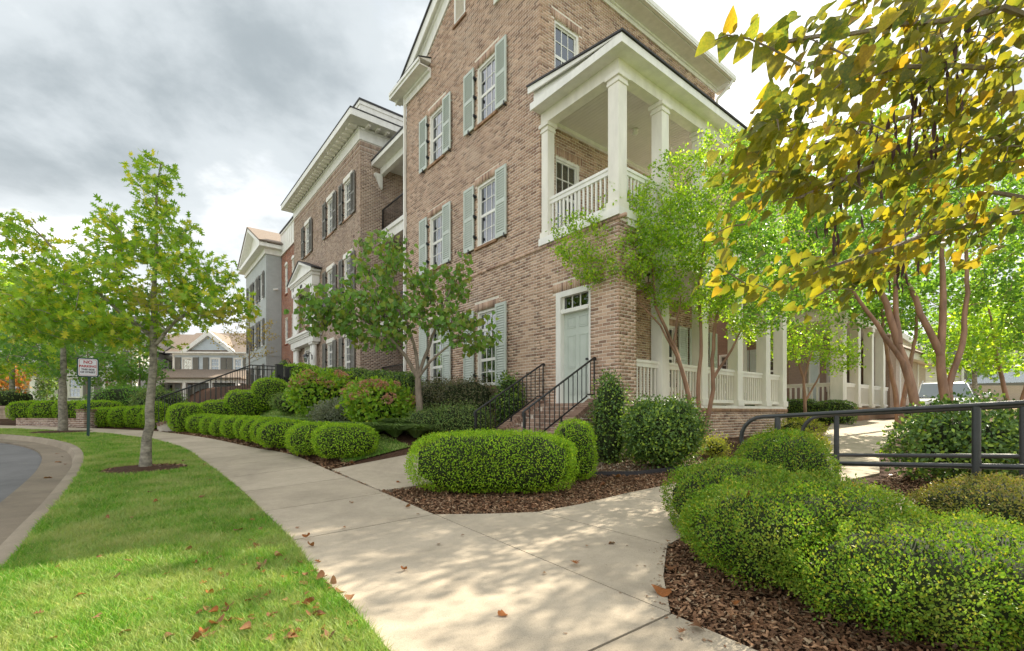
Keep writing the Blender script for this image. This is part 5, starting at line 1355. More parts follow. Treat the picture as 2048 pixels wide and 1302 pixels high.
def stamp(t, pos, Rm, sc):
    V, Q, T = t; n, k = len(pos), len(V)
    P = np.einsum('nij,kj->nki', Rm, V) * np.asarray(sc)[:, None, None] + pos[:, None, :]
    o = (np.arange(n) * k)[:, None, None]
    return P.reshape(-1, 3), (Q[None] + o).reshape(-1, 4) if Q is not None else None, (T[None] + o).reshape(-1, 3) if T is not None else None
def leaves_obj(name, t, pos, Rm, sc, mat, parent, single=0, sname='leaf', stuff=True):
    """one foliage part; the `single` largest in view become leaves of their own"""
    pos = np.asarray(pos); keep = np.ones(len(pos), bool)
    if single:
        base = np.array(parent.matrix_basis.translation) if parent is not None else np.zeros(3)
        wp_ = pos + base; px = 1024 + 945 * wp_[:, 0] / np.maximum(wp_[:, 1], .1); py = 825 - 945 * (wp_[:, 2] - EYE) / np.maximum(wp_[:, 1], .1)
        vis = (wp_[:, 1] > .3) & (px > 0) & (px < 2048) & (py > 0) & (py < 1302)
        size = np.where(vis, np.asarray(sc) / np.maximum(wp_[:, 1], .1), 0); sel = np.argsort(-size)[:single]; keep[sel] = False
        me = np_mesh(sname, t[0], t[1], t[2]); me.materials.append(mat)
        for i in sel:
            o = bpy.data.objects.new(sname, me); col.objects.link(o); o.parent = parent
            m4 = Matrix(Rm[i].tolist()).to_4x4(); m4.translation = pos[i]; o.matrix_basis = m4 @ Matrix.Scale(float(sc[i]), 4)
    V, Q, T = stamp(t, pos[keep], Rm[keep], np.asarray(sc)[keep])
    o = link(name, np_mesh(name, V, Q, T), mat, parent)
    if stuff: kind(o, 'stuff')
    return o
def lump(d, seed, amp):
    r_ = np.random.default_rng(seed); s = 0
    for k in range(11):
        f = r_.normal(size=3) * (2.2 + k * 1.25); s = s + np.sin(d @ f + r_.uniform(0, 6.3)) / (1 + k * .38)
    return 1 + amp * s / 2.2
def sup(d, rad, p): return (np.abs(d[:, 0] / rad[0]) ** p + np.abs(d[:, 1] / rad[1]) ** p + np.abs(d[:, 2] / rad[2]) ** p) ** (-1 / p)
def blob(n, rad, p, seed, amp, depth, sprig=(.1, .03)):
    """points just under a lumpy rounded surface, with outward directions"""
    d = rdirs(int(n * 2.2)); r = sup(d, rad, p); w = r ** 2; keep = rng.uniform(size=len(d)) < w / w.max(); d = d[keep][:n]; r = sup(d, rad, p) * lump(d, seed, amp)
    pos = d * r[:, None]; gr_ = unit(np.sign(d) * np.abs(pos / np.array(rad)) ** (p - 1) / np.array(rad))
    off = -np.abs(rng.normal(0, depth, len(d))); k = rng.uniform(size=len(d)) < sprig[0]; off[k] = rng.uniform(0, sprig[1], k.sum()) ** 1.0
    pos = pos + gr_ * off[:, None]
    return pos, gr_
def core_mesh(rad, p, seed, amp, s=.9, nseg=20):
    u = np.linspace(0, 2 * np.pi, nseg, endpoint=False); v = np.linspace(-np.pi / 2, np.pi / 2, 12)
    D = np.array([(math.cos(b) * math.cos(a), math.cos(b) * math.sin(a), math.sin(b)) for b in v for a in u]); r = sup(D, rad, p) * lump(D, seed, amp) * s
    V = D * r[:, None]; Q = [(i * nseg + k, i * nseg + (k + 1) % nseg, (i + 1) * nseg + (k + 1) % nseg, (i + 1) * nseg + k) for i in range(11) for k in range(nseg)]
    return V, Q
SEED = [100]
def shrub(name, label, cat, c, rad, n, size, mat, p=2.6, amp=.05, depth=None, group=None, tilt=.7, zc=None, kindl='rhomb', core=.88, skirt=.0, stems=0, rot=0.0, fall=None, up=0.0, sprig=None):
    """a clipped or loose bush: foliage, dark core for inner shade, stems"""
    SEED[0] += 1; sd_ = SEED[0]; z0 = g(*c[:2]) if len(c) == 2 else c[2]
    o = thing(name, label, cat, (c[0], c[1], z0), rot, group)
    zc = rad[2] * .94 if zc is None else zc; depth = depth or .035 * max(rad)
    pos, nr = blob(n, rad, p, sd_, amp, depth, sprig or ((.14, .028) if kindl == 'rhomb' and amp < .11 else (.22, .13))); pos[:, 2] += zc; k = pos[:, 2] > .015 + skirt * rng.uniform(size=len(pos)); pos, nr = pos[k], nr[k]
    ax = unit(nr * .6 + rdirs(len(nr)) * tilt + np.array([0, 0, .25 + up])); Rm = frames(ax, unit(nr + rdirs(len(nr)) * .6)); sc = size * rng.uniform(.7, 1.3, len(pos))
    leaves_obj('foliage', leaf_t(kindl), pos, Rm, sc, mat, o)
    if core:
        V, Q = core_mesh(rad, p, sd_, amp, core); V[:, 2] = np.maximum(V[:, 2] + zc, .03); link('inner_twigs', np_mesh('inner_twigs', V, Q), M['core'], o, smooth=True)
    m = MB(); rs = random.Random(sd_)
    for q_ in range(max(stems, 4)):
        a = rs.uniform(0, 6.3); m.tube([(.05 * math.cos(a) * rad[0], .05 * math.sin(a) * rad[1], -.03), (.35 * math.cos(a) * rad[0], .35 * math.sin(a) * rad[1], zc * .7), (.6 * math.cos(a) * rad[0], .6 * math.sin(a) * rad[1], zc * 1.2)], [.016, .011, .004], 5)
    m.build('stem', M['twig'], o)
    return o

def grow(trunks, env, n_attr, seed, step=.22, up=.9, r_tip=.006, pipe=.45, sag=.0, wob=.06):
    """trunks: list of (points, base radius, top radius). env: list of (centre, radii, weight, shell).
    Returns branch paths with radii and the leafy twig points with their directions."""
    r_ = np.random.default_rng(seed)
    N, par, isT, fr_ = [], [], [], []
    paths = []
    for pts, r0, r1 in trunks:
        L = []
        P = [np.array(p, float) for p in pts]
        for i in range(len(P) - 1):
            k = max(1, int(np.linalg.norm(P[i + 1] - P[i]) / step))
            for j in range(k): L.append(P[i] + (P[i + 1] - P[i]) * j / k)
        L.append(P[-1]); L = np.array(L)
        for i in range(1, len(L) - 1): L[i] += r_.normal(0, .007, 3) * np.array([1, 1, .3])
        if len(N):
            d = np.linalg.norm(np.array(N) - L[0], axis=1); j0 = int(np.argmin(d)); prev = j0 if d[j0] < .15 else -1
        else: prev = -1
        rr = np.linspace(r0, r1, len(L)); paths.append((L, rr))
        for p in L: N.append(p); par.append(prev); isT.append(True); prev = len(N) - 1
    w = np.array([e[2] for e in env], float); w /= w.sum(); att = []
    for e, k in zip(env, r_.multinomial(n_attr, w)):
        d = unit(r_.normal(size=(k, 3))); rad = r_.uniform(e[3], 1, k) ** .6
        att.append(np.array(e[0]) + d * rad[:, None] * np.array(e[1]))
    att = np.concatenate(att); T = np.array(N)
    att = att[np.argsort([np.min(np.linalg.norm(T - a, axis=1)) for a in att])]
    twigs = []
    A = np.zeros((len(N) + n_attr * 40, 3)); A[:len(N)] = N; cnt = len(N); nT = cnt
    kids = []
    for a in att:
        d = a - A[:cnt]; dist = np.linalg.norm(d, axis=1)
        cost = dist + up * np.maximum(0, A[:cnt, 2] - a[2] + .35 * dist); cost[:max(1, int(nT * .25))] += .0
        j = int(np.argmin(cost)); s = A[j].copy(); L_ = np.linalg.norm(a - s)
        if L_ < .05: continue
        k = max(2, int(L_ / step)); t = np.linspace(0, 1, k + 1)[:, None]
        pth = s + (a - s) * t
        bow = np.sin(t[:, 0] * np.pi) * L_ * .10; pth[:, 2] += bow * (1 - sag * 2); pth += (r_.normal(0, wob, (k + 1, 3)) * np.sin(t * np.pi) * min(1, L_))
        pth[:, 2] -= sag * t[:, 0] ** 2 * L_ * .35
        kids.append(pth)
        m_ = min(k, len(A) - cnt); A[cnt:cnt + m_] = pth[1:m_ + 1]; cnt += m_
    for pth in kids:
        Lb = np.sum(np.linalg.norm(np.diff(pth, axis=0), axis=1)); r0 = r_tip + .011 * Lb
        paths.append((pth, np.linspace(r0, r_tip * .6, len(pth))))
        twigs.append(pth)
    return paths, twigs
def limbs(o, paths, mat, nsplit, base, sides=6, names=('trunk', 'branches'), nl=0):
    for nm, part in [(names[0], paths[:nsplit])] + [('limb', [p_]) for p_ in paths[nsplit:nsplit + nl]] + [(names[1], paths[nsplit + nl:])]:
        if not part: continue
        m = MB()
        for L, rr in part:
            if len(L) > 1: m.tube([tuple(p - base) for p in L], list(rr), sides + (4 if nm == names[0] else -1))
        q_ = m.build(nm, mat, o, smooth=True)
        if nm == names[1]: kind(q_, 'stuff')
def twig_leaves(twigs, per_m, frac=.7, spread=.10, seed=1):
    r_ = np.random.default_rng(seed); P, D = [], []
    for pth in twigs:
        seg = np.linalg.norm(np.diff(pth, axis=0), axis=1); L = seg.sum(); n = max(1, int(L * frac * per_m + r_.uniform()))
        s = (1 - frac * r_.uniform(0, 1, n) ** 1.2) * L; c = np.r_[0, np.cumsum(seg)]
        for k in range(3): pass
        p = np.stack([np.interp(s, c, pth[:, k]) for k in range(3)], 1); d = unit(pth[-1] - pth[0])
        P.append(p + r_.normal(0, spread, (n, 3))); D.append(np.tile(d, (n, 1)))
    return np.concatenate(P), np.concatenate(D)
def ell(*e): return [(np.array(c), r, w, s) for c, r, w, s in e]

# ================================================================== trees
Z3 = lambda c: np.array([c[0], c[1], g(*c)])
def tree_thing(name, label, c, group=None): return thing(name, label, 'tree', (c[0], c[1], g(*c)), 0, group)
# --- near street oak
b = Z3(OAK1); o = tree_thing('oak_tree', 'young oak street tree with lobed green leaves in the near lawn', OAK1)
tk = [b + np.array(v) for v in ((0, 0, -.1), (.01, 0, .1), (.06, .01, .8), (.11, .02, 1.6), (.14, .02, 2.3), (.17, 0, 3.2), (.2, .0, 4.1), (.22, 0, 5.0), (.28, 0, 5.4))]
L0 = [(b + np.array(v)) for v in ((.11, .02, 2.15), (.6, -.1, 2.6), (1.25, -.2, 3.0))]
L1 = [(b + np.array(v)) for v in ((.12, .02, 2.35), (-.5, .1, 2.8), (-1.3, .1, 3.5), (-2.0, .0, 4.3))]
env = ell((b + [.15, 0, 4.95], (.4, .45, .75), 1.2, .2), (b + [.05, 0, 4.1], (.95, .9, .6), 2.6, .3), (b + [-.1, 0, 3.4], (1.35, 1.2, .6), 3.6, .3), (b + [-.9, 0, 2.85], (1.6, 1.3, .6), 4.2, .3), (b + [-1.9, -.1, 3.1], (.9, .8, .6), 2.6, .2), (b + [-2.25, 0, 4.05], (.55, .5, .45), 1.3, .1), (b + [1.2, -.1, 2.9], (.75, .7, .35), 2.0, .2), (b + [.1, -.2, 2.4], (.6, .6, .25), .9, .2), (b + [-1.3, -.2, 2.5], (1.2, .8, .3), 2.4, .2), (b + [.9, 0, 3.5], (.6, .6, .4), 1.2, .2))
paths, tw = grow([(tk, .085, .012), (L0, .035, .012), (L1, .04, .012)], env, 520, 3, r_tip=.004)
rr_ = paths[0][1]; rr_[:3] *= np.array([1.45, 1.2, 1.06]); limbs(o, paths, M['bark_oak'], 1, b, 8, nl=2)
P, D = twig_leaves(tw, 62, .85, .065, 5); n = len(P)
ax = unit(D * .5 + rdirs(n) * .9 + np.array([0, 0, -.15])); Rm = frames(ax, unit(rdirs(n) * .8 + np.array([0, -.2, .7])))
leaves_obj('crown', leaf_t('oak'), P - b, Rm, rng.uniform(.11, .175, n), M['oak'], o, single=300)
# yellow turning cluster low in the crown
paths2, tw2 = grow([(tk[3:6], .01, .01)], ell((b + [.5, -.5, 2.85], (.5, .4, .4), 2, .1), (b + [1.75, -.3, 2.65], (.45, .4, .22), 1.0, .1)), 34, 8, r_tip=.004)
limbs(o, paths2[1:], M['bark_oak'], 0, b, names=('trunk', 'yellow_branch'))
P, D = twig_leaves(tw2, 34, .7, .09, 6); n = len(P)
leaves_obj('yellow_leaves', leaf_t('oak'), P - b, frames(unit(D * .4 + rdirs(n)), unit(rdirs(n) * .8 + np.array([0, -.2, .7]))), rng.uniform(.10, .16, n), leafmat('yellow oak leaves', [(.46, .44, .07), (.36, .42, .07), (.52, .46, .10)], .42), o)

def street_tree(name, label, c, h, cr, mat, bark, n_attr=170, per=22, size=(.10, .16), seed=1, trunk_r=.11, leaf='cross', group=None, z_low=1.9, lean=0.0):
    b = Z3(c); o = tree_thing(name, label, c, group)
    tk = [b + np.array(v) for v in ((0, 0, -.1), (lean * .2, 0, h * .25), (lean * .5, .03, h * .5), (lean, 0, h * .9))]
    hh = h - z_low
    env = ell((b + [lean, 0, z_low + hh * .30], (cr, cr, hh * .28), 4, .3), (b + [lean, 0, z_low + hh * .58], (cr * .85, cr * .85, hh * .28), 3, .3), (b + [lean, 0, z_low + hh * .85], (cr * .5, cr * .5, hh * .2), 1.5, .2), (b + [lean - cr * .6, 0, z_low + hh * .4], (cr * .5, cr * .5, hh * .2), 1, .2), (b + [lean + cr * .6, 0, z_low + hh * .45], (cr * .5, cr * .5, hh * .2), 1, .2))
    paths, tw = grow([(tk, trunk_r, .015)], env, n_attr, seed, step=.3, r_tip=.006)
    limbs(o, paths, bark, 1, b, 5)
    P, D = twig_leaves(tw, per * 2.0, .85, .10, seed); n = len(P)
    leaves_obj('crown', leaf_t(leaf), P - b, frames(unit(D * .3 + rdirs(n)), unit(rdirs(n) + np.array([0, 0, .5]))), rng.uniform(*size, n), mat, o)
    return o
street_tree('oak_tree', 'darker young oak street tree behind the parking sign', OAK2, 5.6, 2.3, M['oak2'], M['bark_oak'], 200, 26, (.13, .21), 21, .14)
street_tree('broadleaf_tree', 'green tree at the far left edge beside the road', (-22.5, 20.5), 7.0, 3.2, M['oak'], M['bark_oak'], 220, 22, (.16, .26), 22, .16)
street_tree('broadleaf_tree', 'small dense tree left of the pale blue house', (-20.5, 26.0), 4.6, 1.5, M['oak2'], M['bark_red'], 130, 24, (.14, .22), 23, .08, z_low=.8)
street_tree('broadleaf_tree', 'bright yellow green tree behind the small dense tree', (-25.0, 31.0), 5.2, 1.8, M['spirea'], M['bark_red'], 110, 20, (.16, .24), 24, .08, z_low=.8)
street_tree('broadleaf_tree', 'multi stemmed tree behind the planter hedge', (-22.0, 24.5), 5.2, 2.0, M['crepe2'], M['bark_crepe'], 150, 24, (.13, .2), 25, .07, z_low=1.6)
street_tree('broadleaf_tree', 'tall airy tree behind the near oak on the left', (-27.5, 26.0), 8.5, 3.4, M['crepe'], M['bark_oak'], 200, 20, (.2, .3), 26, .15)
street_tree('maple_tree', 'small orange leaved maple at the far left edge', (-32.0, 29.5), 4.0, 1.6, M['maple'], M['bark_red'], 90, 18, (.2, .3), 27, .06, z_low=.6)
street_tree('golden_tree', 'sparse golden leaved tree in front of the pale blue house', (-16.4, 29.5), 5.2, 2.1, M['gold'], M['bark_red'], 90, 7, (.12, .18), 28, .06, z_low=1.6)
street_tree('conifer_shrub', 'dark evergreen standing beside the white sided house', (-30.5, 31.0), 3.4, .8, M['holly'], M['bark_red'], 70, 26, (.16, .24), 29, .05, z_low=.2)

# --- redbud in front of the house, with hanging pods
RB = (-2.12, 10.75); b = Z3(RB); o = tree_thing('redbud_tree', 'redbud tree with heart shaped leaves and dark pods before the brick wall', RB)
tk = [b + np.array(v) for v in ((.03, 0, -.1), (.01, 0, .6), (-.02, .0, 1.22))]
fork = tk[-1]
sub = [([fork, fork + [-.25, -.1, .5], fork + [-.7, -.1, 1.0], fork + [-1.5, -.2, 1.5]], .05, .016), ([fork, fork + [-.05, .1, .6], fork + [-.35, .1, 1.5], fork + [-.6, .1, 2.4]], .045, .014), ([fork, fork + [.15, .0, .5], fork + [.45, -.1, 1.2], fork + [.75, -.1, 2.0]], .045, .014), ([fork, fork + [.3, -.2, .35], fork + [.8, -.3, .75], fork + [1.2, -.35, .95]], .035, .012)]
env = ell((fork + [-.75, 0, 2.75], (.85, .8, .6), 2.4, .2), (fork + [-1.35, -.1, 1.75], (1.35, .9, .6), 4.0, .2), (fork + [.5, 0, 2.25], (.9, .8, .55), 2.4, .2), (fork + [1.0, -.2, 1.15], (.85, .7, .55), 2.4, .2), (fork + [-.2, -.1, 1.5], (1.1, .8, .6), 2.2, .2), (fork + [-2.1, -.1, 1.4], (.65, .6, .4), 1.6, .1), (fork + [-.9, -.2, .95], (.9, .6, .3), .9, .2))
paths, tw = grow([(tk, .085, .07)] + sub, env, 270, 31, r_tip=.004, sag=.25)
limbs(o, paths, M['bark_red'], 5, b)
P, D = twig_leaves(tw, 54, .85, .09, 32); n = len(P)
ax = unit(rdirs(n) * .55 + D * .2 + np.array([0, 0, -.75])); Rm = frames(ax, unit(rdirs(n) * .6 + np.array([0, -.4, .55])))
leaves_obj('crown', leaf_t('heart'), P - b, Rm, rng.uniform(.075, .125, n), M['redbud'], o, single=300)
rp_ = np.random.default_rng(5); V_, Q_ = [], []
cl = [tw[i][int(len(tw[i]) * .4)] for i in rp_.choice(len(tw), 46, replace=False)]
cen = [P[i] for i in rp_.choice(len(P), 40)] + cl
pp_ = np.concatenate([c_ + rp_.normal(0, .09, (9, 3)) * [1, 1, .5] for c_ in cen]); n = len(pp_)
tV, tQ, tT = leaf_t('oval'); tV = tV * [.35, 1, 1]
leaves_obj('seed_pods', (tV, tQ, tT), pp_ - b, frames(unit(np.array([0, 0, -1.0]) + rdirs(n) * .2), rdirs(n)), rng.uniform(.07, .11, n), M['pod'], o)

# --- crepe myrtles
def myrtle(label, c, stems, env, n_attr, seed, mat, per=70, size=(.028, .05), spread=.06, r0=.05, sides=6, single=0):
    b = Z3(c); o = tree_thing('crepe_myrtle', label, c, 'crepe myrtles on the right')
    paths, tw = grow([([b + np.array(p) for p in pts], a_, b_) for pts, a_, b_ in stems], ell(*[(b + np.array(c_), r_, w_, s_) for c_, r_, w_, s_ in env]), n_attr, seed, r_tip=.003, up=.7)
    limbs(o, paths, M['bark_crepe'], len(stems), b, sides)
    P, D = twig_leaves(tw, per * 2.3, .8, spread * 1.25, seed); n = len(P)
    ax = unit(D * .4 + rdirs(n) * .9); Rm = frames(ax, unit(rdirs(n) * .7 + np.array([0, 0, .6])))
    leaves_obj('crown', leaf_t('oval'), P - b, Rm, rng.uniform(*size, n) * 1.55, mat, o)
    return o
myrtle('multi stemmed crepe myrtle in front of the porch railing', (4.02, 10.15),
       [([(-.12, 0, -.1), (-.14, 0, .7), (-.35, .0, 1.6), (-.55, 0, 2.2), (-.95, -.1, 3.0), (-1.1, -.2, 4.2)], .062, .015), ([(0, 0, -.1), (.02, .02, .6), (-.02, .02, 1.3), (.05, .0, 2.2), (-.05, -.1, 3.4), (.1, -.2, 4.8)], .055, .014), ([(.08, -.03, -.1), (.16, 0, .55), (.32, 0, 1.25), (.28, 0, 1.9), (.35, 0, 2.8), (.5, -.1, 3.6), (.9, -.2, 5.0)], .055, .014), ([(-.38, 0, 1.7), (-.5, .1, 2.3), (-.35, .1, 3.3)], .035, .014), ([(.31, 0, 1.5), (.65, -.1, 2.1), (1.0, -.1, 2.9)], .035, .012), ([(-.45, 0, 1.9), (-.9, -.2, 2.6), (-1.6, -.3, 3.3)], .026, .010)],
       [((.2, -.2, 4.6), (1.2, .9, .9), 4, .2), ((-.9, -.2, 4.1), (1.2, .8, .9), 4.2, .2), ((.2, -.2, 5.8), (1.4, .8, .8), 3.8, .2), ((-1.2, -.3, 5.0), (1.0, .6, .7), 2.6, .2), ((1.3, -.1, 4.7), (1.1, .9, .9), 3.4, .2), ((1.2, -.1, 6.0), (1.1, .8, .7), 2.6, .2), ((-1.7, -.4, 4.0), (1.0, .6, .55), 2.8, .2), ((-2.0, -.5, 3.65), (.9, .5, .28), 1.5, .2), ((-2.6, -.5, 4.5), (.6, .4, .4), 1.0, .2), ((1.0, -.1, 3.3), (1.1, .9, .7), 3.0, .2), ((1.9, -.1, 3.6), (.8, .8, .8), 2.0, .2), ((-.2, -.2, 3.2), (1.0, .7, .5), 2.2, .2), ((.9, -.2, 2.6), (.7, .6, .3), .6, .2), ((-2.8, -.5, 4.0), (.5, .35, .25), .6, .2)], 980, 41, M['crepe'], 105)
myrtle('slender crepe myrtle in front of the far porch', (9.4, 15.2),
       [([(0, 0, -.1), (.03, 0, .9), (-.02, 0, 1.6), (-.3, 0, 2.5), (-.5, 0, 3.2)], .06, .02), ([(.02, 0, .85), (.4, 0, 1.5), (.8, 0, 2.4)], .035, .014), ([(-.02, 0, 1.6), (.3, 0, 2.6), (.4, 0, 3.4)], .035, .014)],
       [((-.6, 0, 2.7), (1.0, 1, .7), 3, .2), ((.5, 0, 2.7), (1.1, 1, .8), 3, .2), ((.0, 0, 3.7), (1.2, 1, .8), 3, .2), ((1.3, 0, 2.3), (.7, .6, .5), 1.4, .2), ((-1.5, 0, 3.2), (.8, .8, .7), 1.4, .2), ((.2, 0, 4.7), (1.2, 1, .7), 2, .2)], 230, 42, M['crepe'], 46, (.045, .075), .08)
myrtle('large crepe myrtle with thick leaning cinnamon trunks, left of the pair', (6.95, 8.05),
       [([(.05, 0, -.1), (-.02, 0, .9), (-.2, .0, 1.7), (-.55, .05, 2.9), (-.9, .1, 4.0)], .088, .03), ([(-.12, 0, 1.3), (-.35, -.05, 1.9), (-.95, -.1, 2.7), (-1.5, -.1, 3.4)], .05, .02), ([(-.35, .0, 2.2), (-.33, .1, 2.9), (-.35, .1, 4.2)], .05, .02)],
       [((-.9, 0, 4.6), (1.2, 1.2, .9), 3, .2), ((-1.7, 0, 3.7), (1.0, 1.0, .8), 2.6, .2), ((-.3, .3, 5.6), (1.2, 1.2, .7), 2, .2), ((-2.2, .2, 4.6), (.8, .9, .6), 1.6, .2), ((-.4, .6, 3.4), (.9, .9, .5), 1.2, .2), ((-2.6, .2, 3.7), (.9, .8, .8), 2.4, .2), ((-2.4, .0, 2.9), (.8, .7, .5), 1.6, .2), ((-2.6, .3, 5.4), (1.0, .8, .7), 1.8, .2)], 360, 43, M['crepe2'], 58, (.035, .06), .07, sides=8)
myrtle('large crepe myrtle with forked cinnamon trunks, right of the pair', (7.52, 8.15),
       [([(0, 0, -.1), (-.02, 0, .9), (-.12, 0, 1.8), (-.08, 0, 2.8), (-.02, .1, 4.2)], .092, .03), ([(.08, 0, -.1), (.12, 0, .8), (.02, 0, 1.45), (.25, .0, 2.2), (.38, .05, 3.1), (.4, .1, 4.2)], .066, .022), ([(-.12, 0, 2.0), (-.35, 0, 2.5), (-.7, .1, 3.5), (-.8, .1, 4.4)], .06, .02)],
       [((.3, 0, 4.9), (1.3, 1.2, .9), 3, .2), ((1.4, 0, 4.2), (1.0, 1.0, .8), 2.4, .2), ((-.4, .3, 5.6), (1.2, 1.2, .8), 2, .2), ((1.6, -.1, 3.1), (1.0, .9, .7), 2.2, .2), ((2.2, .2, 2.5), (.8, .9, .6), 1.4, .2), ((.6, .6, 3.4), (.9, .9, .5), 1.2, .2), ((0, -.6, 4.8), (1.2, .8, .8), 1.6, .2)], 320, 44, M['crepe2'], 58, (.035, .06), .07, sides=8)
myrtle('airy crepe myrtle beyond the railings near the right edge', (12.2, 11.5),
       [([(0, 0, -.1), (-.1, 0, 1), (-.4, 0, 2.2), (-.6, 0, 3.4)], .07, .02), ([(.05, 0, -.1), (.2, 0, 1), (.5, 0, 2.4), (.6, 0, 3.6)], .07, .02)],
       [((-.7, 0, 3.2), (1.2, 1, .9), 3, .2), ((.8, 0, 3.4), (1.3, 1, 1.0), 3, .2), ((0, 0, 4.8), (1.5, 1.3, 1.0), 3, .2), ((-1.2, 0, 2.2), (.9, .8, .5), 1.4, .2), ((0, 0, 6.2), (1.4, 1.2, .9), 2.4, .2)], 240, 45, M['crepe'], 46, (.05, .085), .09)
myrtle('tall crepe myrtle rising behind the far porch house', (13.5, 16.5),
       [([(0, 0, -.1), (-.1, 0, 1.2), (-.5, 0, 3.2), (-.7, 0, 5.4)], .09, .03), ([(.05, 0, -.1), (.2, 0, 1.2), (.6, 0, 3.2), (.7, 0, 5.4)], .09, .03)],
       [((-.8, 0, 4.6), (1.6, 1.5, 1.3), 3, .2), ((.9, 0, 4.8), (1.6, 1.5, 1.3), 3, .2), ((0, 0, 7.0), (2.0, 1.6, 1.4), 3, .2), ((0, 0, 9.0), (1.6, 1.4, 1.2), 2.4, .2), ((-2.0, 0, 6.2), (1.2, 1, 1), 1.6, .2)], 240, 46, M['crepe2'], 34, (.08, .13), .12)
street_tree('broadleaf_tree', 'large green tree behind the garages at the right edge', (30, 26), 9.0, 4.6, M['crepe'], M['bark_oak'], 190, 14, (.26, .40), 47, .2, z_low=2.2)
street_tree('broadleaf_tree', 'green tree over the garage roofs on the right', (23.5, 24), 7.0, 3.0, M['crepe2'], M['bark_oak'], 150, 14, (.2, .32), 48, .14, z_low=2.4)

# --- redbud overhead at the right, its leaves turning yellow; trunk stands just out of frame
RO = (3.9, 1.55); b = Z3(RO); o = tree_thing('redbud_tree', 'redbud with large yellow and olive leaves hanging over the path at right', RO)
z0 = b[2]
trunk = [b + np.array(v) for v in ((0, 0, -.1), (-.05, .02, .8), (-.12, .05, 1.55), (-.15, .1, 2.2))]
def S(*a): return [np.array(pt(*q_)) for q_ in a]
mains = [S((3060, 560, 1.7), (2500, 250, 1.85), (2048, 130, 1.9), (1800, 135, 1.75), (1640, 170, 1.6)),
         S((2900, 700, 1.75), (2300, 330, 2.0), (2000, 270, 2.1), (1740, 330, 1.95), (1600, 395, 1.8)),
         S((3000, 450, 1.7), (2400, 100, 1.7), (2000, 20, 1.65), (1750, 60, 1.55), (1540, 90, 1.45)),
         S((2800, 800, 1.8), (2300, 520, 2.1), (2050, 420, 2.2), (1850, 470, 2.1), (1640, 540, 2.0)),
         S((2900, 600, 1.75), (2350, 180, 1.9), (2000, 190, 2.2), (1760, 250, 2.3), (1500, 330, 2.1)),
         S((2700, 300, 1.9), (2200, -60, 2.1), (1900, -80, 2.0), (1700, 10, 1.9)),
         S((2600, 650, 2.0), (2200, 430, 2.4), (1980, 380, 2.5), (1760, 500, 2.5), (1620, 600, 2.4))]
trk = [(trunk, .10, .06)]
for L_ in mains: trk.append(([trunk[2 if L_[0][2] < 2 else 3]] + L_, .022, .006))
at_ = []
def cl3(px, py, Y, rx, rz, w): return (np.array(pt(px, py, Y)), (rx * Y / 945, .35, rz * Y / 945), w, .1)
env = [cl3(1900, 150, 1.9, 190, 130, 5.0), cl3(1700, 190, 1.75, 170, 90, 3.4), cl3(1560, 230, 1.6, 110, 80, 1.8), cl3(1960, 330, 2.1, 170, 110, 4.2), cl3(1740, 340, 1.95, 170, 90, 3.4), cl3(1560, 330, 1.8, 110, 60, 1.3), cl3(1840, 470, 2.2, 180, 70, 2.4), cl3(1650, 520, 2.1, 130, 60, 1.3), cl3(1980, 20, 1.8, 150, 90, 3.2), cl3(1760, 60, 1.65, 130, 60, 1.6), cl3(2150, 200, 2.0, 150, 200, 3.2), cl3(1720, 570, 2.4, 90, 30, .6), cl3(1520, 590, 2.3, 70, 35, .6), cl3(1470, 450, 2.0, 60, 35, .5), cl3(1440, 330, 1.8, 50, 40, .4), cl3(2350, 220, 1.9, 200, 180, 3.6), cl3(2300, 20, 1.8, 200, 120, 2.6), cl3(2650, 330, 1.8, 220, 180, 2.6), cl3(2300, 420, 2.1, 180, 90, 1.8)]
paths, tw = grow(trk, env, 340, 51, step=.09, up=.15, r_tip=.0022, sag=.35, wob=.02)
paths = [(L_, np.minimum(r_, .0075) if i > 7 else r_) for i, (L_, r_) in enumerate(paths)]
limbs(o, paths, M['bark_red'], 1, b, 6, nl=7)
P, D = twig_leaves([t_ for t_ in tw] + [np.array(L_)[2:] for L_ in mains], 72, .9, .045, 52); n = len(P)
ax = unit(rdirs(n) * .40 + np.array([-.62, -.05, -.62])); Rm = frames(ax, unit(rdirs(n) * .9 + np.array([-.35, -.55, .45])))
leaves_obj('crown', leaf_t('drop'), P - b, Rm, rng.uniform(.040, .078, n), M['redbud_y'], o, single=300)
pp_ = np.concatenate([np.array(pt(*q_)) + rng.normal(0, .05, (9, 3)) for q_ in ((1880, 90, 1.8), (1850, 180, 1.85), (1790, 250, 1.9), (1800, 290, 1.95), (1840, 250, 1.9), (1700, 330, 1.9), (1660, 450, 2.0), (1810, 560, 2.2), (1930, 130, 1.9), (1860, 300, 2.0))]); n = len(pp_)
leaves_obj('seed_pods', (tV, tQ, tT), pp_ - b, frames(unit(np.array([0, 0, -1.0]) + rdirs(n) * .15), rdirs(n)), rng.uniform(.06, .085, n), M['pod'], o)
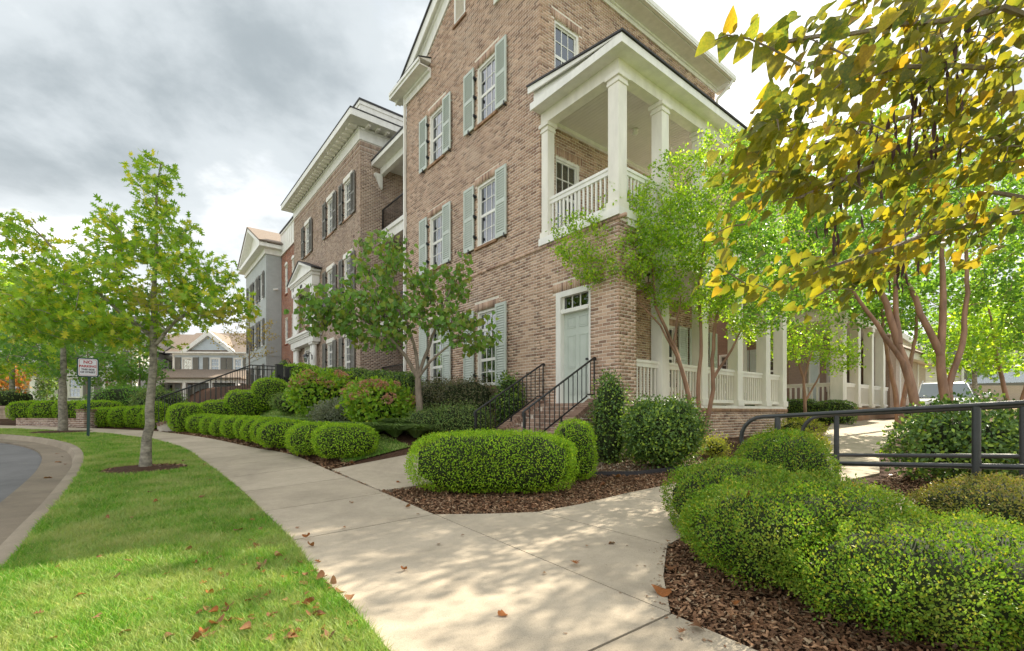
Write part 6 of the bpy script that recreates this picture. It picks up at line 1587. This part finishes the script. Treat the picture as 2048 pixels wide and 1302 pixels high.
# the long thin twig with paired leaves at the upper left of the canopy
tp_ = S((1600, 130, 1.42), (1545, 98, 1.40), (1500, 78, 1.39), (1455, 70, 1.38), (1430, 80, 1.38))
MB().tube([tuple(p - b) for p in tp_], [.004, .0032, .0026, .002, .0014], 6).build('twig', M['bark_red'], o, smooth=True)
lt = leaf_t('drop'); me = np_mesh('leaf', *lt); me.materials.append(M['redbud_y'])
for (px, py, tx_, ty_, s_) in ((1432, 78, -45, 28, .085), (1458, 72, -22, 58, .085), (1490, 80, -22, 58, .082), (1520, 92, -10, 60, .085), (1455, 66, 8, -30, .06), (1497, 76, 14, -26, .05), (1530, 86, 26, -16, .055), (1560, 100, 10, -30, .05), (1550, 110, -8, 60, .08)):
    p = np.array(pt(px, py, 1.39)); q_ = np.array(pt(px + tx_, py + ty_, 1.36)); Rm = frames((q_ - p)[None], np.array([[.2, -.9, .35]]) + rng.normal(0, .2, (1, 3)))[0]
    lf = bpy.data.objects.new('leaf', me); col.objects.link(lf); lf.parent = o
    m4 = Matrix(Rm.tolist()).to_4x4(); m4.translation = p - b; lf.matrix_basis = m4 @ Matrix.Scale(s_, 4)

# ================================================================== hedges and shrubs
BX = 'boxwood row along the left sidewalk'
row = [(-11.9, 17.0, .46), (-11.1, 16.35, .46), (-10.2, 15.7, .50), (-9.35, 15.0, .44), (-8.6, 14.4, .46), (-7.85, 13.7, .48), (-7.15, 13.05, .42), (-6.5, 12.35, .46), (-5.85, 11.7, .50), (-5.2, 11.0, .58)]
rl = ['boxwood at the far end of the left row, beside the terrace steps', 'second boxwood from the far end of the left row', 'third boxwood from the far end of the left row', 'fourth boxwood from the far end of the left row', 'fifth boxwood from the far end of the left row', 'fifth boxwood from the near end of the left row', 'fourth boxwood from the near end of the left row', 'third boxwood from the near end of the left row', 'second boxwood from the near end of the left row', 'large boxwood at the near end of the left row']
for (x, y, r_), lab in zip(row, rl):
    shrub('boxwood_shrub', 'clipped ' + lab, 'shrub', (x, y), (r_ * 1.0, r_ * 1.0, .32), 6200, .034, M['box'], 2.8, .05, group=BX)
shrub('boxwood_shrub', 'small clipped boxwood ball between the left row and the rounded pair', 'shrub', (-4.45, 10.15), (.33, .33, .31), 6000, .030, M['box'], 2.5, .05, group=BX)
shrub('boxwood_shrub', 'rounded boxwood behind its twin left of the step walk', 'shrub', (-3.95, 9.65), (.56, .5, .33), 7500, .030, M['box'], 2.7, .05, group=BX)
shrub('boxwood_shrub', 'rounded boxwood nearest the step walk on its left', 'shrub', (-3.22, 9.15), (.57, .5, .33), 8500, .028, M['box'], 2.7, .05, group=BX)
# sloping clipped hedge by the terrace steps
for k, (lx, ly, h_) in enumerate(((-13.5, -6.1, .5), (-13.35, -5.3, .54), (-13.2, -4.5, .58), (-13.0, -3.7, .6))):
    shrub('boxwood_shrub', ('lowest', 'second', 'third', 'topmost')[k] + ' boxwood of the sloping hedge right of the terrace steps', 'shrub', W(lx, ly)[:2], (.6, .6, h_), 6500, .04, M['box'], 2.8, .05, group='sloping hedge by the terrace steps', rot=ROT)
for k, (x, y, r_, h_) in enumerate(((-16.0, 18.55, .45, .38), (-15.1, 18.4, .45, .40), (-14.3, 18.2, .45, .42), (-13.75, 18.0, .38, .34), (-13.3, 17.75, .42, .5))):
    shrub('boxwood_shrub', ('boxwood beside the brick pier of the planter wall', 'second boxwood from the brick pier', 'third boxwood from the brick pier', 'small fourth boxwood from the brick pier', 'tall boxwood left of the terrace steps')[k], 'shrub', (x, y), (r_, r_, h_), 5000, .042, M['box'], 2.8, .05, group='boxwoods beyond the far sidewalk')
for k in range(4):
    shrub('boxwood_shrub', ('first', 'second', 'third', 'fourth')[k] + ' boxwood from the left in the hedge behind the planter wall', 'shrub', (-21.0 + k * 1.25, 20.6 - k * .25, g(-20, 20.3) + .15), (.72, .6, .42), 4500, .05, M['box'], 3.2, .04, group='hedge behind the planter wall')
shrub('dark_shrub', 'dark loose evergreen left of the terrace steps', 'shrub', (-14.7, 19.6), (1.0, .8, .75), 5000, .07, M['shrub'], 2.3, .12)
shrub('dark_shrub', 'dark low shrub below the white sided house', 'shrub', (-28.0, 25.4, g(-28, 25) + .5), (2.6, .8, .5), 6000, .09, M['holly'], 3, .10)
shrub('dark_shrub', 'green shrubs under the small dense tree', 'shrub', (-17.6, 21.6), (1.6, .9, .8), 5000, .08, M['oak2'], 2.4, .15)
shrub('dark_shrub', 'green shrub beside the terrace railing', 'shrub', W(-17, -1.6)[:2], (1.1, .7, .6), 4500, .07, M['box'], 2.6, .1)
# middle hedge and its neighbours
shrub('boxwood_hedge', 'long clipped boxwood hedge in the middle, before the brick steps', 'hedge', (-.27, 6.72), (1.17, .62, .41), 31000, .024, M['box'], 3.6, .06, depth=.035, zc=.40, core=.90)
shrub('boxwood_shrub', 'upright rounded boxwood behind the right end of the middle hedge', 'shrub', (.98, 7.45), (.34, .34, .47), 8500, .024, M['box'], 2.6, .06)
# near hedge at the right
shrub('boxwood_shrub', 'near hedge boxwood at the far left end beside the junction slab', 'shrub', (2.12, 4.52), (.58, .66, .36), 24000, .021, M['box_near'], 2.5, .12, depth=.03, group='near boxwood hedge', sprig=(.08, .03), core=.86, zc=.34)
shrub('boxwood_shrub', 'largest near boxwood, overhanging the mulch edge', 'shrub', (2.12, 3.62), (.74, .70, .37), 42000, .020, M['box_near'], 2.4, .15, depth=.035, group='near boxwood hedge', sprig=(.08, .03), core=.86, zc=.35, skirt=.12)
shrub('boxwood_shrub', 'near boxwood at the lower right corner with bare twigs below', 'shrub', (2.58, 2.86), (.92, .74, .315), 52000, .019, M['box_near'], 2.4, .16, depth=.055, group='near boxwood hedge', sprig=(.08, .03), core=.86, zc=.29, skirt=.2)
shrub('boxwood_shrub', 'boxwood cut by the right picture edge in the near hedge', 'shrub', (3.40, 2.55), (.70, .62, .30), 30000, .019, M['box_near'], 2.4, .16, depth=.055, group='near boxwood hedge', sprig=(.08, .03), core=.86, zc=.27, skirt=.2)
shrub('boxwood_shrub', 'domed boxwood ball below the curved end of the pipe railing', 'shrub', (2.88, 5.02), (.47, .47, .49), 21000, .020, M['box_near'], 2.3, .05, zc=.46)
shrub('boxwood_shrub', 'yellowing boxwood at the right edge below the railing post', 'shrub', (3.82, 3.72), (.55, .45, .34), 22000, .020, M['box_yellow'], 2.4, .10, depth=.05, zc=.36)
# bed in front of the houses
shrub('holly_shrub', 'tall glossy holly beside the right kerb of the brick steps', 'shrub', (1.86, 8.95), (.30, .30, .86), 9000, .048, M['holly'], 2.3, .16, depth=.08, tilt=.9, kindl='oval')
shrub('holly_shrub', 'broad rounded glossy holly in front of the porch railing', 'shrub', (2.66, 8.35), (.66, .58, .55), 13000, .048, M['holly'], 2.3, .12, depth=.07, tilt=.9, kindl='oval', zc=.62, skirt=.1)
shrub('camellia_shrub', 'narrow dark camellia below the ground floor window by the steps', 'shrub', W(-2.95, -.45)[:2], (.33, .30, .72), 5000, .055, M['holly'], 2.2, .16, depth=.08, tilt=.9, kindl='oval')
shrub('purple_shrub', 'purplish brown leaved shrub under the ground floor windows', 'shrub', W(-4.0, -.95)[:2], (.78, .5, .60), 9000, .045, M['loro'], 2.4, .15, depth=.10, tilt=1.0)
shrub('purple_shrub', 'second purplish shrub further left under the windows', 'shrub', W(-5.4, -1.0)[:2], (.75, .5, .56), 8000, .045, M['loro'], 2.4, .15, depth=.10, tilt=1.0)
shrub('low_shrub', 'low mid green shrub left of the brick steps', 'shrub', W(-3.0, -1.75)[:2], (.70, .45, .36), 8000, .035, M['shrub'], 2.3, .14, depth=.06, tilt=1.0)
shrub('low_shrub', 'low bronze green shrub right of the redbud trunk', 'shrub', W(-3.45, -2.35)[:2], (.5, .4, .30), 6000, .032, M['shrub'], 2.3, .14, depth=.06, tilt=1.0)
for k, (lx, ly) in enumerate(((-6.9, -1.4), (-8.4, -1.5), (-9.9, -1.7), (-11.5, -1.8))):
    shrub('evergreen_shrub', ('first', 'second', 'third', 'fourth')[k] + ' dark evergreen shrub from the right behind the hydrangeas', 'shrub', W(lx, ly)[:2], (.9, .5, .62), 6000, .055, M['holly'], 2.8, .08, depth=.06, group='evergreen hedge behind the hydrangeas', rot=ROT)
def hydrangea(label, c, rad, n, heads):
    o = shrub('hydrangea', label, 'shrub', c, rad, n, .105, M['hydr'], 2.2, .14, depth=.12, kindl='oval', tilt=.8, group='hydrangeas in the bed', core=.72)
    rh = np.random.default_rng(int(abs(c[0]) * 100)); pos = []
    for k in range(heads):
        a, e = rh.uniform(0, 6.28), rh.uniform(.15, 1.3); pos.append((rad[0] * math.cos(a) * math.cos(e), -abs(rad[1] * math.sin(a) * math.cos(e)), rad[2] * .94 + rad[2] * math.sin(e) * 1.02))
    for p in pos:
        dd_ = rdirs(110); q_ = np.array(p) * 1.06 + dd_ * np.array([.10, .10, .075]); leaves_obj('flower_head', leaf_t('rhomb'), q_, frames(unit(dd_ + rdirs(110) * .5), rdirs(110)), np.full(110, .05), M['bloom'], o)
    return o
hydrangea('large hydrangea with pink heads below the white columned doorway', W(-8.6, -3.1)[:2], (.95, .7, .62), 3600, 14)
hydrangea('hydrangea with red pink heads left of the redbud trunk', W(-4.9, -2.9)[:2], (.75, .6, .52), 2800, 13)
hydrangea('paler hydrangea between the two larger hydrangeas', W(-6.5, -2.6)[:2], (.6, .5, .48), 2000, 6)
shrub('grey_shrub', 'silvery grey wispy shrub between the hydrangeas', 'shrub', W(-6.3, -3.5)[:2], (.55, .4, .32), 5000, .06, M['shrub_grey'], 2.2, .18, depth=.1, up=.5, core=.6)
shrub('low_shrub', 'soft green perennial left of the large hydrangea', 'shrub', W(-10.4, -3.5)[:2], (.75, .45, .33), 5000, .05, M['shrub'], 2.2, .16, depth=.08, up=.4)
shrub('spirea', 'yellow green spirea in the mulch right of the broad holly', 'shrub', (3.95, 9.2), (.26, .24, .20), 2200, .030, M['spirea'], 2.1, .18, depth=.05, core=.6)
shrub('spirea', 'yellow green spirea beside the garden path', 'shrub', (6.15, 9.9), (.50, .42, .26), 4200, .034, M['spirea'], 2.1, .18, depth=.06, core=.6)
shrub('spirea', 'small bright shrub at the bend of the garden path', 'shrub', (7.6, 12.6), (.7, .4, .26), 3200, .045, M['spirea'], 2.1, .18, depth=.06, core=.6)
shrub('leafy_shrub', 'loose glossy leaved shrub behind the ramp railings', 'shrub', (6.75, 7.05), (1.02, .62, .62), 7500, .062, M['holly'], 2.1, .20, depth=.14, tilt=.9, kindl='oval', zc=.62, core=.55, skirt=.2, group='loose shrubs behind the ramp')
shrub('leafy_shrub', 'glossy leaved shrub at the right edge behind the ramp railings', 'shrub', (8.3, 6.9), (1.0, .62, .62), 6000, .062, M['holly'], 2.1, .20, depth=.14, tilt=.9, kindl='oval', zc=.62, core=.55, skirt=.2, group='loose shrubs behind the ramp')
for k in range(4):
    shrub('dark_hedge', ('first', 'second', 'third', 'fourth')[k] + ' dark clipped shrub from the left below the far porch', 'shrub', W(-3.6 + k * 1.15, 12.55)[:2], (.68, .42, .42), 3000, .055, M['holly'], 3.2, .05, group='dark hedge below the far porch', rot=ROT)
# topiary and pots by the white doorway
for lx, lab in ((-23.6, 'leafy column shrub beside the far white column'), (-19.3, 'round clipped topiary beside the near white column')):
    x, y, _ = W(lx, -.75); shrub('topiary', lab, 'shrub', (x, y, 2.6), (.35, .35, .9 if lx < -22 else .35), 2500, .06, M['holly'], 2.3, .1, rot=ROT)
# grassy border clumps
def clump(label, c, n, h, spread, mat, w=.008):
    o = thing('liriope_clump', label, 'plant', (c[0], c[1], g(*c)), 0, 'grassy border clumps')
    a = rng.uniform(0, 2 * np.pi, n); r_ = rng.uniform(0, .05, n); d = np.c_[np.cos(a), np.sin(a)]; ln_ = h * rng.uniform(.7, 1.2, n); k = spread * rng.uniform(.3, 1, n)
    b0 = np.c_[d * r_[:, None], np.zeros(n)]; md_ = np.c_[d * (r_ + k * .5)[:, None], ln_ * .85]; tp = np.c_[d * (r_ + k * 1.2)[:, None], ln_ * .75]; sd2 = np.c_[-d[:, 1], d[:, 0], np.zeros(n)] * w
    V = np.stack([b0 - sd2, b0 + sd2, md_ + sd2, md_ - sd2, tp], 1).reshape(-1, 3); i = np.arange(n) * 5
    kind(link('blades', np_mesh('blades', V, np.stack([i, i + 1, i + 2, i + 3], 1), np.stack([i + 3, i + 2, i + 4], 1)), mat, o), 'stuff')
    return o
cs = [(-4.1, -3.35), (-3.6, -3.1), (-3.3, -2.75), (-4.7, -3.55), (-5.3, -3.7), (-6.9, -3.9), (-7.6, -4.0), (-8.3, -4.1), (-9.1, -4.15), (-9.8, -4.2), (-4.0, -2.85), (-5.8, -3.85)]
nm = ['first', 'second', 'third', 'fourth', 'fifth', 'sixth', 'seventh', 'eighth', 'ninth', 'tenth', 'eleventh', 'twelfth']
od = sorted(range(12), key=lambda i: -cs[i][0])
for r_, i in enumerate(od): clump(nm[r_] + ' grassy clump from the right along the planting bed edge', W(*cs[i])[:2], 900, .30, .55, M['lirio'], .010)

# ================================================================== lawn, mulch chips, litter
def grass(name, poly, dens, hmax, parent=None, ymax=99, wide=1.0, label=None):
    A = np.array(poly); lo, hi = A.min(0), A.max(0); hi[1] = min(hi[1], ymax)
    N = int((hi[0] - lo[0]) * (hi[1] - lo[1]) * dens); X = rng.uniform(lo[0], hi[0], N); Y = rng.uniform(lo[1], hi[1], N)
    pr = np.minimum(1, (3.1 / np.maximum(Y, 1)) ** 1.75); k = (rng.uniform(size=len(X)) < pr) & (np.abs(X) < 1.25 * Y + .6) & (Y > .9); X, Y = X[k], Y[k]
    k = in_poly(X, Y, poly); X, Y = X[k], Y[k]
    for tcx, tcy, tr2 in ((OAK1[0], OAK1[1], .66), (OAK2[0], OAK2[1], .85)):
        k = (X - tcx) ** 2 + ((Y - tcy) / .88) ** 2 > tr2 ** 2; X, Y = X[k], Y[k]
    n = len(X); sc = np.clip(Y / 3.1, 1, 6) ** .9
    pat = .5 + .5 * np.sin(X * 1.7 + 1.1 * np.sin(Y * 1.3)) * np.sin(Y * 1.9 + np.sin(X * 2.3))
    h = hmax * rng.uniform(.45, 1.0, n) * (.75 + .4 * pat); a = rng.uniform(0, 2 * np.pi, n); w = .0021 * sc * rng.uniform(.7, 1.3, n) * wide
    ln_ = h * rng.uniform(.25, 1.0, n); la = rng.uniform(0, 2 * np.pi, n); z = gv(X, Y) + .0; b0 = np.c_[X, Y, z]; sd2 = np.c_[np.cos(a), np.sin(a), np.zeros(n)] * w[:, None]; dr_ = np.c_[np.cos(la), np.sin(la), np.zeros(n)]
    md_ = b0 + dr_ * (ln_ * .35)[:, None]; md_[:, 2] += h * .6; tp = b0 + dr_ * ln_[:, None]; tp[:, 2] += h
    V = np.stack([b0 - sd2, b0 + sd2, md_ + sd2 * .8, md_ - sd2 * .8, tp], 1).reshape(-1, 3); i = np.arange(n) * 5
    o = link(name, np_mesh(name, V, np.stack([i, i + 1, i + 2, i + 3], 1), np.stack([i + 3, i + 2, i + 4], 1)), M['grass'], parent); kind(o, 'stuff'); o['label'] = label; o['category'] = 'grass'
    return o
grass('lawn_grass', lawn_poly, 20000, .078, label='short green lawn grass between the sidewalk and the kerb')
grass('slope_grass', bed_lawn, 9000, .07, label='green lawn grass on the slope behind the boxwood row')
def scatter(n, poly):
    A = np.array(poly); lo, hi = A.min(0), A.max(0); X = rng.uniform(lo[0], hi[0], n); Y = rng.uniform(lo[1], hi[1], n); k = in_poly(X, Y, poly)
    return X[k], Y[k]
def off_slab(X, Y):
    k = np.ones(len(X), bool)
    for s_ in SLABS: k &= ~in_poly(X, Y, s_)
    return k
LXY = lambda X, Y: loc2(X, Y)
def chips(name, poly, dens, size, mat, label, zmax=.03, keep=None, tpl='chip'):
    A = np.array(poly); n = int((A[:, 0].max() - A[:, 0].min()) * (A[:, 1].max() - A[:, 1].min()) * dens); X, Y = scatter(n, poly); k = off_slab(X, Y)
    lx, ly = LXY(X, Y); k &= ~((lx > 3.1) & (ly > -1.83) & (ly < -.07)); k &= ~((ly > -.02) & (lx < .03))
    if keep is not None: k &= keep(X, Y)
    X, Y = X[k], Y[k]; n = len(X); P = np.c_[X, Y, gv(X, Y) + rng.uniform(-.004, zmax, n)]
    ax = unit(rdirs(n) * np.array([1, 1, .35])); Rm = frames(ax, unit(np.array([0, 0, 1.0]) + rdirs(n) * .5))
    o = leaves_obj(name, leaf_t(tpl), P, Rm, size * rng.uniform(.5, 1.4, n), mat, None); o['label'] = label; o['category'] = 'mulch'; return o
nearbed = [(1.0, 1.6), (1.3, 2.5), (1.0, 2.95), (1.15, 3.6), (1.4, 4.2), (2.35, 5.25), (3.0, 6.0), (5.2, 3.9), (4.6, 1.6)]
chips('mulch_chips', nearbed, 4200, .036, M['chips'], 'dark bark mulch chips around the near hedge')
islbed = [(-1.95, 6.6), (-.86, 5.2), (.3, 5.3), (2.7, 7.25), (4.3, 8.4), (4.6, 10.2), (2.0, 9.0), (.2, 8.2)]
chips('mulch_chips', islbed, 2600, .036, M['chips'], 'bark mulch chips round the middle hedge and holly')
rbed = [(3.9, 6.9), (5.2, 6.9), (9.5, 10.5), (13, 12.5), (12.5, 4.5), (9.0, 1.5), (4.9, 5.6)]
chips('mulch_chips', rbed, 1300, .045, M['chips'], 'bark mulch chips beyond the ramp railings')
lbed = [tuple(p) for p in Rw[8:60]] + [W(-12, -5.0)[:2], W(-9, -4.4)[:2], W(-5.5, -4.0)[:2], W(-2.4, -4.4)[:2]]
chips('mulch_chips', lbed, 900, .06, M['chips'], 'bark mulch chips under the left boxwood row')
for c_, r_, lab in ((OAK1, .66, 'bark mulch chips round the near street tree'),):
    n = 900; a = rng.uniform(0, 6.28, n); q_ = r_ * np.sqrt(rng.uniform(size=n)); X = c_[0] + q_ * np.cos(a); Y = c_[1] + q_ * np.sin(a) * .88; P = np.c_[X, Y, gv(X, Y) + .02 + .05 * (1 - q_ / r_)]
    o = leaves_obj('mulch_chips', leaf_t('chip'), P, frames(unit(rdirs(n) * [1, 1, .3]), unit(np.array([0, 0, 1.]) + rdirs(n) * .5)), .05 * rng.uniform(.5, 1.4, n), M['chips'], None); o['label'] = lab; o['category'] = 'mulch'
chips('pebbles', peb_poly, 2200, .045, M['pebble'], 'pale river pebbles by the porch corner', .02, tpl='rhomb')
# crumbs of mulch strayed onto the slabs
def crumbs(pts, n, label):
    P_ = resample(np.array(pts), .02); i = rng.integers(0, len(P_), n); q_ = P_[i] + rng.normal(0, 1, (n, 2)) * (np.abs(rng.normal(0, .10, n)))[:, None]; P3 = np.c_[q_, gv(q_[:, 0], q_[:, 1]) + .026]
    o = leaves_obj('mulch_crumbs', leaf_t('chip'), P3, frames(unit(rdirs(n) * [1, 1, .1]), unit(np.array([0, 0, 1.]) + rdirs(n) * .2)), .020 * rng.uniform(.4, 1.5, n), M['chips'], None); o['label'] = label; o['category'] = 'mulch'
crumbs([(-1.81, 6.49), (-.86, 5.26), (.29, 5.37), (2.63, 7.2)], 420, 'stray mulch crumbs along the edge of the middle bed')
crumbs([(1.39, 4.2), (1.13, 3.5), (.985, 2.915), (1.3, 2.5)], 220, 'stray mulch crumbs along the edge of the near bed')
crumbs([tuple(p) for p in Rw[12:40]], 260, 'stray mulch crumbs along the left boxwood bed')
# bare woody twigs showing low in the near hedge
for nm_, lab in (('a', 0),):
    for hob in [o_ for o_ in col.objects if o_.get('group') == 'near boxwood hedge']:
        m = MB(); rs = random.Random(hob.name)
        for k in range(130):
            a = rs.uniform(-2.9, -.5); rr = rs.uniform(.45, .60); z = rs.uniform(.02, .20); c_, s_ = math.cos(a), math.sin(a)
            m.tube([(c_ * rr * .7, s_ * rr * .6, z * .5), (c_ * rr + rs.uniform(-.05, .05), s_ * rr * .9 + rs.uniform(-.05, .05), z + rs.uniform(0, .1))], [.0035, .0015], 4, cap=False)
        kind(m.build('bare_twigs', M['bark_red'], hob), 'stuff')
# steel bed edging round the pebbles
eg = [W(*p) for p in ((-.2, -2.1), (.5, -2.15), (1.25, -1.1), (1.7, .6))]
m = MB()
for a, b in zip(eg, eg[1:]): m.bar((a[0], a[1], a[2] + .03), (b[0], b[1], b[2] + .03), .012, .10)
tag(m.build('bed_edging', M['flash']), 'dark steel edging strip round the pebble bed', 'edging')

# fallen leaves, each its own object
lt_o, lt_h = leaf_t('oak'), leaf_t('heart')
def curl(t, a, s_):
    V = t[0].copy(); V[:, 2] += a * (V[:, 0] ** 2) * 2 + s_ * (V[:, 1] - .5) ** 2; return (V, t[1], t[2])
lm = []
for i, (t, a, s_) in enumerate(((lt_o, .5, .3), (lt_o, -.6, .4), (lt_o, .2, -.3), (lt_h, .9, .4), (lt_h, -.5, .5))):
    me = np_mesh('fallen_leaf', *curl(t, a, s_)); me.materials.append(M['dryleaf']); lm.append(me)
def fallen(X, Y, size, label, group, z=.0, which=None, mat=None, tilt=.35):
    me = lm[which if which is not None else random.randrange(5)]
    if mat: me = me.copy(); me.materials.clear(); me.materials.append(mat)
    o = bpy.data.objects.new('fallen_leaf', me); col.objects.link(o)
    o.location = (X, Y, g(X, Y) + z + .012); o.rotation_euler = (random.uniform(-tilt, tilt), random.uniform(-tilt, tilt), random.uniform(0, 6.28)); o.scale = (size,) * 3
    return tag(o, label, 'leaf', group)
def fall_px(pts, size, label, group, z, **kw):
    for (px, py) in pts: fallen(*ground(px, py), size * random.uniform(.75, 1.2), label, group, z, **kw)
G1, T1 = 'fallen leaves in the lawn', 'dry brown fallen leaf lying in the lawn grass'
random.seed(5)
spots = [(190, 1125), (265, 1135), (150, 1150), (455, 1160), (460, 1228), (365, 1210), (180, 1255), (115, 1290), (440, 1265), (415, 1270), (545, 1265), (580, 1275), (600, 1290), (620, 1250), (640, 1225), (660, 1285), (560, 1240), (500, 1275), (415, 1115), (545, 1095), (520, 1070), (470, 1070), (430, 1055), (510, 1050), (400, 1000), (315, 1010), (303, 990), (425, 965), (410, 935), (392, 940), (365, 925), (350, 930), (210, 1045), (260, 1045), (155, 1035), (290, 1210), (320, 1165), (455, 1190), (435, 1195), (525, 1140), (550, 1125), (600, 1175), (575, 1210), (610, 1205), (540, 1195), (240, 1160), (110, 1145), (90, 1240), (250, 1280), (340, 1290), (160, 1205), (505, 1210), (480, 1250), (590, 1255), (640, 1275), (405, 1290), (690, 1290)]
LZ = [('brown leaf in the shaded lawn near the oak trunk', lambda px, py: py < 1060), ('tan leaf in the sunlit lawn towards the kerb', lambda px, py: px < 300), ('brown leaf in the drift at the bottom edge of the lawn', lambda px, py: py > 1235), ('dry leaf in the lawn close to the sidewalk', lambda px, py: True)]
def lawn_leaf(px, py, s_):
    lab = next(l_ for l_, f_ in LZ if f_(px, py)); fallen(*ground(px, py), s_ * random.uniform(.7, 1.2), lab, G1, .035)
for q_ in spots: lawn_leaf(*q_, .066)
for k in range(90):
    px, py = random.uniform(380, 700), random.uniform(1090, 1300)
    x_, y_ = ground(px, py)
    if in_poly(np.array([x_]), np.array([y_]), lawn_poly)[0]: lawn_leaf(px, py, .052)
G2 = 'fallen leaves along the sidewalk edge'
fall_px([(600, 1062), (612, 1085), (618, 1100), (650, 1165), (660, 1180), (672, 1190), (700, 1215), (712, 1240), (640, 1150), (628, 1130)], .07, 'brown leaf caught along the grass edge of the sidewalk', G2, .03)
fall_px([(832, 1035), (690, 1060), (805, 1150), (880, 1097), (930, 1077), (1000, 1235), (1175, 1098), (1224, 1094), (1090, 1157), (820, 1020), (700, 1010), (795, 968)], .055, 'small dry leaf lying alone on the pale concrete slabs', 'fallen leaves on the slabs', .026, tilt=.15)
fallen(*ground(1146, 1132), .11, 'tan oak leaf lying beside the slab joint in the middle of the walk', 'fallen leaves on the slabs', .028, 0, tilt=.1)
fallen(*ground(1338, 1153), .09, 'brown leaf at the slab edge below the near hedge', 'fallen leaves on the slabs', .028, 3, tilt=.2)
fallen(*ground(1342, 1196), .13, 'large dark brown curled leaf at the mulch edge', 'fallen leaves on the slabs', .028, 4, tilt=.2)
fallen(*ground(1392, 1257), .13, 'curled brown leaf at the corner of the nearest slab', 'fallen leaves on the slabs', .028, 1, tilt=.2)
fallen(*ground(1368, 1272), .08, 'small tan leaf on the nearest slab', 'fallen leaves on the slabs', .028, 0, tilt=.15)
G4 = 'fallen leaves in the mulch'
fall_px([(1340, 1090), (1480, 1245), (1470, 1225), (1500, 1262), (855, 1005), (945, 1000), (1010, 1012), (985, 990), (1035, 1005), (1080, 1010), (1120, 1000), (1060, 1020), (900, 1012), (1170, 985), (1210, 975), (1300, 950), (1240, 960), (700, 937), (540, 900), (600, 918), (1330, 930), (1380, 925), (1280, 965), (1420, 910)], .085, 'orange brown leaf lying on the bark mulch', G4, .03)
fallen(*W(4.02, -.45)[:2], .13, 'bright orange leaf lying on the ramp behind the pipe railing', 'fallen leaves on the ramp', .15, 3, M['orangeleaf'], .15)
fall_px([(75, 895), (108, 900), (122, 905), (95, 945), (115, 915), (130, 920)], .12, 'brown leaf drifted into the kerb gutter', 'fallen leaves in the gutter', -.10, tilt=.15)
for px, py, Y in ((1740, 1030, 3.2), (1640, 1058, 3.35), (1500, 1000, 3.5), (1840, 1052, 3.0), (1575, 1140, 3.05), (1600, 950, 4.2)):
    p = pt(px, py, Y); o = fallen(p.x, p.y, .075, 'brown leaf caught on top of the near boxwood hedge', 'leaves caught on the near hedge'); o.location.z = p.z + .02
